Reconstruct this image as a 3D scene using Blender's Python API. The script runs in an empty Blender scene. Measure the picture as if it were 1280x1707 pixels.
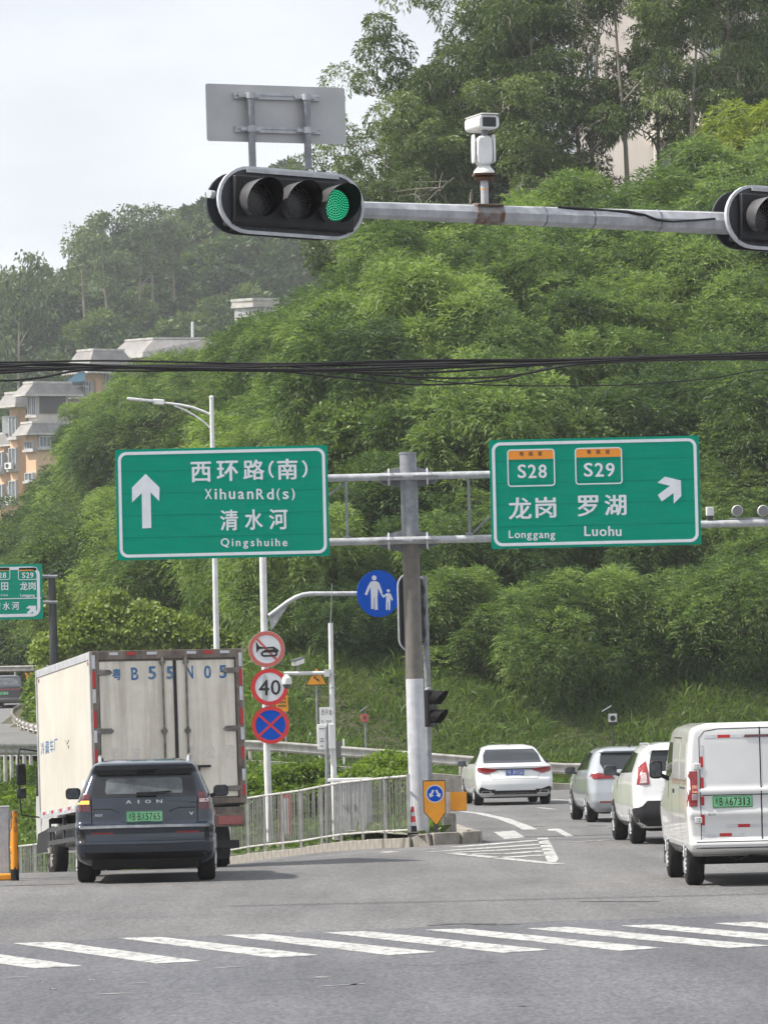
import bpy, bmesh, math, random
import numpy as np
from mathutils import Vector, Matrix
from mathutils.bvhtree import BVHTree
random.seed(7); rng = np.random.default_rng(7)
R = math.radians
sc = bpy.context.scene
col = sc.collection
# ---------------- camera ----------------
F = 8000.0; CAMZ = 2.07; HOR = 1202.0; ROLL = R(1.3)
cam_d = bpy.data.cameras.new('camera'); cam = bpy.data.objects.new('camera', cam_d); col.objects.link(cam)
cam_d.sensor_fit = 'HORIZONTAL'; cam_d.sensor_width = 36; cam_d.lens = 36 * F / 1280
cam_d.clip_start = 0.5; cam_d.clip_end = 6000
CR = (Matrix.Rotation(math.pi / 2 + math.atan((HOR - 853.5) / F), 3, 'X') @ Matrix.Rotation(-ROLL, 3, 'Z'))
cam.matrix_world = Matrix.Translation((0, 0, CAMZ)) @ CR.to_4x4()
sc.camera = cam
# ---------------- light: hazy daylight, sun high on the left ----------------
SUN_EL, SUN_AZ = 50.0, 264.0      # azimuth clockwise from +Y (277 = from the left, slightly beyond)
world = bpy.data.worlds.new("World"); sc.world = world; world.use_nodes = True
nt = world.node_tree; nt.nodes.clear()
out = nt.nodes.new('ShaderNodeOutputWorld'); bg = nt.nodes.new('ShaderNodeBackground')
sky = nt.nodes.new('ShaderNodeTexSky'); sky.sky_type = 'NISHITA'; sky.sun_disc = False
sky.sun_elevation = R(SUN_EL); sky.sun_rotation = R(SUN_AZ); sky.air_density = 1.0; sky.dust_density = 5.0; sky.ozone_density = 1.5
bg.inputs['Strength'].default_value = 0.11
tcw = nt.nodes.new('ShaderNodeTexCoord'); mpw = nt.nodes.new('ShaderNodeMapping'); mpw.inputs['Scale'].default_value = (1, 1, 3.2)
nzw = nt.nodes.new('ShaderNodeTexNoise'); nzw.inputs['Scale'].default_value = 5.0; nzw.inputs['Detail'].default_value = 6
rw = nt.nodes.new('ShaderNodeValToRGB'); rw.color_ramp.elements[0].position = 0.36; rw.color_ramp.elements[1].position = 0.68
rw.color_ramp.elements[0].color = (0.55, 0.55, 0.55, 1); rw.color_ramp.elements[1].color = (1, 1, 1, 1)
mxw = nt.nodes.new('ShaderNodeMix'); mxw.data_type = 'RGBA'; mxw.inputs[7].default_value = (7.8, 8.1, 8.6, 1)
L = nt.links.new
L(tcw.outputs['Generated'], mpw.inputs[0]); L(mpw.outputs[0], nzw.inputs['Vector']); L(nzw.outputs[0], rw.inputs[0])
L(rw.outputs[0], mxw.inputs[0]); L(sky.outputs[0], mxw.inputs[6]); L(mxw.outputs[2], bg.inputs[0]); L(bg.outputs[0], out.inputs[0])
sun_d = bpy.data.lights.new('sun', 'SUN'); sun = bpy.data.objects.new('sun', sun_d); col.objects.link(sun)
sun_d.energy = 5.0; sun_d.angle = R(1.6); sun_d.color = (1.0, 0.945, 0.86)
az, el = R(SUN_AZ), R(SUN_EL)
sd = Vector((math.sin(az) * math.cos(el), math.cos(az) * math.cos(el), math.sin(el)))
sun.rotation_euler = sd.to_track_quat('Z', 'Y').to_euler(); sun.location = sd * 100
HAZE = 0.00020
sc.view_settings.view_transform = 'Standard'; sc.view_settings.look = 'None'
sc.view_settings.exposure = 0.42; sc.view_settings.gamma = 1; sc.view_settings.use_curve_mapping = False
sc.render.engine = 'CYCLES'
try:
    sc.cycles.max_bounces = 6; sc.cycles.diffuse_bounces = 3; sc.cycles.glossy_bounces = 3; sc.cycles.transmission_bounces = 4
    sc.cycles.volume_bounces = 0; sc.cycles.transparent_max_bounces = 8; sc.cycles.use_denoising = True
except Exception: pass

# ---------------- helpers ----------------
def S(Y): return Y / F                      # metres per photo pixel at distance Y
def ray(px, py): return CR @ Vector(((px - 640) / F, (853.5 - py) / F, -1))
def at(px, py, Y):
    d = ray(px, py); return Vector((0, 0, CAMZ)) + d * (Y / d.y)
def gr(px, py, z=0.0):
    d = ray(px, py); return Vector((0, 0, CAMZ)) + d * ((z - CAMZ) / d.z)
def lerp(a, b, t): return a + (b - a) * t
def smooth(t): t = max(0.0, min(1.0, t)); return t * t * (3 - 2 * t)
def interp(x, xs, ys):
    if x <= xs[0]: return ys[0]
    for i in range(1, len(xs)):
        if x <= xs[i]: return lerp(ys[i-1], ys[i], (x - xs[i-1]) / (xs[i] - xs[i-1]))
    return ys[-1]

def tag(o, label=None, cat=None, group=None, kind=None):
    if label: o['label'] = label
    if cat: o['category'] = cat
    if group: o['group'] = group
    if kind: o['kind'] = kind
    return o
def thing(name, loc, label, cat, group=None, rz=0.0, rx=0.0, ry=0.0):
    o = bpy.data.objects.new(name, None); col.objects.link(o); o.empty_display_size = 0.2
    o.matrix_basis = Matrix.Translation(Vector(loc)) @ Matrix.Rotation(rz, 4, 'Z') @ Matrix.Rotation(rx, 4, 'X') @ Matrix.Rotation(ry, 4, 'Y')
    return tag(o, label, cat, group)
def root_of(o):
    while o.parent: o = o.parent
    return o
def winv(parent): return root_of(parent).matrix_basis.inverted()
def link(name, me, parent=None, mat=None):
    o = bpy.data.objects.new(name, me); col.objects.link(o)
    if parent: o.parent = parent
    if mat is not None and len(me.materials) == 0: me.materials.append(mat)
    return o
def copy_tree(o, parent=None):
    c = o.copy(); col.objects.link(c); c.parent = parent
    for ch in list(o.children): copy_tree(ch, c)
    return c
def np_mesh(name, V, faces, nper):
    """V (n,3), faces flat int array of nper-gons"""
    me = bpy.data.meshes.new(name)
    V = np.asarray(V, dtype=np.float32); faces = np.asarray(faces, dtype=np.int32).ravel()
    me.vertices.add(len(V)); me.vertices.foreach_set('co', V.ravel())
    n = len(faces) // nper
    me.loops.add(len(faces)); me.loops.foreach_set('vertex_index', faces)
    me.polygons.add(n); me.polygons.foreach_set('loop_start', np.arange(0, len(faces), nper, dtype=np.int32))
    me.polygons.foreach_set('loop_total', np.full(n, nper, dtype=np.int32))
    me.update(calc_edges=True); me.validate()
    return me

class MB:
    def __init__(s): s.v = []; s.f = []; s.m = []; s.mi = 0
    def add(s, vs, fs):
        b = len(s.v); s.v += [Vector(v) for v in vs]; s.f += [tuple(b + i for i in f) for f in fs]; s.m += [s.mi] * len(fs); return s
    def box(s, c, d, rot=None):
        x, y, z = d[0] / 2, d[1] / 2, d[2] / 2
        vs = [Vector(p) for p in ((-x,-y,-z),(x,-y,-z),(x,y,-z),(-x,y,-z),(-x,-y,z),(x,-y,z),(x,y,z),(-x,y,z))]
        if rot is not None: vs = [rot @ v for v in vs]
        c = Vector(c)
        return s.add([c + v for v in vs], [(0,3,2,1),(4,5,6,7),(0,1,5,4),(1,2,6,5),(2,3,7,6),(3,0,4,7)])
    def cyl(s, p0, p1, r0, r1=None, n=16, caps=True):
        r1 = r0 if r1 is None else r1
        p0, p1 = Vector(p0), Vector(p1); q = (p1 - p0).to_track_quat('Z', 'Y')
        vs = []
        for p, r in ((p0, r0), (p1, r1)):
            for k in range(n):
                a = 2 * math.pi * k / n; vs.append(p + q @ Vector((r * math.cos(a), r * math.sin(a), 0)))
        fs = [(k, (k+1) % n, n + (k+1) % n, n + k) for k in range(n)]
        if caps: fs += [tuple(reversed(range(n))), tuple(range(n, 2*n))]
        return s.add(vs, fs)
    def tube(s, pts, r, n=8, caps=True):
        pts = [Vector(p) for p in pts]; rs = r if isinstance(r, (list, tuple)) else [r] * len(pts)
        vs = []; up = Vector((0.13, 0.21, 1)).normalized(); prev = None
        for i, p in enumerate(pts):
            t = (pts[min(i+1, len(pts)-1)] - pts[max(i-1, 0)]).normalized()
            if prev is None:
                a = up if abs(t.dot(up)) < 0.95 else Vector((1, 0, 0)); u = t.cross(a).normalized()
            else: u = (prev - t * prev.dot(t)).normalized()
            prev = u; w = t.cross(u)
            for k in range(n):
                an = 2 * math.pi * k / n; vs.append(p + (u * math.cos(an) + w * math.sin(an)) * rs[i])
        fs = []
        for i in range(len(pts) - 1):
            for k in range(n): fs.append((i*n+k, i*n+(k+1) % n, (i+1)*n+(k+1) % n, (i+1)*n+k))
        if caps: fs += [tuple(reversed(range(n))), tuple(range((len(pts)-1)*n, len(pts)*n))]
        return s.add(vs, fs)
    def lathe(s, prof, base, axis=(0,0,1), n=24):
        """prof: [(r, h)] along axis"""
        base = Vector(base); q = Vector(axis).to_track_quat('Z', 'Y'); vs = []
        for r, h in prof:
            for k in range(n):
                a = 2 * math.pi * k / n; vs.append(base + q @ Vector((r * math.cos(a), r * math.sin(a), h)))
        fs = []
        for i in range(len(prof) - 1):
            for k in range(n): fs.append((i*n+k, i*n+(k+1) % n, (i+1)*n+(k+1) % n, (i+1)*n+k))
        if prof[0][0] > 1e-4: fs.append(tuple(reversed(range(n))))
        if prof[-1][0] > 1e-4: fs.append(tuple(range((len(prof)-1)*n, len(prof)*n)))
        return s.add(vs, fs)
    def prism(s, poly, y0, y1, axis='Y'):
        """poly [(a,b)]: axis Y -> (x,z); X -> (y,z); Z -> (x,y)"""
        def P(a, b, t): return {'Y': (a, t, b), 'X': (t, a, b), 'Z': (a, b, t)}[axis]
        n = len(poly); vs = [P(a, b, y0) for a, b in poly] + [P(a, b, y1) for a, b in poly]
        fs = [(i, (i+1) % n, n + (i+1) % n, n + i) for i in range(n)] + [tuple(reversed(range(n))), tuple(range(n, 2*n))]
        return s.add(vs, fs)
    def ring(s, outer, inner, y0, y1):
        """frame between two polys with the same count, in (x,z), from y0 to y1"""
        n = len(outer); vs = [(a, y0, b) for a, b in outer] + [(a, y0, b) for a, b in inner] + [(a, y1, b) for a, b in outer] + [(a, y1, b) for a, b in inner]
        fs = []
        for i in range(n):
            j = (i+1) % n
            fs += [(i, j, n+j, n+i), (2*n+i, 3*n+i, 3*n+j, 2*n+j), (i, 2*n+i, 2*n+j, j), (n+i, n+j, 3*n+j, 3*n+i)]
        return s.add(vs, fs)
    def mesh(s, vs, fs): return s.add(vs, fs)
    def xf(s, M, i0=0):
        for i in range(i0, len(s.v)): s.v[i] = M @ s.v[i]
        return s
    def build(s, name, mat, parent=None, local=False, smooth_deg=35, bevel=0, origin=None):
        vs = s.v
        if parent is not None and not local:
            Mi = winv(parent); vs = [Mi @ v for v in vs]
        o_loc = None
        if parent is None and not local:
            o_loc = Vector(origin) if origin is not None else Vector((sum(v.x for v in vs)/len(vs), sum(v.y for v in vs)/len(vs), min(v.z for v in vs)))
            vs = [v - o_loc for v in vs]
        me = bpy.data.meshes.new(name); me.from_pydata([tuple(v) for v in vs], [], s.f)
        mats = mat if isinstance(mat, (list, tuple)) else [mat]
        for m_ in mats: me.materials.append(m_)
        if len(mats) > 1: me.polygons.foreach_set('material_index', s.m)
        bm = bmesh.new(); bm.from_mesh(me); bmesh.ops.recalc_face_normals(bm, faces=bm.faces); bm.to_mesh(me); bm.free()
        if smooth_deg:
            me.shade_smooth()
            try: me.set_sharp_from_angle(angle=R(smooth_deg))
            except Exception: pass
        o = link(name, me, parent)
        if o_loc is not None: o.location = o_loc
        if bevel:
            b = o.modifiers.new('bevel', 'BEVEL'); b.width = bevel; b.segments = 2; b.limit_method = 'ANGLE'; b.angle_limit = R(40)
        return o

def rrect(cx, cz, w, h, r, n=6):
    pts = []
    for sx, sz, a0 in ((1,-1,-90), (1,1,0), (-1,1,90), (-1,-1,180)):
        for k in range(n+1):
            a = R(a0 + 90*k/n); pts.append((cx + sx*(w/2-r) + r*math.cos(a), cz + sz*(h/2-r) + r*math.sin(a)))
    return pts
def circle(cx, cz, r, n=48): return [(cx + r*math.cos(2*math.pi*k/n), cz + r*math.sin(2*math.pi*k/n)) for k in range(n)]

# ---------------- materials ----------------
def mat(name, c, rough=0.6, metal=0.0, c2=None, scale=3.0, detail=4, lo=0.35, hi=0.65, bump=0.0, bscale=60, coat=0.0, spec=0.5, emit=None, es=0.0,
        trans=0.0, streak=None, alpha=None, coord='Object', stretch=(1,1,1), rvar=0.0):
    m = bpy.data.materials.new(name); m.use_nodes = True; N = m.node_tree.nodes; K = m.node_tree.links.new
    p = N['Principled BSDF']; p.inputs['Base Color'].default_value = (*c, 1); p.inputs['Roughness'].default_value = rough
    p.inputs['Metallic'].default_value = metal; p.inputs['Specular IOR Level'].default_value = spec; p.inputs['Coat Weight'].default_value = coat
    p.inputs['Coat Roughness'].default_value = 0.06
    tc = N.new('ShaderNodeTexCoord'); mp = N.new('ShaderNodeMapping'); mp.inputs['Scale'].default_value = stretch
    K(tc.outputs[coord], mp.inputs[0]); V = mp.outputs[0]; csock = None
    if c2 is not None:
        nz = N.new('ShaderNodeTexNoise'); nz.inputs['Scale'].default_value = scale; nz.inputs['Detail'].default_value = detail; nz.inputs['Roughness'].default_value = 0.62
        K(V, nz.inputs['Vector']); rp = N.new('ShaderNodeValToRGB'); rp.color_ramp.elements[0].position = lo; rp.color_ramp.elements[1].position = hi
        rp.color_ramp.elements[0].color = (*c, 1); rp.color_ramp.elements[1].color = (*c2, 1); K(nz.outputs[0], rp.inputs[0]); csock = rp.outputs[0]
        if rvar:
            mr = N.new('ShaderNodeMapRange'); mr.inputs['To Min'].default_value = rough - rvar; mr.inputs['To Max'].default_value = rough + rvar
            K(nz.outputs[0], mr.inputs[0]); K(mr.outputs[0], p.inputs['Roughness'])
    if streak is not None:                 # vertical rain streaks / dirt: (colour, amount, scale)
        sc_, am, ss = streak
        m2 = N.new('ShaderNodeMapping'); m2.inputs['Scale'].default_value = (ss, ss, ss * 0.06); K(tc.outputs[coord], m2.inputs[0])
        n2 = N.new('ShaderNodeTexNoise'); n2.inputs['Scale'].default_value = 1.0; n2.inputs['Detail'].default_value = 5; n2.inputs['Roughness'].default_value = 0.7; K(m2.outputs[0], n2.inputs['Vector'])
        r2 = N.new('ShaderNodeValToRGB'); r2.color_ramp.elements[0].position = 0.45; r2.color_ramp.elements[1].position = 0.75
        r2.color_ramp.elements[0].color = (0,0,0,1); r2.color_ramp.elements[1].color = (am,am,am,1); K(n2.outputs[0], r2.inputs[0])
        mx = N.new('ShaderNodeMix'); mx.data_type = 'RGBA'; K(r2.outputs[0], mx.inputs[0]); mx.inputs[7].default_value = (*sc_, 1)
        if csock is not None: K(csock, mx.inputs[6])
        else: mx.inputs[6].default_value = (*c, 1)
        csock = mx.outputs[2]
    if csock is not None: K(csock, p.inputs['Base Color'])
    if bump:
        nb = N.new('ShaderNodeTexNoise'); nb.inputs['Scale'].default_value = bscale; nb.inputs['Detail'].default_value = 3; K(V, nb.inputs['Vector'])
        bp = N.new('ShaderNodeBump'); bp.inputs['Strength'].default_value = bump; bp.inputs['Distance'].default_value = 0.01; K(nb.outputs[0], bp.inputs['Height']); K(bp.outputs[0], p.inputs['Normal'])
    if emit is not None: p.inputs['Emission Color'].default_value = (*emit, 1); p.inputs['Emission Strength'].default_value = es
    if trans: p.inputs['Transmission Weight'].default_value = trans
    if alpha is not None: p.inputs['Alpha'].default_value = alpha
    return m
M = {}
M['galv'] = mat('galvanised_steel', (0.30,0.31,0.33), 0.5, 0.35, (0.20,0.21,0.23), 9, streak=((0.12,0.11,0.10),0.5,12), bump=0.05)
M['galv_light'] = mat('galvanised_steel_light', (0.50,0.51,0.53), 0.45, 0.2, (0.36,0.37,0.39), 7, streak=((0.18,0.17,0.15),0.4,9))
M['pole_brown'] = mat('pole_grey_brown_paint', (0.115,0.105,0.09), 0.55, 0.1, (0.16,0.145,0.125), 6, streak=((0.2,0.19,0.17),0.35,14))
M['pole_white'] = mat('pole_white_wrap', (0.58,0.59,0.62), 0.45, 0.0, (0.38,0.39,0.42), 5, streak=((0.24,0.23,0.22),0.4,16), lo=.3, hi=.75)
M['white_paint'] = mat('white_paint_metal', (0.72,0.73,0.74), 0.4, 0.0, (0.6,0.6,0.6), 5, streak=((0.35,0.33,0.3),0.4,12))
M['white_clean'] = mat('white_plastic', (0.78,0.78,0.76), 0.35, 0, (0.68,0.68,0.66), 6)
M['black'] = mat('black_plastic', (0.010,0.010,0.011), 0.45, 0, (0.018,0.018,0.019), 8, spec=0.3)
M['black_matt'] = mat('black_matt', (0.006,0.006,0.006), 0.9, 0, (0.012,0.012,0.012), 8, spec=0.1)
M['dark_grey'] = mat('dark_grey_plastic', (0.05,0.052,0.055), 0.5, 0, (0.035,0.035,0.036), 8)
M['visor_out'] = mat('visor_sunlit_grey', (0.12,0.12,0.125), 0.4, 0, (0.05,0.05,0.052), 6)  # outside of the black hoods, sunlit brightness put into the grey
M['visor_in'] = mat('visor_black', (0.008,0.008,0.009), 0.7, spec=0.1)
M['green_sign'] = mat('green_sign_sheeting', (0.0,0.265,0.175), 0.7, 0, (0.0,0.24,0.158), 3, spec=0.0, stretch=(0.6,1,5), lo=.4, hi=.6, streak=((0.012,0.22,0.155),0.4,5))
M['sign_white'] = mat('reflective_white', (0.66,0.69,0.74), 0.45, 0, (0.6,0.62,0.66), 6)
M['sign_orange'] = mat('orange_sheeting', (0.72,0.25,0.012), 0.45)
M['sign_black'] = mat('sign_black', (0.015,0.013,0.012), 0.5)
M['sign_blue'] = mat('blue_sheeting', (0.0,0.07,0.44), 0.6, 0, (0.0,0.08,0.48), 3, spec=0.1)
M['sign_red'] = mat('red_sheeting', (0.55,0.02,0.025), 0.4, 0, (0.6,0.035,0.035), 4)
M['sign_red_faded'] = mat('faded_red_sheeting', (0.52,0.11,0.085), 0.5, 0, (0.45,0.13,0.10), 5)
M['sign_yellow'] = mat('yellow_sheeting', (0.80,0.33,0.01), 0.45, 0, (0.7,0.27,0.01), 4)
M['alu_back'] = mat('aluminium_sign_back', (0.46,0.46,0.455), 0.55, 0.1, (0.40,0.40,0.395), 4, streak=((0.42,0.42,0.42),0.4,6))
M['rust'] = mat('rust', (0.16,0.075,0.035), 0.85, 0, (0.07,0.04,0.025), 18, bump=0.3)
M['concrete'] = mat('concrete', (0.34,0.32,0.28), 0.85, 0, (0.22,0.205,0.18), 5, bump=0.3, bscale=40, streak=((0.13,0.12,0.105),0.5,7))
M['kerb'] = mat('kerb_stone', (0.36,0.33,0.285), 0.85, 0, (0.21,0.195,0.17), 3.5, bump=0.25, bscale=50, streak=((0.12,0.11,0.10),0.6,6))
M['glass_dark'] = mat('tinted_glass', (0.012,0.014,0.016), 0.05, 0, spec=0.5)
M['glass_mid'] = mat('grey_tinted_glass', (0.10,0.115,0.12), 0.08, 0, (0.03,0.034,0.04), 3.2, spec=0.6)
M['chrome'] = mat('chrome', (0.75,0.75,0.76), 0.14, 1.0)
M['tyre'] = mat('tyre_rubber', (0.010,0.010,0.010), 0.85, 0, (0.022,0.021,0.02), 12, bump=0.3, spec=0.2)
M['rim'] = mat('alloy_rim', (0.42,0.43,0.44), 0.35, 0.6)
M['tail_red'] = mat('tail_lamp_red', (0.30,0.008,0.01), 0.15, 0, (0.16,0.005,0.008), 30, coat=0.8, stretch=(1,1,0.3))
M['tail_clear'] = mat('tail_lamp_clear', (0.62,0.55,0.55), 0.12, 0, (0.40,0.22,0.22), 30, coat=0.8)
M['tail_dark'] = mat('tail_lamp_smoked', (0.045,0.010,0.012), 0.12, 0, (0.12,0.012,0.014), 26, coat=0.8, stretch=(1,1,2))
M['amber_lens'] = mat('amber_lens', (0.62,0.30,0.20), 0.15, 0, (0.45,0.14,0.08), 30, coat=0.8)
M['indicator'] = mat('lit_indicator', (0.8,0.3,0.02), 0.3, emit=(1.0,0.50,0.08), es=1.6)
M['refl_white'] = mat('reflective_tape_white', (0.58,0.6,0.62), 0.4, 0, (0.5,0.5,0.52), 10)
M['refl_red'] = mat('reflective_tape_red', (0.50,0.015,0.02), 0.4, 0, (0.4,0.02,0.02), 10)
M['plate_green'] = mat('plate_green', (0.14,0.50,0.22), 0.4, 0, (0.30,0.62,0.36), 3.0)
M['plate_blue'] = mat('plate_blue', (0.01,0.06,0.34), 0.4)
M['grey_plastic'] = mat('grey_plastic', (0.16,0.16,0.165), 0.55)

# ---------------- text ----------------
_tc = {}
def glyphs(s, bold=0.0):
    k = (s, bold)
    if k in _tc: return _tc[k]
    cu = bpy.data.curves.new('text', 'FONT'); cu.body = s; cu.size = 1; cu.offset = bold; cu.resolution_u = 3; cu.fill_mode = 'BOTH'; cu.extrude = 0.0
    o = bpy.data.objects.new('text', cu); col.objects.link(o); bpy.context.view_layer.update()
    dg = bpy.context.evaluated_depsgraph_get(); me = bpy.data.meshes.new_from_object(o.evaluated_get(dg))
    vs = [v.co.copy() for v in me.vertices]; fs = [tuple(p.vertices) for p in me.polygons]
    bpy.data.objects.remove(o); bpy.data.curves.remove(cu); bpy.data.meshes.remove(me)
    _tc[k] = (vs, fs); return _tc[k]
def text_mb(mb, s, cx, cz, w, h, y, bold=0.0, depth=0.0015, flip=1):
    """flat lettering in the x-z plane facing -Y, fitted to w x h around (cx, cz); y = face plane"""
    vs, fs = glyphs(s, 0.0)
    if not vs: return mb
    x0, x1 = min(v.x for v in vs), max(v.x for v in vs); y0, y1 = min(v.y for v in vs), max(v.y for v in vs)
    sx = w / max(1e-6, x1-x0) if w else h / max(1e-6, y1-y0); sz = h / max(1e-6, y1-y0)
    # a heavier weight: the outline laid over itself, each copy a hair further back
    offs = [(0, 0)] if not bold else [(0, 0), (bold, 0), (-bold, 0), (0, bold*0.7), (0, -bold*0.7)]
    for i, (dx, dz) in enumerate(offs):
        kx, kz = (1 - 2*bold if bold else 1), (1 - 1.4*bold if bold else 1)
        mb.add([(cx + flip*((v.x-(x0+x1)/2)*kx + dx)*sx, y + i*0.0003, cz + ((v.y-(y0+y1)/2)*kz + dz)*sz) for v in vs], fs)
    return mb

M['picket'] = mat('dull_galvanised_picket', (0.30,0.30,0.295), 0.6, 0.2, (0.20,0.195,0.185), 6, streak=((0.12,0.10,0.085),0.6,14))
M['rail_white'] = mat('chalky_railing_paint', (0.50,0.50,0.49), 0.6, 0, (0.34,0.335,0.32), 5, streak=((0.18,0.15,0.12),0.5,12))
M['saddle'] = mat('rust_stained_steel', (0.24,0.235,0.23), 0.6, 0.2, (0.15,0.075,0.04), 7, lo=0.45, hi=0.6, bump=0.2)
# ---------------- materials of the ground ----------------
def asphalt_mat():
    m = bpy.data.materials.new('asphalt'); m.use_nodes = True; N = m.node_tree.nodes; K = m.node_tree.links.new
    p = N['Principled BSDF']; p.inputs['Roughness'].default_value = 0.82; p.inputs['Specular IOR Level'].default_value = 0.35
    tc = N.new('ShaderNodeTexCoord')
    def noise(sx, sy, scale, detail=4, rough=0.6):
        mp = N.new('ShaderNodeMapping'); mp.inputs['Scale'].default_value = (sx, sy, 1); K(tc.outputs['Object'], mp.inputs[0])
        n = N.new('ShaderNodeTexNoise'); n.inputs['Scale'].default_value = scale; n.inputs['Detail'].default_value = detail; n.inputs['Roughness'].default_value = rough
        K(mp.outputs[0], n.inputs['Vector']); return n.outputs[0]
    def ramp(s, a, ca, b, cb):
        r = N.new('ShaderNodeValToRGB'); r.color_ramp.elements[0].position = a; r.color_ramp.elements[1].position = b
        r.color_ramp.elements[0].color = (*ca, 1); r.color_ramp.elements[1].color = (*cb, 1); K(s, r.inputs[0]); return r.outputs[0]
    def mul(a, b, f=1.0):
        x = N.new('ShaderNodeMix'); x.data_type = 'RGBA'; x.blend_type = 'MULTIPLY'; x.inputs[0].default_value = f; K(a, x.inputs[6]); K(b, x.inputs[7]); return x.outputs[2]
    base = ramp(noise(1, 1, 0.22, 5), 0.3, (0.108, 0.108, 0.112), 0.7, (0.138, 0.137, 0.138))
    # the aggregate of the surface course: stones of about 3 cm, seen at a grazing angle
    vo = N.new('ShaderNodeTexVoronoi'); vo.inputs['Scale'].default_value = 1.0
    mpv = N.new('ShaderNodeMapping'); mpv.inputs['Scale'].default_value = (34, 9, 1); K(tc.outputs['Object'], mpv.inputs[0]); K(mpv.outputs[0], vo.inputs['Vector'])
    g = ramp(vo.outputs['Color'], 0.1, (0.74, 0.74, 0.74), 0.95, (1.28, 1.28, 1.28))
    g2 = ramp(noise(1, 0.25, 60, 3, 0.8), 0.3, (0.80, 0.80, 0.81), 0.72, (1.22, 1.22, 1.20))
    tr = ramp(noise(0.55, 0.05, 1.6, 4), 0.35, (0.78, 0.78, 0.785), 0.6, (1.08, 1.08, 1.08))       # worn wheel tracks
    st = ramp(noise(0.35, 1.6, 1.1, 5, 0.7), 0.22, (0.78, 0.78, 0.79), 0.42, (1, 1, 1))            # stains and patches
    c = mul(mul(mul(mul(base, g), g2), tr), st)
    # the newer darker, bluer layer this side of a joint
    sep = N.new('ShaderNodeSeparateXYZ'); K(tc.outputs['Object'], sep.inputs[0])
    ma = N.new('ShaderNodeMath'); ma.operation = 'MULTIPLY_ADD'; ma.inputs[1].default_value = -0.42; K(sep.outputs['X'], ma.inputs[0]); K(sep.outputs['Y'], ma.inputs[2])
    rr = N.new('ShaderNodeMapRange'); rr.inputs['From Min'].default_value = 47.6; rr.inputs['From Max'].default_value = 48.2; rr.inputs['To Min'].default_value = 0; rr.inputs['To Max'].default_value = 1; K(ma.outputs[0], rr.inputs[0])
    cr = N.new('ShaderNodeMix'); cr.data_type = 'RGBA'; cr.inputs[6].default_value = (0.84, 0.86, 0.93, 1); cr.inputs[7].default_value = (1.06, 1.05, 1.03, 1); K(rr.outputs[0], cr.inputs[0])
    c = mul(c, cr.outputs[2])
    K(c, p.inputs['Base Color'])
    bp = N.new('ShaderNodeBump'); bp.inputs['Strength'].default_value = 0.25; bp.inputs['Distance'].default_value = 0.01; K(noise(1, 1, 45, 2), bp.inputs['Height']); K(bp.outputs[0], p.inputs['Normal'])
    return m
M['asphalt'] = asphalt_mat()
M['asphalt_far'] = mat('asphalt_ramp', (0.13,0.13,0.132), 0.85, 0, (0.17,0.168,0.165), 0.4)
M['crack'] = mat('tar_sealed_crack', (0.035,0.034,0.035), 0.7, 0, (0.06,0.06,0.06), 8)
def paint_mat():
    m = mat('worn_road_paint', (0.47,0.47,0.45), 0.75, 0, (0.34,0.34,0.33), 1.6, detail=6)
    N = m.node_tree.nodes; K = m.node_tree.links.new; p = N['Principled BSDF']; tc = N.new('ShaderNodeTexCoord')
    src = p.inputs['Base Color'].links[0].from_socket
    mp = N.new('ShaderNodeMapping'); mp.inputs['Scale'].default_value = (1, 0.35, 1); K(tc.outputs['Object'], mp.inputs[0])
    n = N.new('ShaderNodeTexNoise'); n.inputs['Scale'].default_value = 9; n.inputs['Detail'].default_value = 8; n.inputs['Roughness'].default_value = 0.75; K(mp.outputs[0], n.inputs['Vector'])
    r = N.new('ShaderNodeValToRGB'); r.color_ramp.elements[0].position = 0.40; r.color_ramp.elements[1].position = 0.51; K(n.outputs[0], r.inputs[0])
    x = N.new('ShaderNodeMix'); x.data_type = 'RGBA'; x.inputs[6].default_value = (0.17,0.17,0.17,1); K(r.outputs[0], x.inputs[0]); K(src, x.inputs[7]); K(x.outputs[2], p.inputs['Base Color'])
    return m
M['paint'] = paint_mat(); M['fleck'] = mat('old_paint_fleck', (0.34,0.34,0.33), 0.8, 0, (0.22,0.22,0.215), 3)
M['soil'] = mat('hill_soil_and_litter', (0.035,0.040,0.018), 0.95, 0, (0.075,0.065,0.035), 0.7, bump=0.5, bscale=4)
M['grass_ground'] = mat('grassy_ground', (0.035,0.055,0.015), 0.95, 0, (0.06,0.085,0.022), 0.9, bump=0.5, bscale=6)
M['far_ground'] = mat('far_hill_ground', (0.025,0.04,0.014), 0.95, 0, (0.045,0.06,0.02), 0.08)

# ---------------- ground ----------------
def gz(x, y):
    w = max(0.0, min(1.0, (0.8 - x) / 6.8)); d = y - 70
    d = math.log1p(math.exp(min(30, d / 0.8))) * 0.8
    return -0.05 * d * w
def grg(px, py):
    """photo ray meets the ground"""
    d = ray(px, py); o = Vector((0, 0, CAMZ)); y = 20.0
    while y < 150:
        p = o + d * (y / d.y)
        if p.z <= gz(p.x, p.y): return p
        y += 0.05
    return o + d * (y / d.y)
xs = list(np.arange(-120, -20, 10.0)) + list(np.arange(-20, 20, 0.8)) + list(np.arange(20, 121, 10.0))
ys = list(np.arange(-60, 20, 8.0)) + list(np.arange(20, 137, 1.0)) + [137.5]
V = [(x, y, gz(x, y)) for y in ys for x in xs]; nx = len(xs)
Fc = [(j*nx+i, j*nx+i+1, (j+1)*nx+i+1, (j+1)*nx+i) for j in range(len(ys)-1) for i in range(nx-1)]
mb = MB(); mb.add(V, Fc); road = mb.build('road', M['asphalt'], local=True); tag(road, kind='structure')

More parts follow.
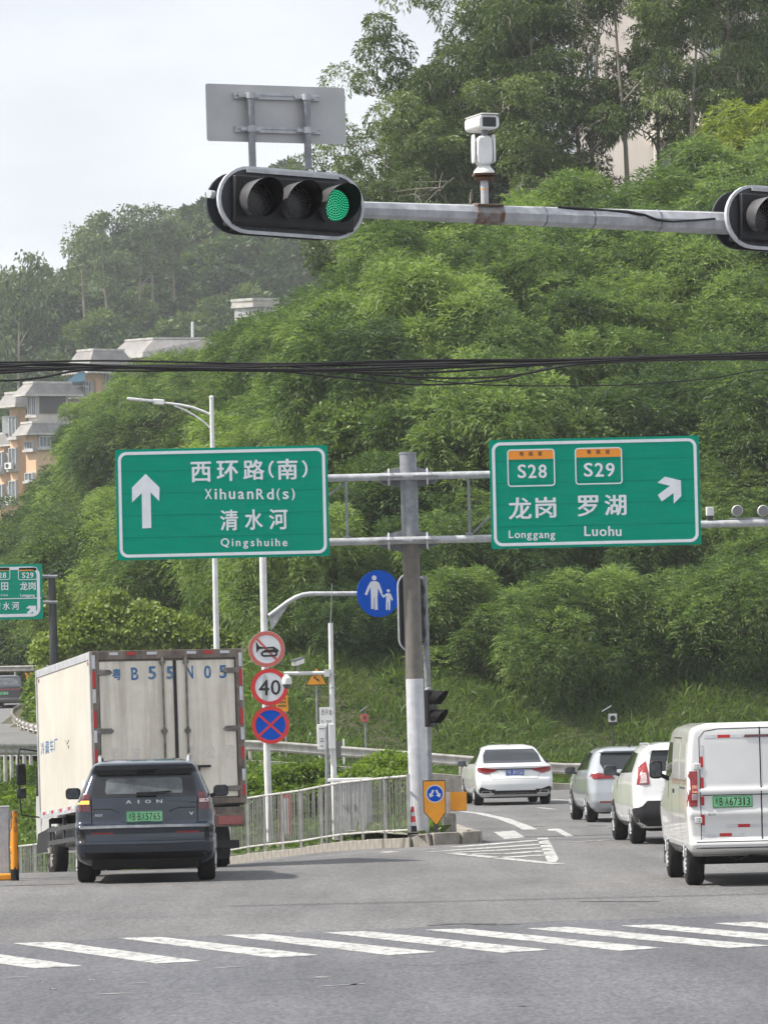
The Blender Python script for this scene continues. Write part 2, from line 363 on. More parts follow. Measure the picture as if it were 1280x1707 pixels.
def sheet_px(name, pts, dz=0.005, m=None, step=1.0):
    """flat painted marking laid on the ground through photo-measured corner points"""
    P = [grg(*p) for p in pts]; P = [Vector((p.x, p.y, gz(p.x, p.y) + dz)) for p in P]
    n = len(P); mb = MB(); mb.add([p for p in P] + [p - Vector((0, 0, 0.003)) for p in P], [tuple(range(n))] + [(i, (i+1) % n, n+(i+1) % n, n+i) for i in range(n)])
    o = mb.build(name, m or M['paint'], road, local=True, smooth_deg=0); return o
def strip_px(name, pts, wpx, dz=0.005, m=None, n=8):
    """a painted line of given world width along photo points"""
    P = [grg(*p) for p in pts]; vs = []; fs = []
    for i, p in enumerate(P):
        t = (P[min(i+1, len(P)-1)] - P[max(0, i-1)]); t.z = 0; t.normalize(); nn = Vector((-t.y, t.x, 0)) * (wpx[i] if isinstance(wpx, list) else wpx) / 2
        for q in (p - nn, p + nn): vs.append(Vector((q.x, q.y, gz(q.x, q.y) + dz)))
    fs = [(2*i, 2*i+1, 2*i+3, 2*i+2) for i in range(len(P)-1)]
    mb = MB(); mb.add(vs, fs); return mb.build(name, m or M['paint'], road, local=True, smooth_deg=0)
# crosswalk: top-left, top-right, bottom-right, bottom-left of each bar in the photograph
bars = [((-152,1584),(-82,1582),(-5,1592),(138,1612),(60,1616),(-60,1600)),
        ((22,1574),(95,1571.5),(336,1604),(262,1608)), ((198,1565.5),(268,1563.5),(532,1594),(455,1598)),
        ((369,1560.5),(440,1558.5),(728,1589),(650,1594)), ((541,1556),(608,1553.5),(917,1585),(840,1590)),
        ((710,1551.5),(775,1549.5),(1105,1582),(1035,1586.5)), ((878,1549),(945,1546.5),(1285,1578),(1215,1582)),
        ((1036,1544.5),(1100,1542.5),(1465,1575),(1395,1580)), ((1190,1540.5),(1256,1538.5),(1640,1571),(1570,1576)), ((1345,1537),(1410,1535),(1790,1567),(1720,1572))]
for b in bars: sheet_px('crosswalk_stripe', b)
# gore hatching in front of the traffic island
for a in ([(640,1421),(760,1424),(930,1441.5)], [(700,1417),(790,1410.5),(904,1401)], [(716,1421),(800,1415.5),(908,1408)],
          [(750,1422.5),(820,1419),(908,1414)], [(780,1425),(850,1424),(910,1419)], [(830,1431),(912,1426)]):
    strip_px('hatch_line', a, 0.24 if a[0][0] in (640, 728) else 0.36)
sheet_px('hatch_bar', [(895,1397.5),(913,1397.5),(931,1433),(925,1440),(913,1438)])
strip_px('edge_line', [(766,1353),(800,1357),(840,1366),(872,1378),(884,1384)], [0.2,0.22,0.24,0.26,0.28])
sheet_px('lane_bar', [(823,1388),(858,1385.5),(875,1397),(841,1400)])
sheet_px('lane_mark', [(912,1383.5),(926,1382),(934,1383),(956,1395),(944,1396),(926,1386),(914,1385.5)])
strip_px('stop_line', [(915,1405.5),(960,1404),(1040,1400)], 0.16)
strip_px('lane_dash', [(897,1347),(925,1350)], 0.14); strip_px('lane_dash', [(1012,1378.5),(1033,1378)], 0.45)
strip_px('edge_line', [(918,1333),(956,1335.5),(1000,1337)], 0.16)
strip_px('edge_line', [(385,1440.5),(470,1434.5),(560,1426.5),(640,1420)], 0.10)
# tar-sealed cracks, wheel scuffs and worn paint flecks
rc = random.Random(3)
def crack(name, x0, x1, y0, y1, w, m):
    n = 14 if abs(x1-x0) > 150 else 5; j_ = 0.8 if n == 14 else 0.12; pts = [(lerp(x0, x1, i/n), lerp(y0, y1, i/n) + rc.uniform(-j_, j_) + (1.5*math.sin(i*0.5+x0) if n == 14 else 0)) for i in range(n+1)]
    strip_px(name, pts, [w * rc.uniform(0.4, 1.5) * math.sin(math.pi*(0.08+0.84*i/n)) for i in range(n+1)], 0.004, m)
crack('sealed_crack', 960, 1100, 1504, 1504, 0.22, M['crack']); crack('sealed_crack', 712, 866, 1543, 1541, 0.16, M['crack'])
crack('sealed_crack', -10, 130, 1478, 1475, 0.12, M['crack']); crack('joint_crack', -10, 560, 1576, 1552, 0.03, M['crack']); crack('joint_crack', 560, 1300, 1552, 1526, 0.025, M['crack'])
crack('joint_crack', 640, 880, 1611, 1606, 0.03, M['crack']); crack('sealed_crack', 862, 878, 1679, 1679, 0.10, M['crack'])
crack('joint_crack', 780, 1090, 1381, 1376, 0.10, M['crack']); crack('joint_crack', 0, 520, 1535, 1524, 0.02, M['crack'])
for x0, x1, y0, y1, w in ((355,420,1615,1612,0.06),(530,600,1646,1642,0.05),(135,240,1660,1657,0.05),(212,246,1641,1640,0.05),(80,92,1650,1650,0.07),(530,538,1630,1631,0.1),(586,600,1642,1643,0.1),(145,158,1635,1634,0.05),(0,50,1632,1629,0.04)):
    crack('worn_paint_fleck', x0, x1, y0, y1, w*1.3, M['fleck'])

# ---------------- hillside ----------------
def railz(x): return interp(x, [-12, -3.4, 0.6, 5], [1.26, 0.84, 0.45, 0.0])
def capz(x): return interp(x, [-16,-12.5,-8,-5.7,-3.3,0,6,15,40], [2.0,6.3,12,13.5,15,16,17,19.5,22])
def xe(y): return interp(y, [137,165,185,197,210,247,252], [-4,-9,-12.6,-14.6,-16.6,-16.4,-60])
def rampz(y): return interp(y, [136,190,235,252], [1.26,1.8,3.15,4.3])
def hz(x, y):
    t = y - 138.5
    zr = railz(x)
    if t <= 0: front = zr
    elif t < 9: front = zr + 3.3 * smooth(t/9) * 1.0
    else: front = zr + 3.3 + (t - 9) * 0.44
    c = capz(x) + max(0, y - 190) * 0.06
    k = 1.2; a = min(front, c) - k * math.log1p(math.exp(-abs(front - c) / k)) * 0.5
    h = a + 0.35 * math.sin(x*0.7 + y*0.31) * smooth(t/12)
    d = x - xe(y)
    if d < 14: h = min(h, rampz(y) + max(0.0, d) * 1.1) if d > 0 else rampz(y)
    if y > 247 and x < -8: h = min(h, 4.4 + max(0, y - 250)*0.16 + max(0.0, x + 14.5)*1.0)
    return h
xs = list(np.arange(-60, -24, 4.0)) + list(np.arange(-24, 24, 0.8)) + list(np.arange(24, 61, 4.0)); ys = list(np.arange(136.9, 216, 1.3)) + list(np.arange(216, 300, 4)); nx = len(xs)
V = [(x, y, hz(x, y) if y > 137.3 else min(hz(x, y), gz(x, y)) - 0.4) for y in ys for x in xs]
Fc = [(j*nx+i, j*nx+i+1, (j+1)*nx+i+1, (j+1)*nx+i) for j in range(len(ys)-1) for i in range(nx-1)]
mb = MB(); mb.add(V, Fc); hill = mb.build('hillside', M['soil'], local=True); tag(hill, kind='structure')
def fz(x, y):
    r = interp(x, [-140,-60,-45,-36,-22,-5,60,200], [40,57,62,67,72,76,80,84])
    t = smooth((y - 470) / 260); return 13 + (r - 13) * t + 1.8*math.sin(x*0.11+y*0.03) - max(0, y-760)*0.05
xs = list(np.arange(-300, 301, 12.0)); ys = list(np.arange(299, 1000, 10.0)); nx = len(xs)
V = [(x, y, fz(x, y) if y > 300 else 6.0) for y in ys for x in xs]
Fc = [(j*nx+i, j*nx+i+1, (j+1)*nx+i+1, (j+1)*nx+i) for j in range(len(ys)-1) for i in range(nx-1)]
mb = MB(); mb.add(V, Fc); farhill = mb.build('far_hill', M['far_ground'], local=True); tag(farhill, kind='structure')
# wide ground under everything out to the horizon
mb = MB(); mb.add([(-690,-90,-6),(690,-90,-6),(690,1290,-6),(-690,1290,-6)], [(0,1,2,3)]); o = mb.build('ground', M['far_ground'], local=True, smooth_deg=0); tag(o, kind='structure')
# upper ramp road on the left
vs = []; fs = []; ysr = list(np.arange(137.2, 248, 2.0))
for y in ysr:
    for k in range(9):
        x = lerp(-34, xe(y) + 0.1, k/8); vs.append((x, y, rampz(y) + 0.03))
fs = [(j*9+i, j*9+i+1, (j+1)*9+i+1, (j+1)*9+i) for j in range(len(ysr)-1) for i in range(8)]
mb = MB(); mb.add(vs, fs); ramp = mb.build('ramp_road', M['asphalt_far'], local=True); tag(ramp, kind='structure')
def ramp_pt(px, py, dz=0.035):
    d = ray(px, py); y = 137.0
    while y < 250:
        p = Vector((0,0,CAMZ)) + d * (y/d.y)
        if p.z <= rampz(y) + dz: return Vector((p.x, p.y, rampz(y) + dz))
        y += 0.25
    return p
P = [ramp_pt(-30,1197), ramp_pt(0,1192), ramp_pt(20,1189), ramp_pt(30,1187)]
mb = MB(); mb.add([p for q in P for p in (q, q + Vector((0,0.9,0.012)))], [(2*i,2*i+1,2*i+3,2*i+2) for i in range(3)]); mb.build('edge_line', M['paint'], ramp, local=True, smooth_deg=0)

# ---------------- traffic island and bank ----------------
def fpath(px): return interp(px, [-60,35,130,385,685,800], [107,102.7,98.5,90,80,79])
def fbase(px):   # kerb-top point of the fence line
    y = fpath(px); ytop = interp(px, [-60,35,130,200,418,498,563,635,680,700], [1421,1409.5,1398.6,1377,1328,1317,1304,1296,1292,1290])
    p = at(px, ytop, y); p.z -= 1.05; return p
def isl(x, y):
    """surface of the planted bank between the fence and the guard rail"""
    px = 640 + x / y * F
    fb = fbase(min(px, 690)); s_ = max(0.0, min(1.0, (y - fb.y) / (136.6 - fb.y)))
    z0 = fb.z; z1 = railz(x) - 0.05
    return lerp(z0, z1, s_ ** 0.8) + (0.10 * math.sin(x*1.7+y) * min(1, s_*6) if s_ < 0.95 else 0)
def bank_r(y): return interp(y, [80,86,100,115,133,137], [1.0,1.0,1.0,0.6,-0.8,-1.0])
vs = []; rows = 46; cols = 34
for j in range(rows + 1):
    for i in range(cols + 1):
        px = lerp(-80, 690, i/cols); fb = fbase(px); y = lerp(fb.y + 0.12, 136.75, j/rows); x = (px-640)/F*y
        x = fb.x + (x - fb.x) if px < 640 else lerp(x, min(x, bank_r(y)), 1.0)
        vs.append((x, y, isl(x, y)))
nx = cols + 1; fs = [(j*nx+i, j*nx+i+1, (j+1)*nx+i+1, (j+1)*nx+i) for j in range(rows) for i in range(cols)]
mb = MB(); mb.add(vs, fs); bank = mb.build('grass_bank', M['grass_ground'], local=True); tag(bank, kind='structure')
# island nose: paved top with kerb stones round it
nose_px = [(690,1395.5),(730,1393.5),(765,1391.5),(789,1388)]
top = []
kb = []          # kerb line, world, near side then round the nose and back along the far side
for px in range(385, 690, 15): p = fbase(px); kb.append(Vector((p.x + 0.05, p.y - 0.28, p.z)))
for px, py in ((700,1394),(722,1393),(745,1392),(768,1390.5),(785,1387.5)):
    p = at(px, py, lerp(79.5, 79.9, (px-700)/85)); kb.append(Vector((p.x, p.y, 0.19)))
tip = kb[-1]
kb += [Vector((tip.x+0.12, tip.y+0.45, 0.19)), Vector((tip.x+0.05, tip.y+1.6, 0.19)), Vector((tip.x-0.1, tip.y+3.2, 0.19)), Vector((tip.x-0.25, tip.y+6.5, 0.19)), Vector((tip.x-0.4, tip.y+11, 0.19))]
isle = MB(); poly = kb[18:]
cx = Vector((-0.2, 86, 0.15)); n = len(poly)
isle.add([Vector((p.x, p.y, 0.165)) for p in poly] + [Vector((-0.6, 91, 0.165)), Vector((-0.8, 84, 0.165))], [tuple(range(n + 2))])
isl_o = isle.build('island_pavement', M['concrete'], local=True, smooth_deg=0); tag(isl_o, kind='structure')
kroot = thing('kerb', kb[0], None, None); tag(kroot, kind='structure')
def walk(P, step):
    outp = [P[0]]; acc = 0
    for a, b in zip(P[:-1], P[1:]):
        L_ = (b - a).length; t = step - acc
        while t <= L_: outp.append(a.lerp(b, t / L_)); t += step
        acc = L_ - (t - step)
    return outp
kw = walk(kb, 0.50); stone = None
for a, b in zip(kw[:-1], kw[1:]):
    d = b - a; L_ = d.length - 0.018; ang = math.atan2(d.y, d.x)
    mb = MB(); mb.box((0, 0, -0.17), (L_, 0.19, 0.36)); o = mb.build('kerb_stone', M['kerb'], kroot, local=True, smooth_deg=0, bevel=0.012)
    o.location = (a + b) / 2 - kroot.location + Vector((0, 0, rc.uniform(-0.006, 0.006))); o.rotation_euler = (0, -math.atan2(d.z, math.hypot(d.x, d.y)), ang + rc.uniform(-0.01, 0.01))
mb = MB()
for a, b in zip(kw[:-1], kw[1:]):
    a2, b2 = a - Vector((0,0,0.03)), b - Vector((0,0,0.03)); n2 = Vector((-(b-a).y, (b-a).x, 0)).normalized() * 0.05
    mb.add([a2-n2, b2-n2, b2+n2, a2+n2, a2-n2-Vector((0,0,.4)), b2-n2-Vector((0,0,.4)), b2+n2-Vector((0,0,.4)), a2+n2-Vector((0,0,.4))], [(0,1,2,3),(0,1,5,4),(2,3,7,6),(1,2,6,5),(3,0,4,7)])
mb.build('mortar_bed', M['soil'], kroot, smooth_deg=0)
# ---------------- foliage ----------------
def leaf_mat(name, dark, mid, light, trans=0.42, rough=0.55):
    m = bpy.data.materials.new(name); m.use_nodes = True; N = m.node_tree.nodes; K = m.node_tree.links.new; N.clear()
    o = N.new('ShaderNodeOutputMaterial'); at_ = N.new('ShaderNodeAttribute'); at_.attribute_name = 'tint'
    oi = N.new('ShaderNodeObjectInfo')
    r = N.new('ShaderNodeValToRGB'); r.color_ramp.elements[0].position = 0.0; r.color_ramp.elements[1].position = 1.0
    r.color_ramp.elements[0].color = (*dark, 1); r.color_ramp.elements[1].color = (*light, 1); e = r.color_ramp.elements.new(0.5); e.color = (*mid, 1)
    ma = N.new('ShaderNodeMath'); ma.operation = 'MULTIPLY_ADD'; ma.inputs[1].default_value = 0.56; K(oi.outputs['Random'], ma.inputs[0])
    mb_ = N.new('ShaderNodeMath'); mb_.operation = 'SUBTRACT'; mb_.inputs[1].default_value = 0.28; K(at_.outputs['Fac'], mb_.inputs[0]); K(mb_.outputs[0], ma.inputs[2])
    K(ma.outputs[0], r.inputs[0])
    p = N.new('ShaderNodeBsdfPrincipled'); p.inputs['Roughness'].default_value = rough; p.inputs['Specular IOR Level'].default_value = 0.3; K(r.outputs[0], p.inputs['Base Color'])
    t = N.new('ShaderNodeBsdfTranslucent'); hs = N.new('ShaderNodeMix'); hs.data_type = 'RGBA'; hs.blend_type = 'MULTIPLY'; hs.inputs[0].default_value = 1; hs.inputs[7].default_value = (1.35, 1.45, 0.6, 1)
    K(r.outputs[0], hs.inputs[6]); K(hs.outputs[2], t.inputs[0])
    mx = N.new('ShaderNodeMixShader'); mx.inputs[0].default_value = trans; K(p.outputs[0], mx.inputs[1]); K(t.outputs[0], mx.inputs[2]); K(mx.outputs[0], o.inputs[0])
    return m
M['leaf_a'] = leaf_mat('feathery_leaf', (0.030,0.062,0.022), (0.098,0.160,0.052), (0.235,0.32,0.10), 0.44)
M['leaf_b'] = leaf_mat('broad_leaf', (0.024,0.050,0.016), (0.060,0.105,0.030), (0.15,0.22,0.06), 0.32, 0.42)
M['leaf_dry'] = leaf_mat('drying_leaf', (0.070,0.070,0.024), (0.125,0.115,0.045), (0.22,0.18,0.08))
M['leaf_e'] = leaf_mat('eucalyptus_leaf', (0.034,0.060,0.024), (0.095,0.138,0.050), (0.21,0.26,0.11), 0.38, 0.4)
M['leaf_far'] = leaf_mat('far_leaf', (0.020,0.044,0.016), (0.050,0.092,0.028), (0.13,0.19,0.05), 0.3)
M['leaf_fare'] = leaf_mat('far_eucalyptus_leaf', (0.045,0.075,0.035), (0.095,0.140,0.065), (0.17,0.22,0.11), 0.35)
M['leaf_vine'] = leaf_mat('vine_leaf', (0.05,0.085,0.018), (0.12,0.18,0.035), (0.24,0.30,0.08), 0.35, 0.4)
M['leaf_bank'] = leaf_mat('bank_leaf', (0.06,0.10,0.02), (0.13,0.20,0.035), (0.24,0.32,0.07), 0.4, 0.5)
M['leaf_bamboo'] = leaf_mat('bamboo_leaf', (0.07,0.10,0.02), (0.15,0.20,0.03), (0.30,0.34,0.07), 0.45)
M['grass'] = leaf_mat('grass_blade', (0.062,0.108,0.028), (0.098,0.160,0.040), (0.170,0.235,0.070), 0.4)
M['bark'] = mat('bark', (0.16,0.135,0.105), 0.9, 0, (0.04,0.035,0.028), 4, stretch=(3,3,0.6), bump=0.4, bscale=8)
M['bark_pale'] = mat('pale_eucalyptus_bark', (0.30,0.27,0.225), 0.85, 0, (0.17,0.15,0.12), 2.5, stretch=(2,2,0.4))

def unit(v): return v / np.maximum(1e-9, np.linalg.norm(v, axis=1, keepdims=True))
def diamonds(B, D, Ln, Wd, droop, tint, rg):
    """n thin 4-gon leaves: base B, direction D, length Ln, width Wd"""
    n = len(B); D = unit(D); rnd = unit(rg.normal(size=(n, 3))); side = unit(np.cross(D, rnd))
    Ln = np.broadcast_to(np.asarray(Ln, float).reshape(-1, 1), (n, 1)); Wd = np.broadcast_to(np.asarray(Wd, float).reshape(-1, 1), (n, 1))
    mid = B + D * Ln * 0.45; tip = B + D * Ln; tip[:, 2] -= (droop * Ln[:, 0])
    V = np.stack([B, mid + side * Wd / 2, tip, mid - side * Wd / 2], axis=1).reshape(-1, 3)
    return V, np.repeat(tint, 4)
def leaf_mesh(name, V, T, m):
    n = len(V) // 4; me = np_mesh(name, V, np.arange(n*4), 4)
    a = me.attributes.new('tint', 'FLOAT', 'POINT'); a.data.foreach_set('value', T.astype(np.float32)); me.materials.append(m); return me
def shell_pts(n, rg, c, r, up=0.25):
    """points on/in an ellipsoid shell, biased to its upper side"""
    d = unit(rg.normal(size=(n, 3)) + np.array([0, 0, up])); rad = rg.uniform(0.55, 1.0, size=(n, 1)) ** 0.5
    return c + d * r * rad, d
def fronds(P, D, rg, L_=0.5, lw=0.05, ll=0.20, k=5, droop=0.5, tint=None):
    """compound feathery leaves: k small leaflets along a drooping stalk"""
    n = len(P); D = unit(D + rg.normal(size=(n, 3)) * 0.35 + np.array([0, 0, 0.15])); side = unit(np.cross(D, np.array([[0, 0, 1.0]]) + rg.normal(size=(n, 3)) * 0.2))
    Vs, Ts = [], []; Lr = L_ * rg.uniform(0.7, 1.3, size=(n, 1))
    for i in range(k):
        t = (i // 2 + 0.4) / ((k + 1) // 2); s_ = 1 if i % 2 else -1
        if i == k - 1: s_ = 0
        B = P + D * Lr * t; B[:, 2] -= (droop * Lr[:, 0] * t * t)
        d = D * 0.75 + side * s_ * 0.8; d[:, 2] -= droop * t * 1.2
        V, T = diamonds(B, d, ll * rg.uniform(0.8, 1.3, n), lw, 0.12, tint, rg); Vs.append(V); Ts.append(T)
    return np.concatenate(Vs), np.concatenate(Ts)
def stems(points_from, targets, rg, r0=0.05, r1=0.012, sag=0.1, n=5):
    mb = MB()
    for a, b in zip(points_from, targets):
        a, b = Vector(a), Vector(b); pts = []
        off = Vector((rg.normal()*sag, rg.normal()*sag, rg.normal()*sag*0.5))
        for i in range(n): t = i/(n-1); pts.append(a.lerp(b, t) + off * math.sin(math.pi*t))
        mb.tube(pts, [lerp(r0, r1, i/(n-1)) for i in range(n)], 5, False)
    return mb
def make_dome(seed, rx=3.0, rz=2.2, h=2.4, puffs=40, per=185, m=None, L_=0.5, lw=0.048, ll=0.20, k=5, droop=0.55, nm='thicket_tree', light=0.5):
    rg = np.random.default_rng(seed); Vs, Ts = [], []
    c0 = np.array([0, 0, h]); cs = []
    for i in range(puffs):
        d = unit(rg.normal(size=(1, 3)) + np.array([[0, 0, 0.35]]))[0]; rr = rg.uniform(0.45, 1.0) ** 0.6
        c = c0 + d * np.array([rx, rx, rz]) * rr * rg.uniform(0.85, 1.1); pr = rg.uniform(0.5, 1.15) * rx / 3.0; cs.append(c)
        n = int(per * rg.uniform(0.7, 1.3)); P, D = shell_pts(n, rg, c, np.array([pr, pr, pr*0.75]), 0.5)
        tn = np.clip(light + rg.normal() * 0.17 + rg.normal(size=n) * 0.2, 0, 1)
        V, T = fronds(P, D, rg, L_, lw, ll, k, droop, tn); Vs.append(V); Ts.append(T)
    crown = leaf_mesh('crown', np.concatenate(Vs), np.concatenate(Ts), m)
    mb = MB(); mb.tube([(0,0,-0.8),(0.1,0.05,h*0.35),(0.0,0.1,h*0.8)], [0.14,0.11,0.07], 7)
    mb2 = stems([(0,0.03,h*rg.uniform(0.3,0.8))]*14, [tuple(cs[j]) for j in rg.choice(len(cs), 14)], rg, 0.05, 0.012, 0.25); b = len(mb.v); mb.v += mb2.v; mb.f += [tuple(b+i for i in f) for f in mb2.f]; mb.m += mb2.m
    return crown, mb
def proto(name, crown, trunk_mb, tm, label, cat, group):
    r = thing(name, (0,0,0), label, cat, group); trunk_mb.build('trunk', tm, r, local=True); link('crown', crown, r); return r
def make_euc(seed, H=13.0, W=3.0, dens=1.0, m=None, ll=0.21, lw=0.06, per=520, start=0.34, limbs=10, pr0=0.95, tr=0.16):
    rg = np.random.default_rng(seed); mb = MB(); lean = rg.normal(size=2) * 0.5
    def tp(t): return np.array([lean[0]*t + 0.25*math.sin(t*5+seed), lean[1]*t + 0.2*math.cos(t*4+seed), H*t*0.95])
    mb.tube([tuple(tp(t)) for t in np.linspace(-0.06, 1, 9)], [tr*(1-0.85*t) for t in np.linspace(0, 1, 9)], 7)
    Vs, Ts = [], []
    def clump(c, pr):
        n = int(per * dens * rg.uniform(0.6, 1.25)); P, D = shell_pts(n, rg, c, np.array([pr, pr, pr*0.72]), 0.35)
        tn = np.clip(0.45 + rg.normal()*0.16 + rg.normal(size=n)*0.2, 0, 1); d = D*0.5 + rg.normal(size=(n,3))*0.55 + np.array([0,0,-0.55])
        V, T = diamonds(P, d, ll*rg.uniform(0.7,1.3,n), lw*rg.uniform(0.7,1.3,n), 0.15, tn, rg); Vs.append(V); Ts.append(T)
    for i in range(limbs):
        t = lerp(start, 0.97, (i + rg.uniform(0, 0.7)) / limbs); a = rg.uniform(0, 2*math.pi); q = (t - start) / (1 - start)
        ln = W * (0.55 + 0.75 * math.sin(math.pi * min(1, 0.18 + 0.80*q))) * rg.uniform(0.6, 1.1); b = tp(t)
        e = b + np.array([math.cos(a)*ln, math.sin(a)*ln, ln*rg.uniform(0.35, 0.95)])
        mbq = stems([tuple(b)], [tuple(e)], rg, tr*0.38*(1.1-q), 0.02, 0.22, 6); bb = len(mb.v); mb.v += mbq.v; mb.f += [tuple(bb+i_ for i_ in f) for f in mbq.f]; mb.m += mbq.m
        for j in range(4):
            s_ = rg.uniform(0.4, 1.0); p = b + (e - b) * s_; c = p + rg.normal(size=3) * np.array([0.75, 0.75, 0.5]) + np.array([0, 0, 0.4])
            mbq = stems([tuple(p)], [tuple(c)], rg, 0.03, 0.01, 0.1, 4); bb = len(mb.v); mb.v += mbq.v; mb.f += [tuple(bb+i_ for i_ in f) for f in mbq.f]; mb.m += mbq.m
            clump(c, pr0 * rg.uniform(0.6, 1.15))
    clump(tp(1.0), pr0)
    return leaf_mesh('crown', np.concatenate(Vs), np.concatenate(Ts), m), mb

used = set()
def place(protos, i, loc, rz, s, label=None, group=None):
    p = protos[i % len(protos)]
    o = p if id(p) not in used else copy_tree(p); used.add(id(p))
    o.matrix_basis = Matrix.Translation(Vector(loc)) @ Matrix.Rotation(rz, 4, 'Z') @ Matrix.Diagonal((*((s,)*3 if not hasattr(s, '__len__') else s), 1))
    if label: o['label'] = label
    if group: o['group'] = group
    return o
def topx(x, y, z):
    v = CR.transposed() @ (Vector((x, y, z)) - Vector((0, 0, CAMZ))); return 640 + F*v.x/-v.z, 853.5 - F*v.y/-v.z
def zone(o, kind, vz, hz_):
    px, py = topx(*(o.location + Vector((0, 0, 3.0)))); v = next(t for l, t in vz if py < l); h = next(t for l, t in hz_ if px < l); o['label'] = f'{kind} {v}, {h}'
VZ = [(430,'high up below the eucalyptus crest'),(600,'just above the black cables'),(740,'between the cables and the green signs'),(930,'at the height of the green signs'),(9999,'in the lowest row above the grass')]
HZ = [(120,'at the far left'),(330,'over the truck'),(560,'over the left green sign'),(800,'over the thick pole'),(1010,'over the white saloon'),(1180,'over the parked cars'),(9999,'at the right edge')]
LA = 'feathery light green tree in the dense thicket covering the roadside slope'; GA = 'feathery trees of the slope thicket'
prA = [proto('thicket_tree', *make_dome(10+i, rx=[3.0,2.7,3.3,2.6,3.1][i], rz=[2.2,2.0,2.3,2.3,1.9][i], m=M['leaf_a'], light=[0.5,0.42,0.55,0.62,0.36][i]), M['bark'], LA, 'tree', GA) for i in range(5)]
LD = 'olive brown tree with dry seed pods among the green slope trees'; GD = 'browning trees in the slope thicket'
prD = [proto('drying_tree', *make_dome(31, rx=2.6, rz=2.0, m=M['leaf_dry'], puffs=34, per=120), M['bark'], LD, 'tree', GD)]
prB2 = [proto('broadleaf_tree', *make_dome(60+i, rx=2.8, rz=2.4, m=M['leaf_b'], puffs=34, per=230, L_=0.30, lw=0.11, ll=0.20, k=3, droop=0.3, light=[0.5,0.7][i]), M['bark'], 'dark broadleaf tree', 'tree', 'broadleaf trees among the slope thicket') for i in range(2)]
def bare(seed):
    me, mb = make_euc(seed, H=6.5, W=2.2, dens=0.02, m=M['leaf_dry'], per=60, limbs=8, start=0.3, tr=0.09); return me, mb
prN = [proto('bare_tree', *bare(77), M['bark_pale'], 'nearly leafless pale tree poking out of the thicket', 'tree', 'bare trees in the slope thicket')]
# sample the slope
pts = []; cand = random.Random(5)
for _ in range(9000):
    y = cand.uniform(145.0, 206); x = cand.uniform(-0.094*y - 1, 0.094*y + 1)
    if x - xe(y) < 3.0 and y < 250: continue
    if y < 146.2 + 1.0*math.sin(x*0.9) + 0.7*math.sin(x*2.3): continue
    if all((x-a)**2 + (y-b)**2 > 2.2**2 for a, b in pts): pts.append((x, y))
pts = pts[:292]
dry_px = [(330,600),(300,700),(350,560),(1010,590),(440,560),(250,690)]
for i, (x, y) in enumerate(pts):
    z = hz(x, y); s = cand.uniform(0.66, 1.02) * (0.8 if y < 156 else 1.0)
    isd = (-9.5 < x < -5.0 and y > 170 and cand.random() < 0.35) or cand.random() < 0.015
    if isd: zone(place(prD, 0, (x, y, z-0.3), cand.uniform(0, 6.28), s*0.9), 'olive brown drying tree', VZ, HZ)
    elif cand.random() < 0.17: zone(place(prB2, cand.randrange(2), (x, y, z-0.4), cand.uniform(0, 6.28), s*cand.uniform(0.7,1.1)), 'dark broadleaf tree', VZ, HZ)
    else: zone(place(prA, cand.randrange(5), (x, y, z-0.4), cand.uniform(0, 6.28), (s*cand.uniform(0.9,1.15), s*cand.uniform(0.9,1.15), s*cand.uniform(0.95,1.35))), 'feathery light green tree', VZ, HZ)
for px, py, y in ((705,430,190),(690,330,200),(880,330,196),(1010,395,192),(1190,300,196),(560,560,178),(930,560,176)):
    t = at(px, py, y); place(prN, 0, (t.x, y, t.z - 6.0), px*0.3, 1.0)
for px, py, y, s_ in ((405,541,215,0.8),(440,532,214,0.85),(470,520,213,0.9)): t = at(px, py, y); zone(place(prA, 1, (t.x, y, t.z - 4.7*s_), px, s_), 'feathery light green tree', VZ, HZ)
# eucalyptus on the crest, right
LE = 'tall slender eucalyptus with dark drooping leaves on the hill crest behind the camera'; GE = 'eucalyptus trees on the right hill crest'
prE = [proto('eucalyptus_tree', *make_euc(50+i, H=[13,14,12.5,14.5][i], W=[2.6,2.4,2.8,2.2][i], dens=[1.1,0.8,1.1,0.62][i], m=M['leaf_e'], limbs=[12,10,12,6][i], start=[0.22,0.34,0.18,0.5][i], pr0=[0.95,0.85,1.0,0.7][i]), M['bark_pale'], 'dark eucalyptus tree among the group on the right hill crest', 'tree', GE) for i in range(4)]
ep = [(612,285,206,2),(645,215,208,0),(672,170,204,2),(700,112,210,0),(728,62,206,1),(765,10,209,2),(810,-40,212,0),(858,-60,206,1),(690,290,203,2),(740,215,203,1),(800,150,204,0),(905,70,203,1),(900,-70,209,1),(945,-90,208,3),(860,215,203,2),(985,-60,205,3),(1022,-110,204,3),(1118,-160,207,3),(1150,-60,203,3),(1185,-110,205,1),(1235,-100,206,1),(1300,-20,209,1),(1205,60,212,3),(1095,-40,209,3)]
for i, (px, py, y, k) in enumerate(ep):
    top = at(px, py, y); x = top.x; z = hz(x, y); H = max(5.5, top.z - z); s = H / [13,14,12.5,14.5][k]
    o = place(prE, k, (x, y, z - 0.3), i*2.1, (min(1.15, s*0.4+0.6),)*2 + (s,)); o['label'] = ('dark dense eucalyptus on the sky side of the hill crest' if px < 700 else 'tall eucalyptus on the crest behind the pan-tilt camera' if px < 950 else 'slender sparse eucalyptus standing before the pale building')
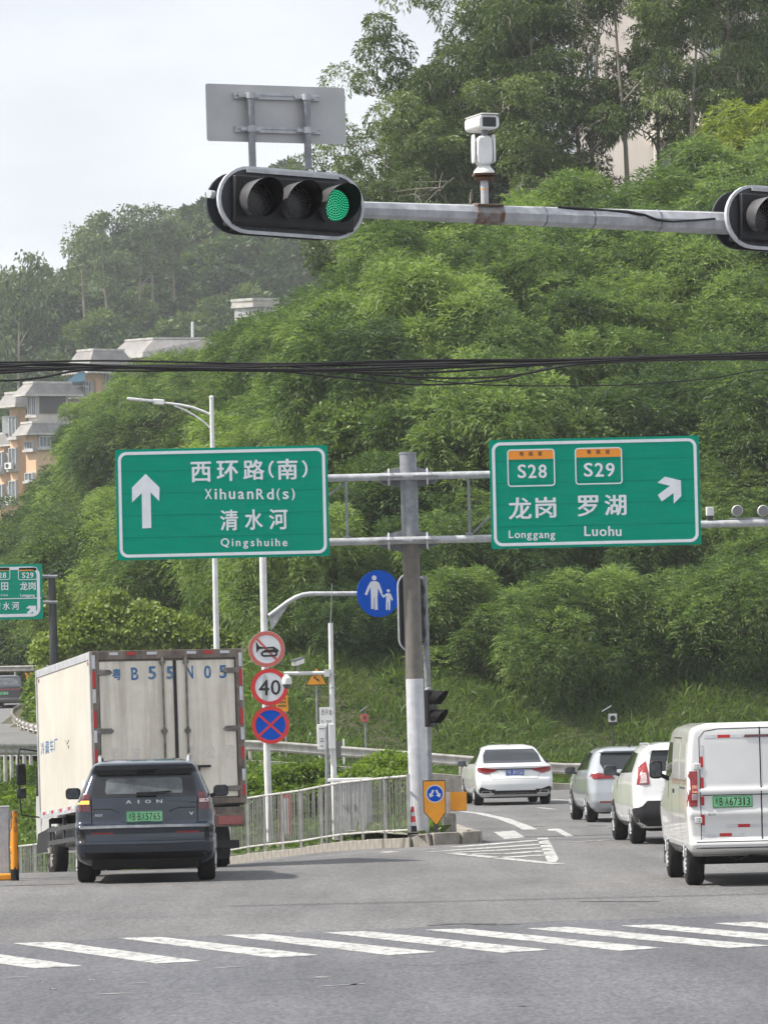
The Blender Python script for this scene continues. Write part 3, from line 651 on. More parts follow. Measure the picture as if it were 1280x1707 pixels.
# bamboo-like clump, far right
prB = [proto('bamboo_clump', *make_dome(71, rx=2.6, rz=2.9, h=3.6, m=M['leaf_bamboo'], puffs=40, per=130, L_=0.6, lw=0.06, ll=0.42, k=3, droop=1.0, light=0.6), M['bark'], 'yellow green bamboo clump with long drooping leaves at the right edge', 'bamboo', 'bamboo clumps at the right edge of the slope')]
for px, py, y, s in ((1262,190,196,1.0),(1215,290,198,0.75),(1290,330,190,0.9),(1180,330,200,0.6)):
    t = at(px, py, y); place(prB, 0, (t.x, y, t.z - 6.2*s), px*0.1, s)
# far hill
rf = random.Random(11)
prF = [proto('hill_tree', *make_dome(80+i, rx=5.2, rz=4.0, h=4.6, puffs=28, per=85, m=M['leaf_far'], L_=1.1, lw=0.40, ll=0.8, k=2, droop=0.25, light=[0.25,0.5,0.85][i]), M['bark'], 'rounded tree in the hazy woods of the far hill', 'tree', 'trees covering the far hill') for i in range(3)]
prG = [proto('pale_eucalyptus', *make_euc(90+i, H=20, W=3.6, dens=0.8, m=M['leaf_fare'], ll=0.7, lw=0.32, per=55, start=0.45, limbs=10, pr0=1.7, tr=0.32), M['bark_pale'], 'pale slender eucalyptus with whitish trunk on the far ridge', 'tree', 'pale eucalyptus trees of the far hill') for i in range(3)]
VF = [(470,'on its skyline'),(540,'on its upper slope'),(600,'halfway down its slope'),(9999,'low behind the apartments')]
HF = [(90,'near the left edge'),(200,'left of the pale ridge trees'),(330,'right of the pale ridge trees'),(9999,'below the traffic light')]
fp = []
for _ in range(6000):
    y = rf.uniform(470, 770); x = rf.uniform(-0.088*y, -0.015*y)
    if all((x-a)**2 + ((y-b)*0.8)**2 > 6.3**2 for a, b in fp): fp.append((x, y))
for i, (x, y) in enumerate(fp[:285]):
    t = (y - 470) / 300; k = rf.choice([0,1,2,2]) if t < 0.35 else rf.choice([0,0,1,0,1])
    zone(place(prF, k, (x, y, fz(x, y) - 1.2), rf.uniform(0, 6.28), rf.uniform(0.75, 1.25)), 'hazy rounded far-hill tree', VF, HF)
for i, (px, py, y) in enumerate([(25,430,640),(140,425,690),(155,398,700),(195,385,700),(230,402,690),(258,392,700),(285,400,700),(175,440,680),(-20,460,690)]):
    y -= 60; t = at(px, py, y); zb = fz(t.x, y) + 2; q = max(0.8, (t.z - zb)/19.5); place(prG, i, (t.x, y, zb), i*1.3, (0.85, 0.85, q))
# trees by the buildings and behind the ramp
for i, (px, py, y, s, k) in enumerate([(138,670,300,0.36,3),(120,706,298,0.34,1),(155,705,296,0.45,0),(118,775,292,0.55,2),(160,750,290,0.7,3),(88,815,285,0.5,4),(125,815,282,0.8,1),(62,872,278,0.5,0),(10,893,276,0.6,3),(85,840,274,0.9,2),(170,790,270,1.0,3),(200,740,268,1.0,0),(140,850,262,1.0,4),(215,690,262,1.0,1),(-40,895,276,0.7,1),(190,850,258,1.0,2),(228,632,262,0.75,3),(262,612,262,0.7,0),(300,590,262,0.75,4),(340,580,262,0.8,1),(275,650,256,0.9,2),(320,640,254,0.9,0),(232,690,256,0.9,4)]):
    t = at(px, py, y); o = place(prA, k, (t.x, y, t.z - 4.7*1.35*s), i*0.9, (1.35*s,)*3); o['label'] = 'feathery tree hiding the foot of the apartment blocks' if py > 720 else 'feathery treetop in front of the louvred balcony block'; o['group'] = 'trees in front of the apartment blocks'
rk = random.Random(19)
for i in range(44):
    px = rk.uniform(-60, 230); y = rk.uniform(251, 292)
    k = i % 3; top = (lerp(885, 960, rk.random()), lerp(940, 1030, rk.random()), lerp(1000, 1085, rk.random()))[k]; y = (rk.uniform(270,292), rk.uniform(260,272), rk.uniform(249.5,258))[k]
    t = at(px, top, y); place(prA, rk.randrange(5), (t.x, y, t.z - 4.6*1.35), rk.uniform(0, 6), (1.35,1.35,1.35), 'dark leafy tree behind the upper guard rail on the left', 'trees behind the upper guard rail')

# vines and leafy cover: one mass each
def cover(name, n, sampler, L_, W_, m, label, cat, up=0.6, seed=1, origin=(0,0,0), light=0.5):
    rg = np.random.default_rng(seed); P = np.array([sampler(rg) for _ in range(n)]); D = rg.normal(size=(n,3)) * 0.7 + np.array([0,-0.25,up])
    tn = np.clip(light + rg.normal(size=n)*0.22, 0, 1); V, T = diamonds(P, D, L_*rg.uniform(0.6,1.3,n), W_*rg.uniform(0.6,1.3,n), 0.25, tn, rg)
    o = link(name, leaf_mesh(name, V - np.array(origin), T, m)); o.location = origin; tag(o, label, cat, kind='stuff'); return o
def mound_sampler(blobs):
    w = np.array([b[3]**2 for b in blobs]); w = w / w.sum()
    def f(rg):
        b = blobs[rg.choice(len(blobs), p=w)]; d = rg.normal(size=3); d /= np.linalg.norm(d); d[2] = abs(d[2]) if rg.random() < 0.7 else d[2]; r = rg.uniform(0.6, 1.0)
        return np.array([b[0] + d[0]*b[3]*r, b[1] + d[1]*b[3]*r, b[2] + d[2]*b[3]*b[4]*r])
    return f
def blobs_px(lst): return [(*at(px, py, y), r, q) for px, py, y, r, q in lst]
B = blobs_px([(px, py, 149.5, r, 0.8) for px, py, r in ((1230,1050,0.8),(1262,1040,0.9),(1245,1085,0.8),(1280,1080,0.9),(1215,1080,0.5),(1290,1120,0.7),(1235,1130,0.35),(1233,1160,0.25),(1175,1105,0.25),(1172,1135,0.25),(1168,1160,0.3),(1260,1020,0.5),(1225,1105,0.4))])
cover('climbing_vine', 5200, mound_sampler(B), 0.17, 0.15, M['leaf_vine'], 'pale leafy vine draping over dark bushes above the white van', 'vine', 0.1, 3, tuple(B[0][:3]), 0.55)
B = blobs_px([(px, py, 158, r, 0.7) for px, py, r in ((110,1085,1.2),(150,1070,1.3),(200,1060,1.4),(250,1060,1.4),(170,1030,1.0),(140,1050,1.0),(300,1070,1.3),(230,1030,0.9),(85,1100,0.8),(340,1085,1.2),(185,1000,0.6),(95,1010,0.5),(92,980,0.4),(380,1090,1.0))])
cover('climbing_vine', 17000, mound_sampler(B), 0.17, 0.13, M['leaf_vine'], 'bright green creeper heaped on the bank behind the box truck', 'vine', 0.2, 4, tuple(B[0][:3]), 0.6)
B = blobs_px([(px, py, y, r, 0.8) for px, py, y, r in ((62,1150,212,0.6),(64,1175,208,0.7),(70,1140,214,0.7),(60,1195,204,0.6),(80,1165,212,1.2),(90,1190,205,1.2),(66,1205,198,0.5))])
cover('ramp_bush', 3600, mound_sampler(B), 0.24, 0.16, M['leaf_bank'], 'pale green bush inside the curved guard rail on the ramp', 'bush', 0.4, 5, tuple(B[0][:3]), 0.45)
# tall grass on the slope behind the guard rail
def grass_field(name, n, xr, yr, zf, h, w, m, label, seed, tilt=0.45, keep=None, light=0.45):
    rg = np.random.default_rng(seed); x = rg.uniform(*xr, n); y = yr[0] + (yr[1]-yr[0]) * rg.random(n)
    P = np.array([(a, b, zf(a, b)) for a, b in zip(x, y) if keep is None or keep(a, b)]); n = len(P)
    D = rg.normal(size=(n,3)) * tilt + np.array([0.1, -0.1, 1.0])
    patch = np.array([math.sin(p[0]*0.9 + 1.3*math.sin(p[1]*0.7)) * 0.10 + math.sin(p[0]*2.7 + p[1]*1.9) * 0.07 for p in P])
    tn = np.clip(light + patch + rg.normal(size=n)*0.18, 0, 1); hh = h * rg.uniform(0.5, 1.3, n) * (1 + 2*patch)
    V, T = diamonds(P, D, hh, w*rg.uniform(0.6,1.5,n), 0.35, tn, rg); c = P.mean(axis=0); o = link(name, leaf_mesh(name, V - c, T, m)); o.location = c
    return tag(o, label, 'grass', kind='stuff')
grass_field('slope_grass', 30000, (-20, -3), (141, 205), lambda a, b: hz(a, b) - 0.05, 0.5, 0.16, M['leaf_bank'], 'leafy weeds covering the steep bank beside the ramp', 27, tilt=0.8, keep=lambda a, b: 0.1 < a - xe(b) < 9.0, light=0.3)
grass_field('slope_grass', 170000, (-13, 16), (138.0, 153.5), lambda a, b: hz(a, b) - 0.05, 0.42, 0.030, M['grass'], 'tall green grass on the slope behind the guard rail', 21, keep=lambda a, b: a - xe(b) > 0.2)
grass_field('grass_tufts', 26000, (-13, 16), (138.2, 152.5), lambda a, b: hz(a, b) - 0.05, 0.85, 0.045, M['grass'], 'clumps of longer pale grass standing above the slope grass', 25, tilt=0.55, keep=lambda a, b: a - xe(b) > 0.3 and math.sin(a*1.9+2*math.sin(b*1.1))+math.sin(b*2.3+a) > 0.55, light=0.75)
grass_field('slope_weeds', 9000, (-13, 16), (138.0, 151.5), lambda a, b: hz(a, b) + 0.05, 0.30, 0.15, M['leaf_b'], 'dark broad-leaved weeds in patches on the slope', 26, tilt=0.9, keep=lambda a, b: a - xe(b) > 0.3 and math.sin(a*1.3-b*0.9)+math.sin(a*3.1+b*1.7) > 1.15, light=0.5)
# leafy weeds on the bank between fence and guard rail
def bank_keep(a, b): return -0.087*b < a < bank_r(b) - 0.2 and b > fpath(640 + a/b*F) + 0.6
grass_field('bank_weeds', 60000, (-12, 1), (80.5, 136.5), lambda a, b: isl(a, b) - 0.03, 0.36, 0.085, M['leaf_bank'], 'leafy green weeds covering the bank behind the white railing', 22, tilt=0.8, keep=bank_keep, light=0.5)
def shrubs(lst, n, L_, W_, seed, label, light=0.5, nm='weedy_shrub', m='leaf_bank'):
    B = blobs_px(lst); cover(nm, n, mound_sampler(B), L_, W_, M[m], label, 'shrub', 0.5, seed, tuple(B[0][:3]), light)
shrubs([(600,1300,88,.35,.8),(625,1290,89,.4,.9),(650,1285,90,.45,.9),(672,1290,89,.4,.9),(612,1320,87,.35,.8),(640,1312,87,.4,.8),(665,1315,87,.4,.8),(585,1310,88,.3,.8),(635,1280,91,.3,.9),(555,1315,90,.3,.8)], 9000, 0.10, 0.05, 31, 'leafy green shrubs behind the white railing beside the thick pole', 0.6)
shrubs([(425,1325,95,.4,.8),(445,1310,97,.35,.8),(470,1310,97,.45,.8),(495,1300,98,.4,.8),(515,1300,98,.4,.8),(535,1290,99,.35,.8),(480,1335,95,.4,.8),(510,1340,94,.4,.8),(440,1345,94,.4,.8),(540,1325,94,.35,.8)], 9000, 0.13, 0.065, 32, 'low green weeds behind the railing left of the utility cabinet', 0.55)
# ---------------- street furniture ----------------
def hit(px, py, c, rz=0.0):
    """local (x, z) where a photo ray meets the vertical plane through c turned by rz"""
    d = ray(px, py); n = Vector((-math.sin(rz), math.cos(rz), 0)); o = Vector((0, 0, CAMZ)); c = Vector(c)
    p = o + d * ((c - o).dot(n) / d.dot(n)) - c
    return (p.x * math.cos(rz) + p.y * math.sin(rz), p.z)
class Pl:
    def __init__(s, c, rz=0.0): s.c = Vector(c); s.rz = rz; s.s = s.c.y / F / 1.0
    def __call__(s, px, py): return hit(px, py, s.c, s.rz)
    def poly(s, pts): return [s(*p) for p in pts]
    def text(s, mb, t, px, py, w, h, y, bold=0.0, flip=1):
        x, z = s(px, py); text_mb(mb, t, x, z, w * s.s if w else None, h * s.s, y, bold, flip=flip)
    def line(s, r, t, px0, px1, pyb, ch, m='sign_white', y=-0.005, bold=0.02):
        """spaced latin letters between px0 and px1 on the baseline pyb, capitals ch pixels high"""
        G = [glyphs(c)[0] for c in t]; k = ch / 0.70; ws = [(max(v.x for v in g) - min(v.x for v in g)) * k for g in G]; gap = (px1 - px0 - sum(ws)) / (len(t) - 1); x = px0
        for c, g, w in zip(t, G, ws):
            a, b = min(v.y for v in g) * k, max(v.y for v in g) * k; s.char(r, c, x + w/2, pyb - (a + b)/2, w, b - a, m, y, bold); x += w + gap
    def char(s, r, t, px, py, w, h, m='sign_white', y=-0.005, bold=0.022):
        mb = MB(); s.text(mb, t, px, py, w, h, y, bold); mb.build('character', M[m], r, local=True, smooth_deg=0)
def scaled(pts, k, o): return [(o[0] + x / k, o[1] + y / k) for x, y in pts]

M['joint_green'] = mat('sign_sheet_joint', (0.0,0.13,0.085), 0.7, spec=0.1)
# --- big green sign boards ---
def sign_board(cpx, cpy, wpx, hpx, Y, label, thick=0.04):
    c = at(cpx, cpy, Y); r = thing('direction_sign', c, label, 'road sign'); P = Pl(c)
    w, h = wpx * P.s, hpx * P.s
    mb = MB(); mb.prism(rrect(0, 0, w, h, 0.03), 0, thick); mb.build('panel', M['green_sign'], r, local=True, smooth_deg=20)
    for k in range(1, 5): mb = MB(); mb.box((0, -0.0006, h*(k/5-0.5)), (w*0.985, 0.0016, 0.007)); mb.build('sheet_joint', M['joint_green'], r, local=True, smooth_deg=0)
    b = 4.2 * P.s; g = 5.0 * P.s
    mb = MB(); mb.ring(rrect(0, 0, w - 2*b, h - 2*b, 14*P.s, 6), rrect(0, 0, w - 2*b - 2*g, h - 2*b - 2*g, 9.5*P.s, 6), -0.004, 0.001); mb.build('border', M['sign_white'], r, local=True, smooth_deg=20)
    mb = MB()
    for k in (0.22, 0.5, 0.78): mb.box((0, thick + 0.025, h*(k-0.5)), (w*0.97, 0.05, 0.06))
    mb.build('back_rail', M['galv'], r, local=True)
    return r, P
YG = 80.0
r, P = sign_board(370.7, 838, 354, 185, YG - 0.42, 'wide green overhead sign with a straight up arrow, left of the thick pole')
mb = MB()
for t, x, y, w, h in (('西',335,786.6,34,34),('环',379,785,36,34),('路',423,783,35.5,34),('（',452,782.3,8.5,29),('南',479,782,34,35),('）',508,781.5,8.5,29)): P.char(r, t, x, y, w, h)
for t, x, y, w, h in (('清',382,867,30,35),('水',423,866,30,34.5),('河',464,865.5,31,34.5)): P.char(r, t, x, y, w, h)

mb = MB()
x0 = 341.5
for ch, w, h, dy in (('X',11.5,17,0),('i',3.2,17.5,0),('h',10,18,0),('u',10,13,2),('a',10,13,2),('n',10,13,2),('R',12.5,17.5,0),('d',11,18,0),('(',5,20,0.5),('s',9.5,13,2),(')',5,20,0.5)):
    k = (x0 - 341.5) * 0.0; P.char(r, ch, x0 + w/2, 823.5 + dy, w, h, bold=0.018); x0 += w + 5.2
P.line(r, 'Qingshuihe', 368, 479, 910.5, 13.5)
mb = MB(); mb.prism(P.poly(scaled([(227,218),(300,290),(298,360),(253,315),(257,500),(210,502),(207,318),(157,367),(156,290)], 3.122, (170,720))), -0.005, 0.0); mb.build('arrow', M['sign_white'], r, local=True, smooth_deg=0)

r, P = sign_board(992, 820.5, 350, 182, YG - 0.42, 'green overhead sign with two route shields and slanting arrow, right of the thick pole')
q = lambda pts: scaled(pts, 2.56, (780, 700))
def shield(r, P, x0, y0, x1, y1, hy, num, nx0, nx1, ny0, ny1, chars, k=2.56, o=(780,700), b=5.0):
    a = P(o[0]+x0/k, o[1]+y1/k); c_ = P(o[0]+x1/k, o[1]+y0/k); w, h = c_[0]-a[0], c_[1]-a[1]; cx, cz = (a[0]+c_[0])/2, (a[1]+c_[1])/2; bw = b/k*P.s
    mb = MB(); mb.ring(rrect(cx, cz, w, h, 3*bw, 4), rrect(cx, cz, w-2*bw, h-2*bw, 2*bw, 4), -0.006, 0.0005); f = mb.build('route_shield', M['sign_white'], r, local=True, smooth_deg=0)
    hh = (hy - y0) / k * P.s - bw
    mb = MB(); mb.prism([(a[0]+bw, c_[1]-bw-hh), (c_[0]-bw, c_[1]-bw-hh), (c_[0]-bw, c_[1]-bw), (a[0]+bw, c_[1]-bw)], -0.004, 0.0); mb.build('orange_band', M['sign_orange'], f, local=True, smooth_deg=0)
    mb = MB()
    for ch, x, y, s_ in chars: P.text(mb, ch, o[0]+x/k, o[1]+y/k, s_/k, s_/k, -0.006, 0.012)
    mb.build('small_lettering', M['sign_black'], f, local=True, smooth_deg=0)
    mb = MB(); n = len(num); cw = (nx1 - nx0) / n
    for i, ch in enumerate(num): P.text(mb, ch, o[0]+(nx0+cw*(i+0.5))/k, o[1]+((ny0+ny1)/2)/k, cw*0.78/k, (ny1-ny0)/k, -0.006, 0.02)
    mb.build('route_number', M['sign_white'], f, local=True, smooth_deg=0)
shield(r, P, 170, 122, 369, 286, 165, 'S28', 208, 340, 190, 248, [('粤',228,145,19),('高',267,144,19),('速',306,143,19)])
shield(r, P, 459, 115, 656, 277, 156, 'S29', 490, 630, 183, 242, [('粤',516,137,19),('高',555,136,19),('速',595,135,19)])
mb = MB()
for t, x0, x1, y0, y1 in (('龙',173,271,330,424),('岗',288,376,328,418),('罗',467,556,322,412),('湖',582,676,318,408)): P.char(r, t, 780+(x0+x1)/5.12, 700+(y0+y1)/5.12, (x1-x0)/2.56, (y1-y0)/2.56)

P.line(r, 'Longgang', 848, 925, 897, 13)
P.line(r, 'Luohu', 974, 1035.5, 893.5, 17)
mb = MB(); mb.prism(P.poly(q([(810,320),(826,348),(877,312),(878,357),(910,325),(908,258),(840,242),(808,268),(862,281)])), -0.005, 0.0); mb.build('arrow', M['sign_white'], r, local=True, smooth_deg=0)

# far-left sign
YF = 152.0
r, P = sign_board(-24, 988, 190, 92, YF, 'small green direction sign cut off by the left picture edge')
o5 = (0, 920); k5 = 5.69
shield(r, P, 173, 142, 352, 268, 178, 'S29', 205, 322, 196, 248, [('粤',232,163,17),('高',262,163,17),('速',293,163,17)], k5, o5, 6)
shield(r, P, -84, 142, 95, 268, 178, 'S28', -56, 62, 196, 248, [('粤',-22,163,17),('高',10,163,17),('速',42,163,17)], k5, o5, 6)
mb = MB()
for t, x0, x1, y0, y1 in (('盐',-70,-4,290,365),('田',12,78,290,365),('龙',190,262,285,364),('岗',272,338,285,362),('清',-62,6,480,554),('水',25,94,476,552),('河',112,182,474,550)): P.char(r, t, (x0+x1)/2/k5, 920+(y0+y1)/2/k5, (x1-x0)/k5, (y1-y0)/k5, bold=0.02)

for t, x, y, w, h in (('Yantian',1.0,992,23.5,5),('Longgang',46,992.5,24,6),('Qingshuihe',4,1026,45,6)): P.line(r, t, x-w/2, x+w/2, y+h*0.35, h*0.8)
mb = MB(); a = P(-115, 998); b = P(68.5, 998); mb.box(((a[0]+b[0])/2, -0.002, P(20,998)[1]), (b[0]-a[0], 0.006, 0.028)); mb.build('divider', M['sign_white'], r, local=True)
mb = MB(); mb.prism(P.poly(scaled([(255,578),(272,600),(315,565),(316,604),(342,580),(342,512),(275,512),(246,535),(292,540)], k5, o5)), -0.005, 0.0); mb.build('arrow', M['sign_white'], r, local=True, smooth_deg=0)
c = at(92, 1102, YF + 0.4); zb = hz(c.x, c.y)
r = thing('sign_pole', (c.x, c.y, zb - 0.2), 'dark grey tapered pole carrying the small green sign at the left', 'pole')
mb = MB(); p0 = at(91.5, 1100, YF+0.4); p1 = at(86, 955, YF+0.4); p0.z = zb - 0.2; mb.tube([p0, p0.lerp(p1, 0.5), p1], [0.155, 0.14, 0.115], 16); mb.build('pole', M['dark_grey'], r)
mb = MB()
for y in (962, 1005): mb.tube([at(-110, y, YF+0.3), at(96, y - 1, YF+0.3)], 0.055, 8)
mb.build('cross_beam', M['galv'], r)

# --- thick gantry pole ---
YP = 80.9
base = at(700, 1394, YP); base.z = 0.16
r = thing('gantry_pole', base, 'thick round pole, brown in the middle and white below, carrying both big green signs', 'pole')
def pole_part(nm, pts, rr, m):
    mb = MB(); mb.tube([at(x, y, YP) for x, y in pts], [v * S(YP) for v in rr], 24); return mb.build(nm, m, r)
pole_part('upper_section', [(679.6,757),(682,820),(684.6,899)], [14,14.2,14.4], M['galv'])
pole_part('middle_section', [(684.6,899),(687.5,1010),(690.8,1132)], [14.0,14.2,14.6], M['pole_brown'])
mb = MB(); pts = [at(690.8,1132,YP), at(695,1260,YP), at(699.5,1384,YP)]; pts.append(pts[-1] + Vector((0.02, 0, -0.2))); mb.tube(pts, [14.7*S(YP), 15.2*S(YP), 16*S(YP), 16*S(YP)], 24); mb.build('lower_section', M['pole_white'], r)
mb = MB(); t = at(679.6, 757, YP); mb.cyl(t, t + Vector((0,0,0.03)), 14.8*S(YP), n=24); mb.build('cap', M['galv'], r)
for yl, yr_ in ((797.5, 790.5), (904, 897.5)):
    mb = MB(); a, b = at(200, yl + 8, YP - 0.15), at(1160, yr_ - 8, YP - 0.15); a.z = b.z = (at(680, (yl+yr_)/2, YP-0.15)).z; a2 = at(668, 0, YP-.15); mb.tube([a, b], 6.2*S(YP), 14); mb.build('cross_beam', M['galv_light'], r)
    cc = at(680, (yl + yr_) / 2 + 0.5, YP - 0.15)
    for s_ in (-1, 1):
        X = lambda dx: cc.x + s_ * dx * S(YP)
        mb = MB(); z = cc.z; u = S(YP)
        for dy in (0.22,): mb.prism([(X(8), z-18*u), (X(32), z-12*u), (X(50), z-7*u), (X(50), z+7*u), (X(32), z+13*u), (X(8), z+20*u)], YP + dy, YP + dy + 0.02)
        mb.prism([(X(8), z-1.2*u), (X(50), z-1.2*u), (X(50), z+1.2*u), (X(8), z+1.2*u)], YP - 0.36, YP + 0.22)
        mb.build('flange_plate', M['galv'], r, smooth_deg=20)
        mb = MB(); mb.tube([(X(32), YP+0.28, z+13*u), (X(32), YP-0.26, z+12.5*u), (X(32), YP-0.30, z), (X(32), YP-0.26, z-12*u), (X(32), YP+0.26, z-12*u)], 0.014, 6); mb.build('u_bolt', M['white_paint'], r)
for px, y0, y1 in ((577, 803, 897), (781, 797, 891)):
    mb = MB(); a, b = at(px, y0, YP-0.15), at(px + 1.5, y1, YP-0.15); mb.box((a + b) / 2, (4.5*S(YP), 0.05, (a - b).length)); mb.box(b, (12*S(YP), 0.03, 7*S(YP))); mb.build('strut', M['galv'], r)
for pts in (((577,803),(548,826)), ((788,889),(818,860))):
    mb = MB(); mb.tube([at(*pts[0], YP-0.1), at(*pts[1], YP-0.1)], 0.018, 6); mb.build('brace', M['galv'], r)

# --- mast arm with two signal heads, camera and back-turned board ---
RZ = R(27); YT = 43.0
cT = at(486, 338, YT); PT = Pl(cT, RZ); ex = Vector((math.cos(RZ), math.sin(RZ), 0)); ey = Vector((-math.sin(RZ), math.cos(RZ), 0))
def W(px, py, dy=0.0):
    c_ = cT + ey * dy; x, z = hit(px, py, c_, RZ); return c_ + ex * x + Vector((0, 0, z))
a0 = W(596, 349, 0.17); a1 = W(1190, 371, 0.17); dirv = (a1 - a0).normalized(); polep = a0 + dirv * 12.5
r = thing('signal_mast_arm', (polep.x, polep.y, 0), 'long grey tapered arm across the upper right holding traffic lights and a camera', 'mast arm')
mb = MB(); mb.tube([a0 - dirv*1.15, a0, a1, polep], [0.066, 0.078, 0.108, 0.14], 8); mb.build('arm', M['galv_light'], r, smooth_deg=20)
mb = MB(); mb.tube([Vector((polep.x, polep.y, 0)), polep + Vector((0,0,0.4))], [0.19, 0.15], 12); mb.cyl((polep.x, polep.y, 0), (polep.x, polep.y, 0.04), 0.32, n=16); mb.build('post', M['galv_light'], r)
mb = MB()
for px in (812,): 
    c = W(px, 356.5, 0.17); mb.cyl(c - dirv*0.14, c + dirv*0.14, 0.098, 0.101, 8)
mb.build('saddle', M['saddle'], r)
mb = MB(); c = W(810, 343, 0.17); mb.box(c + Vector((0,0,0.0)), (0.27, 0.20, 0.015), Matrix.Rotation(RZ, 3, 'Z')); mb.build('saddle_plate', M['rust'], r)
for px in (1095, 985, 905): 
    c = W(px, 357 + (px-806)*0.036, 0.17); mb = MB(); rr = interp(px, [600,1190],[0.082,0.112]); mb.cyl(c - dirv*0.008, c + dirv*0.008, rr, rr, 8); mb.build('strap', M['galv'], r, smooth_deg=0)
mb = MB(); mb.tube([W(930,345,.12), W(960,347,.11), W(1010,350,.11), W(1045,353,.10), W(1075,358,.06), W(1095,366,.04), W(1120,369,.04), W(1150,367,.05), W(1192,364,.06)], [0.012,0.017,0.012,0.018,0.012,0.014,0.01,0.01,0.01], 6); mb.build('cable', M['black'], r)

def stadium(cx, cz, w, h, n=14):
    rr = h / 2; pts = []
    for k in range(n+1): a = R(-90 + 180*k/n); pts.append((cx + w/2 - rr + rr*math.cos(a), cz + rr*math.sin(a)))
    for k in range(n+1): a = R(90 + 180*k/n); pts.append((cx - w/2 + rr + rr*math.cos(a), cz + rr*math.sin(a)))
    return pts
M['led'] = mat('lit_green_led', (0.02,0.5,0.25), 0.3, emit=(0.04,0.9,0.40), es=0.75)
M['led_back'] = mat('green_lens_glow', (0.0,0.03,0.02), 0.3, emit=(0.0,0.30,0.16), es=0.18)
M['lens_dark'] = mat('unlit_lens', (0.012,0.012,0.013), 0.25)
M['led_off'] = mat('unlit_led', (0.045,0.042,0.04), 0.3)
M['rim_white'] = mat('white_reflective_rim', (0.55,0.57,0.6), 0.5, 0, (0.42,0.43,0.45), 8)
M['board_black'] = mat('black_backing_board', (0.028,0.033,0.042), 0.5, 0, (0.016,0.018,0.022), 3, streak=((0.075,0.075,0.072),0.75,9))
def signal_head(c, lit, label):
    r = thing('traffic_light', c, label, 'traffic light', rz=RZ, ry=R(2.3))
    u = S(YT)
    mb = MB(); mb.prism(stadium(0, 0, 1.44, 0.585), 0.0, 0.03); mb.prism(stadium(-0.0, 0.0, 1.40, 0.56), 0.30, 0.33); mb.build('backing_board', M['board_black'], r, local=True, smooth_deg=25)
    mb = MB(); mb.ring(stadium(0, 0, 1.46, 0.605), stadium(0, 0, 1.405, 0.55), -0.008, 0.034); mb.build('white_rim', M['rim_white'], r, local=True, smooth_deg=25)
    mb = MB(); mb.box((0, 0.05, -0.01), (1.20, 0.24, 0.44)); mb.build('housing', M['black'], r, local=True, bevel=0.015)
    mb = MB(); mb.box((0.0, 0.16, -0.17), (1.0, 0.20, 0.20)); mb.build('rear_box', M['black_matt'], r, local=True, bevel=0.01)
    mb = MB(); mb.box((0.0, -0.02, 0.262), (0.92, 0.02, 0.035)); mb.build('top_channel', M['galv_light'], r, local=True)
    mb = MB(); mb.cyl((-0.72, 0.12, 0.04), (-0.775, 0.10, 0.04), 0.036, 0.036, 14); mb.build('side_port', M['rim_white'], r, local=True) if lit >= 0 else None
    for i in range(3):
        cx = -0.385 + 0.388 * i; on = (i == lit)
        mb = MB(); mb.lathe([(0.0, 0.0), (0.08, -0.002), (0.146, -0.012)], (cx, -0.085, 0), (0, -1, 0), 28)
        ln = mb.build('lens', M['led_back'] if on else M['lens_dark'], r, local=True)
        mb = MB()
        for ring_, (rad, n) in enumerate(((0.0,1),(0.022,6),(0.044,12),(0.066,18),(0.088,24),(0.110,30),(0.131,36))):
            for k in range(n):
                a = 2*math.pi*k/n + ring_*0.1; x, z = cx + rad*math.cos(a), rad*math.sin(a); s_ = 0.0062
                mb.add([(x+s_*math.cos(t), -0.090, z+s_*math.sin(t)) for t in [i_*math.pi/3 for i_ in range(6)]], [(0,1,2,3,4,5)])
        o = mb.build('led_dots', M['led'] if on else M['led_off'], ln, local=True, smooth_deg=0); tag(o, kind='stuff')
        # visor: a tunnel hood cut back at the bottom
        mb = MB(); n = 30; vo = []; 
        for k in range(n + 1):
            a = R(-62 + (304) * k / n); up = 0.5 + 0.5*math.sin(a); Ld = 0.10 + 0.19 * (max(0, math.sin(a) + 0.75) / 1.75) ** 0.8
            for rad in (0.168, 0.162):
                for t in (0.0, 0.5, 1.0): vo.append((cx + rad*math.cos(a)*(1+0.02*t), -0.07 - Ld*t, rad*math.sin(a)*(1+0.02*t)))
        fs = []
        for k in range(n):
            b, e = k*6, (k+1)*6
            for j in range(2): fs += [(b+3+j, e+3+j, e+4+j, b+4+j)]
            fs.append((b+2, b+5, e+5, e+2))
        fs += [(0,3,4,1), (1,4,5,2)]; e = n*6; fs += [(e,e+1,e+4,e+3), (e+1,e+2,e+5,e+4)]
        fo = [(k*6+j, k*6+j+1, k*6+7+j, k*6+6+j) for k in range(n) for j in range(2)]
        mb.add(vo, fs); mb.f += fo; mb.m += [1]*len(fo); mb.build('visor', [M['visor_in'], M['visor_out']], r, local=True)
    return r
signal_head(cT, 2, 'wide black three-lens traffic light with its right lens lit green')
P2 = W(1320, 366); signal_head(P2, -1, 'unlit black three-lens traffic light cut off by the right picture edge')
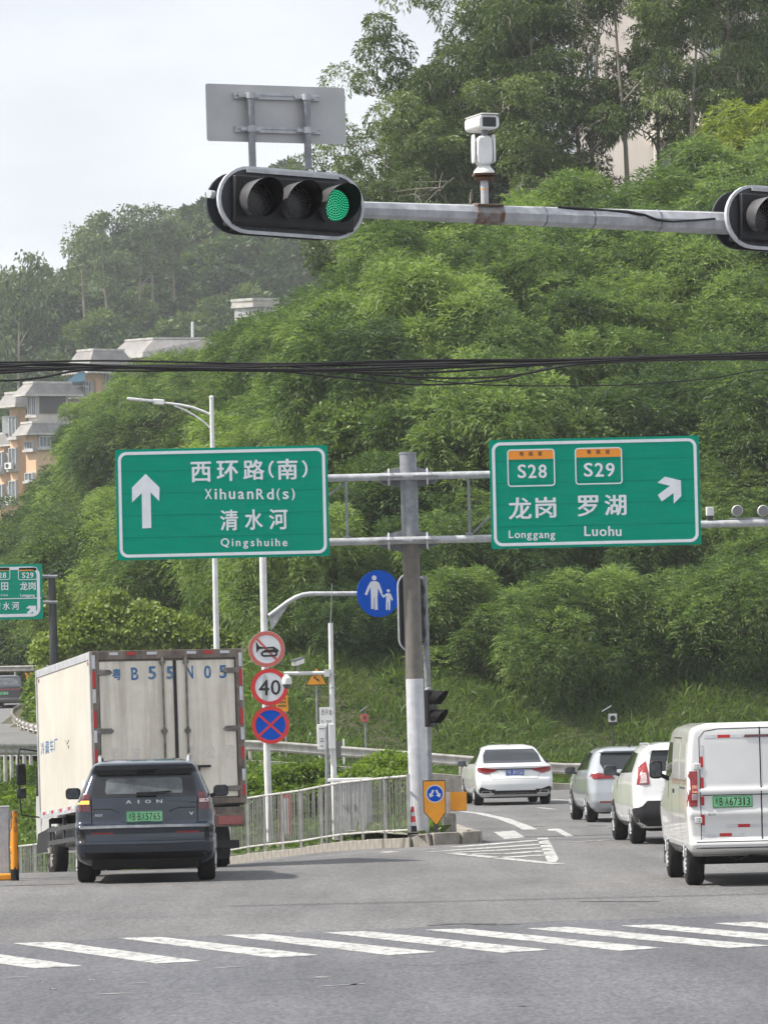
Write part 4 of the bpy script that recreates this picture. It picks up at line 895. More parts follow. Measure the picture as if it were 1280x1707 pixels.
# board turned with its back to us
c = W(463, 189, 0.25); r = thing('turned_sign_board', c, 'blank grey metal sign seen from the back above the green traffic light', 'sign', rz=RZ, ry=R(-0.6)); PB = Pl(c, RZ)
w = 1.40; h = 0.52
mb = MB(); mb.prism(rrect(0, 0, w, h, 0.02, 2), 0.03, 0.034); mb.build('panel', M['alu_back'], r, local=True, smooth_deg=20)
for z in (0.155, -0.148):
    mb = MB(); mb.box((0.0, 0.015, z), (0.86, 0.03, 0.055)); mb.box((0.0, -0.004, z+0.012), (0.86, 0.008, 0.012)); mb.build('back_rail', M['galv_light'], r, local=True)
for x in (-0.285, 0.275):
    mb = MB(); mb.tube([(x, -0.035, 0.175), (x, -0.035, -0.50)], 0.034, 14); mb.build('post', M['galv'], r, local=True)
    for z in (0.155, -0.148):
        mb = MB(); mb.cyl((x, -0.035, z-0.028), (x, -0.035, z+0.028), 0.041, n=14); mb.box((x-0.07, -0.012, z), (0.06, 0.03, 0.03)); mb.box((x+0.07, -0.012, z), (0.06, 0.03, 0.03)); mb.build('clamp', M['galv_light'], r, local=True)
# pan-tilt camera
c = W(808, 343, 0.17); u = S(c.y)
r = thing('surveillance_camera', c, 'white pan-tilt surveillance camera standing on the long grey arm', 'camera', rz=R(8))
mb = MB(); mb.cyl((0,0,0), (0,0,0.235), 0.036, n=14); mb.build('stem', M['galv_light'], r, local=True)
mb = MB(); mb.cyl((0,0,0.15), (0,0,0.158), 0.0375, n=14); mb.build('yellow_band', M['sign_yellow'], r, local=True)
mb = MB(); mb.cyl((0,0,0.235), (0,0,0.262), 0.075, 0.095, 18); mb.cyl((0,0,0.262), (0,0,0.275), 0.06, n=14); mb.box((0,0,0.29), (0.20,0.18,0.02)); mb.build('mount_plate', M['rust'], r, local=True)
mb = MB(); mb.lathe([(0.098,0.30),(0.094,0.325),(0.066,0.355),(0.058,0.375)], (0,0,0), n=28); mb.build('base', M['white_clean'], r, local=True)
mb = MB(); mb.prism([(x, z) for x, z in ((-0.05,0.375),(0.05,0.375),(0.072,0.41),(0.078,0.48),(0.072,0.60),(0.05,0.645),(-0.05,0.645),(-0.072,0.60),(-0.078,0.48),(-0.072,0.41))], -0.08, 0.08); mb.build('body', M['white_clean'], r, local=True, bevel=0.018)
for s_ in (-1, 1):
    mb = MB(); mb.prism([(y, z) for y, z in ((-0.06,0.40),(0.06,0.40),(0.075,0.47),(0.07,0.60),(0.045,0.66),(-0.045,0.66),(-0.07,0.60),(-0.075,0.47))], s_*0.082, s_*0.104, 'X'); mb.build('side_cover', M['white_clean'], r, local=True, bevel=0.008)
mb = MB(); mb.box((0.01, -0.02, 0.665), (0.05, 0.07, 0.07)); mb.build('neck', M['galv'], r, local=True)
Rh = Matrix.Rotation(R(14), 3, 'Z')
mb = MB(); mb.prism(rrect(0.0, 0.765, 0.20, 0.130, 0.045, 6), -0.15, 0.20); mb.xf(Matrix.Rotation(R(14), 4, 'Z')); mb.build('camera_head', M['white_clean'], r, local=True, bevel=0.006)
mb = MB(); mb.box((0,0.02,0.836), (0.17,0.40,0.010)); mb.xf(Matrix.Rotation(R(14), 4, 'Z')); mb.build('sun_shield', M['white_clean'], r, local=True, bevel=0.004)
mb = MB(); mb.prism(rrect(0.0, 0.763, 0.135, 0.088, 0.012, 3), -0.154, -0.149); mb.xf(Matrix.Rotation(R(14), 4, 'Z')); mb.build('front_window', M['glass_dark'], r, local=True)

# --- bundle of overhead cables ---
def crom(pts, n=7):
    P = [pts[0]] + pts + [pts[-1]]; outp = []
    for i in range(1, len(P) - 2):
        for k in range(n):
            t = k / n; p0, p1, p2, p3 = P[i-1], P[i], P[i+1], P[i+2]
            outp.append(tuple(0.5*((2*p1[j]) + (-p0[j]+p2[j])*t + (2*p0[j]-5*p1[j]+4*p2[j]-p3[j])*t*t + (-p0[j]+3*p1[j]-3*p2[j]+p3[j])*t**3) for j in range(2)))
    outp.append(pts[-1]); return outp
cab = [([(-40,603),(180,601),(460,606),(700,600),(1000,598),(1320,585)],1.7),([(-40,610),(86,606),(250,612),(520,616),(700,610),(860,608),(1100,597),(1320,590)],2.3),
 ([(-40,616),(150,612),(400,612),(700,602),(950,601),(1320,588)],1.9),([(-40,622),(140,611),(300,616),(520,618),(760,612),(1000,600),(1320,593)],2.1),
 ([(-40,634),(60,630),(140,616),(260,612),(500,617),(700,621),(900,608),(1060,600),(1320,596)],2.0),([(-40,606),(250,610),(470,609),(700,607),(900,600),(1150,592),(1320,586)],2.3),
 ([(-40,618),(200,613),(420,607),(640,625),(760,630),(860,625),(1000,604),(1320,597)],1.8),([(-40,613),(300,608),(560,614),(700,632),(800,641),(920,643),(1050,641),(1180,631),(1320,612)],1.1),
 ([(-40,611),(200,618),(430,617),(560,628),(700,641),(830,633),(960,608),(1320,591)],1.7),([(-40,608),(90,614),(330,613),(600,606),(780,604),(1000,602),(1150,597),(1320,600)],1.5)]
for i, (pts, w) in enumerate(cab):
    pts = [(-420, pts[0][1] - 14 + i)] + pts + [(1700, pts[-1][1] - 16 + i)]
    mb = MB(); Yc = 54 + 0.05*i; mb.tube([at(x, y, Yc) for x, y in crom(pts)], w * S(Yc), 6)
    o = mb.build('overhead_cable', M['black'], None); tag(o, 'black cable in the loose bundle strung across the whole picture' if i != 7 else 'thin single cable sagging lowest below the black bundle', 'cable', 'overhead cables' if i != 7 else None)

# --- street lamp ---
YL = 105.0; b = at(364, 1360, YL); zb = isl(b.x, b.y)
r = thing('street_lamp', (b.x, b.y, zb - 0.1), 'tall white street lamp with a curved arm reaching left behind the left green sign', 'street lamp')
mb = MB(); pb = at(364.5, 1200, YL); pb.z = zb - 0.1; mb.tube([pb, at(361,1075,YL), at(352.5,664,YL)], [0.078, 0.066, 0.045], 14); mb.build('pole', M['white_paint'], r)
mb = MB(); mb.tube([at(x,y,YL) for x,y in ((352,692),(340,686),(320,678.5),(300,674.5),(272,671))], [0.028,0.028,0.027,0.026,0.024], 10); mb.build('arm', M['white_paint'], r)
mb = MB(); mb.tube([at(x,y,YL) for x,y in ((352.5,716),(341,704),(324,692),(308,683),(290,676))], 0.02, 8); mb.build('brace', M['white_paint'], r)
mb = MB(); mb.box(at(264.5,670,YL), (19*S(YL), 0.16, 9*S(YL)), Matrix.Rotation(R(5), 3, 'Y')); mb.build('driver_box', M['white_clean'], r, bevel=0.02)
mb = MB(); mb.box(at(234,666.5,YL), (44*S(YL), 0.24, 4.2*S(YL)), Matrix.Rotation(R(7), 3, 'Y')); mb.build('lamp_head', M['white_paint'], r, bevel=0.015)
mb = MB(); mb.lathe([(0.05,0),(0.055,0.03),(0.03,0.06),(0.0,0.065)], at(352.5,664,YL), n=12); mb.build('finial', M['white_paint'], r)

# --- pole with round signs ---
Y4 = 89.6; u = S(Y4); b = at(452, 1400, Y4); zb = isl(b.x, b.y)
r = thing('sign_post', (b.x, b.y, zb - 0.1), 'white peeling round post carrying three round signs, behind the railing', 'post')
mb = MB(); p0 = at(451, 1395, Y4); p0.z = zb - 0.1; mb.tube([p0, at(446,1290,Y4), at(439.5,1000,Y4), at(438,925,Y4)], [6.2*u,6*u,6*u,6*u], 14); mb.build('pole', M['white_paint'], r)
mb = MB(); mb.tube([at(x,y,Y4-0.03) for x,y in ((448,1027),(462,1017),(478,1005),(493,996),(506,991.5),(520,990),(560,990),(600,989.5),(632,989))], 4*u, 10); mb.build('side_arm', M['galv_light'], r)
mb = MB(); A = [at(x,y,Y4) for x,y in ((448,1026),(480,1010),(452,1052))]; mb.prism([(p.x,p.z) for p in A], Y4-0.01, Y4+0.01); mb.build('gusset', M['galv_light'], r)
def disc_sign(px, py, rpx, Y, label, faces, rz=0.0):
    c = at(px, py, Y); r = thing('round_sign', c, label, 'road sign', rz=rz); P = Pl(c, rz); u = S(Y); return r, P, u
# no horn
r, P, u = disc_sign(444.5, 1082.5, 31, Y4-0.12, 'faded round no-horn sign, topmost of the three on the white post', None)
mb = MB(); mb.prism(circle(0,0,30.5*u), 0, 0.012); mb.build('disc', M['sign_white'], r, local=True, smooth_deg=20)
mb = MB(); mb.ring(circle(0,0,30*u), circle(0,0,23.5*u), -0.004, 0); mb.build('red_ring', M['sign_red_faded'], r, local=True, smooth_deg=20)
mb = MB(); mb.box((0,-0.001,0), (47*u,0.004,4.2*u), Matrix.Rotation(R(48),3,'Y')); mb.build('red_bar', M['sign_red_faded'], r, local=True)
mb = MB(); q8 = lambda x, y: P(400 + x/4, 920 + y/4)
mb.prism([q8(106,597),(q8(128,630)),q8(160,638),q8(225,632),q8(245,645),q8(258,655),q8(258,668),q8(248,670),q8(240,662),q8(160,662),q8(160,655),q8(222,650),q8(215,645),q8(160,646),q8(128,650),q8(110,675)], -0.007, -0.003)
mb.ring([(q8(195,680)[0]+x, q8(195,680)[1]+z) for x,z in stadium(0,0,28*u,10*u,8)], [(q8(195,680)[0]+x, q8(195,680)[1]+z) for x,z in stadium(0,0,21*u,4*u,8)], -0.007, -0.003)
mb.build('horn_symbol', M['sign_black'], r, local=True, smooth_deg=0)
# speed limit
r, P, u = disc_sign(449.3, 1145.5, 31, Y4-0.12, 'round speed limit sign reading 40, middle of the three on the white post', None)
mb = MB(); mb.prism(circle(0,0,31*u), 0, 0.012); mb.build('disc', M['sign_white'], r, local=True, smooth_deg=20)
mb = MB(); mb.ring(circle(0,0,31*u), circle(0,0,24*u), -0.004, 0); mb.build('red_ring', M['sign_red'], r, local=True, smooth_deg=20)
mb = MB(); P.text(mb, '4', 440, 1146.5, 17, 26, -0.005, 0.015); P.text(mb, '0', 459.5, 1146.2, 16, 25, -0.005, 0.012); mb.build('numerals', M['sign_black'], r, local=True, smooth_deg=0)
mb = MB(); mb.prism([P(*p) for p in ((441,1124),(445,1128),(447,1140),(446,1168),(438,1169),(436,1150),(438,1132))], -0.0035, -0.002); mb.build('peeled_patch', M['alu_back'], r, local=True)
# no stopping
r, P, u = disc_sign(451, 1209, 31.5, Y4-0.12, 'round blue and red no-stopping sign, lowest of the three on the white post', None)
mb = MB(); mb.prism(circle(0,0,31.5*u), 0, 0.012); mb.build('disc', M['sign_blue'], r, local=True, smooth_deg=20)
mb = MB(); mb.ring(circle(0,0,31.5*u), circle(0,0,25*u), -0.004, 0); mb.build('red_ring', M['sign_red'], r, local=True, smooth_deg=20)
for a in (42, -42):
    mb = MB(); mb.box((0,-0.0015 - 0.0005*(a>0),0), (52*u,0.003,4.0*u), Matrix.Rotation(R(a),3,'Y')); mb.build('red_bar', M['sign_red'], r, local=True)
# pedestrians
r, P, u = disc_sign(631, 989.7, 36, Y4-0.16, 'round blue sign with white adult and child figures beside the thick pole', None, R(24))
mb = MB(); mb.prism(circle(0,0,39.2*u,56), 0, 0.012); mb.build('disc', M['sign_blue'], r, local=True, smooth_deg=20)
def fig(mb, head, hr, polys):
    h = q8(*head); mb.prism(circle(h[0], h[1], hr/4*u, 20), -0.004, 0)
    for p in polys: mb.prism([q8(*v) for v in p], -0.004, 0)
mb = MB(); fig(mb, (894,174), 17, [[(868,202),(880,196),(908,196),(920,202),(918,285),(916,300),(918,386),(898,388),(897,305),(893,305),(892,382),(874,380),(873,300),(872,285)], [(868,202),(874,225),(846,290),(831,284),(850,235)], [(920,202),(928,210),(950,272),(937,280),(915,230)]])
mb.build('adult_figure', M['sign_white'], r, local=True, smooth_deg=0)
mb = MB(); fig(mb, (988,260), 11, [[(974,277),(1000,277),(1002,325),(1000,388),(990,390),(989,335),(985,335),(984,388),(973,386),(974,330)], [(974,277),(977,290),(956,308),(938,282),(947,277),(958,292)], [(1000,277),(1006,283),(1020,320),(1010,326),(998,297)]])
mb.build('child_figure', M['sign_white'], r, local=True, smooth_deg=0)

# --- white monitoring post ---
Y5 = 86.0; u = S(Y5); b = at(557, 1395, Y5); zb = isl(b.x, b.y)
r = thing('monitoring_post', (b.x, b.y, zb - 0.1), 'slim white post with an antenna, side arm and small boxes', 'post')
mb = MB(); p0 = at(558, 1390, Y5); p0.z = zb - 0.1; mb.tube([p0, at(556.5,1300,Y5), at(552.5,1130,Y5)], [5.6*u,5.2*u,4.2*u], 12); mb.tube([at(552.5,1130,Y5), at(551,1039,Y5)], [4*u,4*u], 12); mb.build('pole', M['white_paint'], r)
mb = MB(); mb.tube([at(551,1039,Y5), at(553.5,972,Y5)], [0.012,0.005], 6); mb.build('antenna', M['galv'], r)
mb = MB(); mb.tube([at(552,1122,Y5-0.02), at(473,1123,Y5-0.02)], 3.1*u, 10); mb.box(at(545,1122,Y5-0.03), (0.10,0.12,0.13)); mb.build('side_arm', M['white_paint'], r)
for y in (1126, 1147, 1190): 
    mb = MB(); c = at(553.5, y, Y5); mb.cyl(c, c+Vector((0,0,0.02)), 5.6*u, n=12); mb.build('clamp', M['galv_light'], r)
mb = MB(); mb.box(at(544,1193,Y5-0.12), (23*u,0.03,28*u)); mb.build('notice_board', M['white_clean'], r)
mb = MB(); c = at(544,1193,Y5-0.14)
for i, t in enumerate('西环路'): 
    p = at(538 + i*6.5, 1188, Y5-0.14); text_mb(mb, t, p.x, p.z, 5*u, 9*u, Y5-0.1365, 0.0)
p = at(544, 1203, Y5-0.14); text_mb(mb, '5 00', p.x, p.z, 17*u, 4*u, Y5-0.1365, 0.0)
mb.build('notice_lettering', M['sign_black'], r, smooth_deg=0)
mb = MB(); mb.box(at(553.5,1228,Y5-0.10), (11*u,0.14,41*u)); mb.build('meter_box', M['white_paint'], r, bevel=0.01)
mb = MB(); mb.box(at(536.5,1229,Y5-0.10), (15*u,0.12,42*u)); mb.build('control_box', M['white_clean'], r, bevel=0.01)
mb = MB(); 
for y, w in ((1215,9),(1232,6),(1236,7),(1244,5)): p = at(536.5,y,Y5-0.2); mb.box((p.x, Y5-0.1635, p.z), (w*u,0.004,1.6*u))
mb.build('faded_print', M['grey_plastic'], r)
mb = MB(); mb.box(at(564.5,1250,Y5+0.05), (8*u,0.12,27*u)); mb.build('grey_box', M['grey_plastic'], r, bevel=0.01)
# devices on the side arm
c = at(497, 1118, Y5-0.02); r = thing('small_camera', c, 'small beige box camera on the white side arm, angled to the left', 'camera', rz=R(-35))
mb = MB(); mb.cyl((0,0,0.0),(0,0,0.10),0.02,n=8); mb.build('bracket', M['galv'], r, local=True)
mb = MB(); mb.box((0,0,0.15),(0.11,0.26,0.09), Matrix.Rotation(R(12),3,'X')); mb.build('body', M['white_clean'], r, local=True, bevel=0.012)
mb = MB(); mb.box((0,-0.02,0.205),(0.13,0.32,0.012), Matrix.Rotation(R(12),3,'X')); mb.build('hood', M['dark_grey'], r, local=True)
c = at(478, 1127, Y5-0.02); r = thing('dome_camera', c, 'small white dome camera hanging from the end of the side arm', 'camera')
mb = MB(); mb.lathe([(0.03,0.03),(0.05,0.0),(0.085,-0.04),(0.09,-0.12),(0.08,-0.15)], (0,0,0), n=16); mb.build('body', M['white_clean'], r, local=True)
mb = MB(); mb.lathe([(0.08,-0.15),(0.07,-0.19),(0.04,-0.225),(0.0,-0.235)], (0,0,0), n=16); mb.build('dome', M['glass_mid'], r, local=True)
# grey post in front of it
c = at(546, 1395, Y5-1.0); zb = isl(c.x, c.y); mb = MB(); a = at(544.5,1212,Y5-1.0); mb.tube([Vector((c.x,c.y,zb-0.1)), a], [0.034,0.034], 12); mb.lathe([(0.034,0),(0.02,0.05),(0,0.07)], a, n=12)
o = mb.build('grey_post', M['galv'], None); tag(o, 'short bare grey metal post in front of the white control box', 'post')

# --- small signs on the slope ---
def hill_post(px, ptop, Y, rr, m, label, nm, cat):
    t = at(px, ptop, Y); zb = hz(t.x, Y); r = thing(nm, (t.x, Y, zb - 0.1), label, cat); mb = MB(); mb.tube([(t.x, Y, zb-0.1), t], rr, 8); mb.build('post', m, r); return r
YS = 140.0; u = S(YS)
r = hill_post(527.5, 1141, YS, 0.035, M['galv'], 'orange triangular warning sign on a thin post behind the side arm', 'warning_sign', 'road sign')
def tri(k, cx=527.5, cy=1128.5): return [at(cx + dx*k, cy + 2.2 + dy*k, YS) for dx, dy in ((-18.5,12.5),(18.5,11.8),(0,-20))]
mb = MB(); mb.prism([(p.x,p.z) for p in tri(1.0)], YS-0.05, YS-0.035); mb.build('black_edge', M['sign_black'], r, smooth_deg=0)
mb = MB(); mb.prism([(p.x,p.z) for p in tri(0.88)], YS-0.055, YS-0.05); mb.build('yellow_face', M['sign_yellow'], r, smooth_deg=0)
mb = MB(); A = [at(x,y,YS) for x,y in ((520,1125),(531,1124.5),(523,1129),(532,1135))]; mb.tube([Vector((p.x,YS-0.057,p.z)) for p in A], 0.025, 6); mb.build('bend_symbol', M['sign_black'], r)
r = hill_post(476, 1186, YS-0.5, 0.03, M['galv'], 'small orange plate on a thin post half hidden by the no-stopping sign', 'orange_plate', 'sign')
mb = MB(); A = at(470,1173,YS-0.5); mb.box(A+Vector((0,-0.05,0)), (20*u,0.012,27*u)); mb.build('plate', M['sign_yellow'], r)
mb = MB(); 
for dy, wd in ((-8,13),(-2,14),(4,14)): 
    for k in range(4): mb.box(A+Vector(((k-1.5)*3.6*u,-0.059,-dy*u)), (2.4*u,0.004,3.4*u))
mb.build('dark_print', M['rust'], r)
r = hill_post(608.5, 1186, YS, 0.028, M['galv'], 'small red solar warning box on a thin post on the grassy slope', 'solar_beacon', 'beacon')
mb = MB(); mb.box(at(607.8,1197,YS)+Vector((0,-0.05,0)), (12*u,0.08,13*u)); mb.build('red_box', M['sign_red_faded'], r, bevel=0.01)
mb = MB(); a = at(607.8,1197,YS); mb.box((a.x,YS-0.094,a.z), (6*u,0.004,1.5*u), Matrix.Rotation(R(50),3,'Y')); mb.box((a.x,YS-0.098,a.z), (6*u,0.004,1.5*u), Matrix.Rotation(R(-50),3,'Y')); mb.build('cross_mark', M['sign_black'], r)
mb = MB(); mb.box(at(606,1182,YS), (15*u,0.25,1.6*u), Matrix.Rotation(R(-33),3,'Y')); mb.build('solar_panel', M['galv_light'], r)
r = hill_post(1020.5, 1180, YS+1, 0.03, M['dark_grey'], 'white box with a round lens and solar panel on a post on the grassy slope', 'solar_camera', 'camera')
mb = MB(); mb.box(at(1021,1197,YS+1)+Vector((0,-0.05,0)), (14*u,0.12,14*u)); mb.build('white_box', M['white_paint'], r, bevel=0.01)
mb = MB(); a = at(1021,1197.5,YS+1); mb.prism(circle(a.x,a.z,4.6*u,20), YS+0.87, YS+0.9); mb.build('lens', M['sign_black'], r)
mb = MB(); mb.box(at(1021,1207,YS+1)+Vector((0,-0.05,0)), (14*u,0.12,5*u)); mb.build('dark_base', M['sign_black'], r)
mb = MB(); mb.box(at(1011,1181.5,YS+1), (18*u,0.3,1.6*u), Matrix.Rotation(R(-30),3,'Y')); mb.build('solar_panel', M['galv_light'], r)
for px, y0, y1, Y in ((466,1232,1252,YS),(573,1232,1252,139.2)):
    t = at(px, y0, Y); zb = hz(t.x, Y); mb = MB(); mb.tube([(t.x,Y,zb-0.1), t], 0.03, 8); o = mb.build('marker_post', M['white_paint'], None); tag(o, 'thin white marker post in the grass left of the red beacon' if px>500 else 'thin white marker post in the grass behind the no-stopping sign', 'post')

# --- signals by the thick pole ---
Y6 = 83.5; u = S(Y6); b = at(716, 1392, Y6)
r = thing('signal_post', (b.x, b.y, 0.12), 'slim grey post behind the thick pole', 'post')
mb = MB(); mb.tube([(b.x,Y6,0.12), at(713,1150,Y6), at(708,1000,Y6), at(706,960,Y6)], 5.4*u, 14); mb.build('pole', M['galv'], r)
c = at(686, 1021, Y6-0.1); r = thing('tall_traffic_light', c, 'upright traffic light with a white rim hidden behind the thick pole', 'traffic light', rz=R(18)); 
def vst(w, h): return [(z, x) for x, z in stadium(0, 0, h, w)]
mb = MB(); mb.prism(vst(45*u,132*u), 0, 0.02); mb.build('backing_board', M['board_black'], r, local=True, smooth_deg=25)
mb = MB(); mb.ring(vst(47*u,134*u), vst(43*u,130*u), -0.006, 0.026); mb.build('white_rim', M['rim_white'], r, local=True, smooth_deg=25)
mb = MB(); mb.box((0,-0.06,0),(31*u,0.12,112*u)); mb.build('housing', M['black'], r, local=True, bevel=0.01)
for z in (36,0,-36):
    mb = MB(); mb.tube([(0,-0.12,z*u),(0,-0.33,z*u)], [0.15,0.155], 20, False); mb.build('visor', M['galv'], r, local=True)
c = at(714.5, 1181, Y6-0.3); r = thing('pedestrian_signal', c, 'black two-lens pedestrian signal facing right on the slim grey post', 'traffic light', rz=R(62))
mb = MB(); mb.box((0,0.0,0),(0.32,0.16,62*u)); mb.build('housing', M['black'], r, local=True, bevel=0.02)
mb = MB(); mb.lathe([(0.06,0.0),(0.05,0.03),(0,0.045)], (0,0,31*u), n=14); mb.build('top_cap', M['galv'], r, local=True)
for z in (15*u, -16*u):
    mb = MB(); n = 20; vo = []
    for k in range(n+1):
        a = R(-40 + 260*k/n); Ld = 0.10 + 0.18*max(0, math.sin(a)+0.6)/1.6
        for rad in (0.142, 0.136): vo += [(rad*math.cos(a), -0.08, z + rad*math.sin(a)), (rad*math.cos(a)*1.03, -0.08-Ld, z + rad*math.sin(a))]
    fs = []
    for k in range(n): b_, e = k*4, k*4+4; fs += [(b_,b_+1,e+1,e),(b_+2,e+2,e+3,b_+3),(b_+1,b_+3,e+3,e+1)]
    mb.add(vo, fs); mb.build('visor', M['visor_in'], r, local=True)
    mb = MB(); mb.lathe([(0,0),(0.13,0.004)], (0,-0.085,z), (0,1,0), 20); mb.build('lens', M['lens_dark'], r, local=True)

# --- yellow divider sign, bollard, cone ---
Y7 = 80.05; u = S(Y7); c = at(726, 1392, Y7); c.z = 0.16
r = thing('divider_sign', c, 'yellow pointed keep-either-side sign with a blue disc at the island tip', 'road sign')
A = [(704,1301.5),(742.5,1300.5),(743.5,1355),(727.5,1377.5),(706,1354)]; o_ = [(p.x,p.z) for p in (at(*a, Y7) for a in A)]
mb = MB(); mb.prism(o_, Y7, Y7+0.05); mb.build('dark_casing', M['dark_grey'], r, bevel=0.004, smooth_deg=20)
cx = sum(p[0] for p in o_)/5; cz = sum(p[1] for p in o_)/5; A2 = [(cx+(x-cx)*0.93, cz+(z-cz)*0.95) for x, z in o_]
mb = MB(); mb.prism(A2, Y7-0.006, Y7); mb.build('yellow_face', M['sign_yellow'], r, smooth_deg=20)
d = at(724.7,1323.7,Y7)
mb = MB(); mb.prism(circle(d.x,d.z,14.8*u,32), Y7-0.010, Y7-0.006); mb.build('white_ring', M['sign_white'], r)
mb = MB(); mb.prism(circle(d.x,d.z,13.2*u,32), Y7-0.014, Y7-0.010); mb.build('blue_disc', M['sign_blue'], r)
for s_ in (-1, 1):
    mb = MB(); A = [(-1.6,7),(1.6,7),(1.6,-1),(4.6,-1),(0,-7),(-4.6,-1),(-1.6,-1)]; an = R(26)*s_; mb.prism([(d.x + s_*5.4*u + (x*math.cos(an)-z*math.sin(an))*u, d.z + (x*math.sin(an)+z*math.cos(an))*u) for x, z in A], Y7-0.018, Y7-0.014); mb.build('arrow', M['sign_white'], r, smooth_deg=0)
mb = MB(); p = at(727,1385,Y7+0.02); mb.box((p.x,Y7+0.03,(0.14+p.z+0.14)/2+0.02), (7.5*u,0.06,(p.z+0.16))); mb.build('post', M['dark_grey'], r)
Y8 = 81.2; u = S(Y8); c = at(748.5,1391,Y8); c.z = 0.155; z1 = at(748.5,1357,Y8).z - c.z
r = thing('bollard', c, 'stubby grey concrete bollard with a thin white stub beside the yellow divider sign', 'bollard')
mb = MB(); mb.lathe([(13*u,0),(13*u,z1*0.15),(12.3*u,z1*0.2),(12.3*u,z1*0.8),(12.8*u,z1*0.84),(12.3*u,z1*0.9),(11.5*u,z1),(6*u,z1+0.01),(0,z1+0.01)], (0,0,0), n=24); mb.build('body', M['concrete'], r, local=True)
mb = MB(); mb.cyl((-0.02,0,z1),(-0.02,0,z1+36*u),5.5*u,n=14); mb.build('stub', M['white_paint'], r, local=True)
c = at(764,1336,Y8-0.1); r = thing('yellow_shield', c, 'yellow curved plate fixed to the side of the grey bollard', 'reflector plate')
mb = MB(); n = 10; vs = []
for k in range(n+1):
    a = R(-60+120*k/n); rad = 16*u
    for z in (-15.5*u, 15.5*u): vs += [(rad*math.sin(a), -rad*math.cos(a)*0.5, z), ((rad-0.015)*math.sin(a), -(rad-0.03)*math.cos(a)*0.5, z)]
fs = []
for k in range(n): b_, e = k*4, k*4+4; fs += [(b_,e,e+2,b_+2),(b_+1,b_+3,e+3,e+1),(b_+2,e+2,e+3,b_+3),(b_,b_+1,e+1,e)]
mb.add(vs, fs); mb.build('plate', M['sign_yellow'], r, local=True)
mb = MB(); mb.box((0.0,-0.03,-16*u),(26*u,0.1,0.012)); mb.build('bracket', M['galv'], r, local=True)
c = at(688.5,1393,80.2); c.z = 0.16; u = S(80.2); r = thing('traffic_cone', c, 'red and white traffic cone standing against the thick white pole foot', 'traffic cone')
H = 47*u
for nm, z0, z1, m in (('cone_stripe',0.10,0.32,'black'),('cone_stripe',0.32,0.45,'refl_white'),('cone_stripe',0.45,0.66,'sign_red'),('cone_stripe',0.66,0.8,'refl_white'),('cone_stripe',0.8,1.0,'sign_red')):
    rr = lambda t: lerp(8.0*u, 2.2*u, t); mb = MB(); mb.lathe([(rr(z0),z0*H),(rr(z1),z1*H)], (0,0,0), n=18); mb.build(nm, M[m], r, local=True)
mb = MB(); mb.box((0,0,0.02),(19*u,19*u,0.04)); mb.build('base', M['black'], r, local=True, bevel=0.008)
# --- utility cabinet and red framed panel behind the railing ---
Y9 = 85.0; u = S(Y9); c = at(590,1400,Y9); zb = isl(c.x,c.y)-0.05; H = at(590,1303,Y9).z - zb
r = thing('utility_cabinet', (c.x,c.y,zb), 'light grey utility cabinet behind the white railing', 'cabinet', rz=R(-8))
mb = MB(); mb.box((0,0,H/2),(56*u,0.45,H)); mb.build('body', M['galv_light'], r, local=True, bevel=0.01)
mb = MB(); mb.box((-4*u,0,H+0.03),(68*u,0.56,0.06)); mb.build('roof', M['white_paint'], r, local=True, bevel=0.01)
for x in (-14*u, 14*u):
    mb = MB(); mb.box((x,-0.23,H*0.52),(26*u,0.02,H*0.88)); dd = mb.build('door', M['galv_light'], r, local=True, bevel=0.004); mb = MB(); mb.box((x*0.2+(-4 if x<0 else 4)*u,-0.25,H*0.55),(0.02,0.02,0.12)); mb.build('handle', M['black'], dd, local=True)
c = at(477,1410,89.0); zb = isl(c.x,c.y)-0.05; r = thing('red_framed_board', (c.x,c.y,zb), 'narrow notice board in a red frame behind the white railing', 'notice board'); H = at(477,1325,89.0).z - zb; u = S(89)
mb = MB(); mb.ring([(-9.5*u,0),(9.5*u,0),(9.5*u,H),(-9.5*u,H)], [(-6*u,0.02),(6*u,0.02),(6*u,H-0.05),(-6*u,H-0.05)], -0.03, 0.03); mb.build('frame', M['sign_red'], r, local=True, smooth_deg=0)
mb = MB(); mb.box((0,0,H*0.6),(11.5*u,0.02,H*0.68)); mb.build('panel', M['white_clean'], r, local=True)
# --- left edge: steel post, yellow bollard, yellow block ---
Yb = 65.8; u = S(Yb); c = grg(25,1468); c = Vector((at(25,1468,Yb).x, Yb, 0))
r = thing('yellow_bollard', c, 'scuffed yellow bollard with a black foot at the left edge', 'bollard')
m_ = mat('chipped_yellow_paint', (0.75,0.27,0.008), 0.5, 0, (0.05,0.045,0.04), 5.5, detail=8, lo=0.50, hi=0.545, stretch=(1.6,1.6,0.45))
z1 = at(25,1351,Yb).z; zk = at(25,1450,Yb).z
mb = MB(); mb.lathe([(6.6*u,zk),(6.6*u,z1-0.05),(5.8*u,z1-0.015),(3*u,z1),(0,z1)], (0,0,0), n=22); mb.build('sleeve', m_, r, local=True)
mb = MB(); mb.lathe([(7.0*u,0),(7.0*u,zk+0.004),(6.2*u,zk+0.006)], (0,0,0), n=22); mb.build('foot', M['black'], r, local=True)
c = at(5,1463,Yb+0.3); o = MB().box((c.x-0.12,Yb+0.25,0.045),(0.55,0.22,0.09)).build('kerb_block', M['sign_yellow'], None, bevel=0.02); tag(o, 'low yellow block on the road beside the scuffed bollard', 'kerb block')
c = at(2,1460,66.5); z1 = at(2,1346,66.5).z; r = thing('steel_post', (c.x,66.5,0), 'square grey steel post cut off by the left edge beside the yellow bollard', 'post')
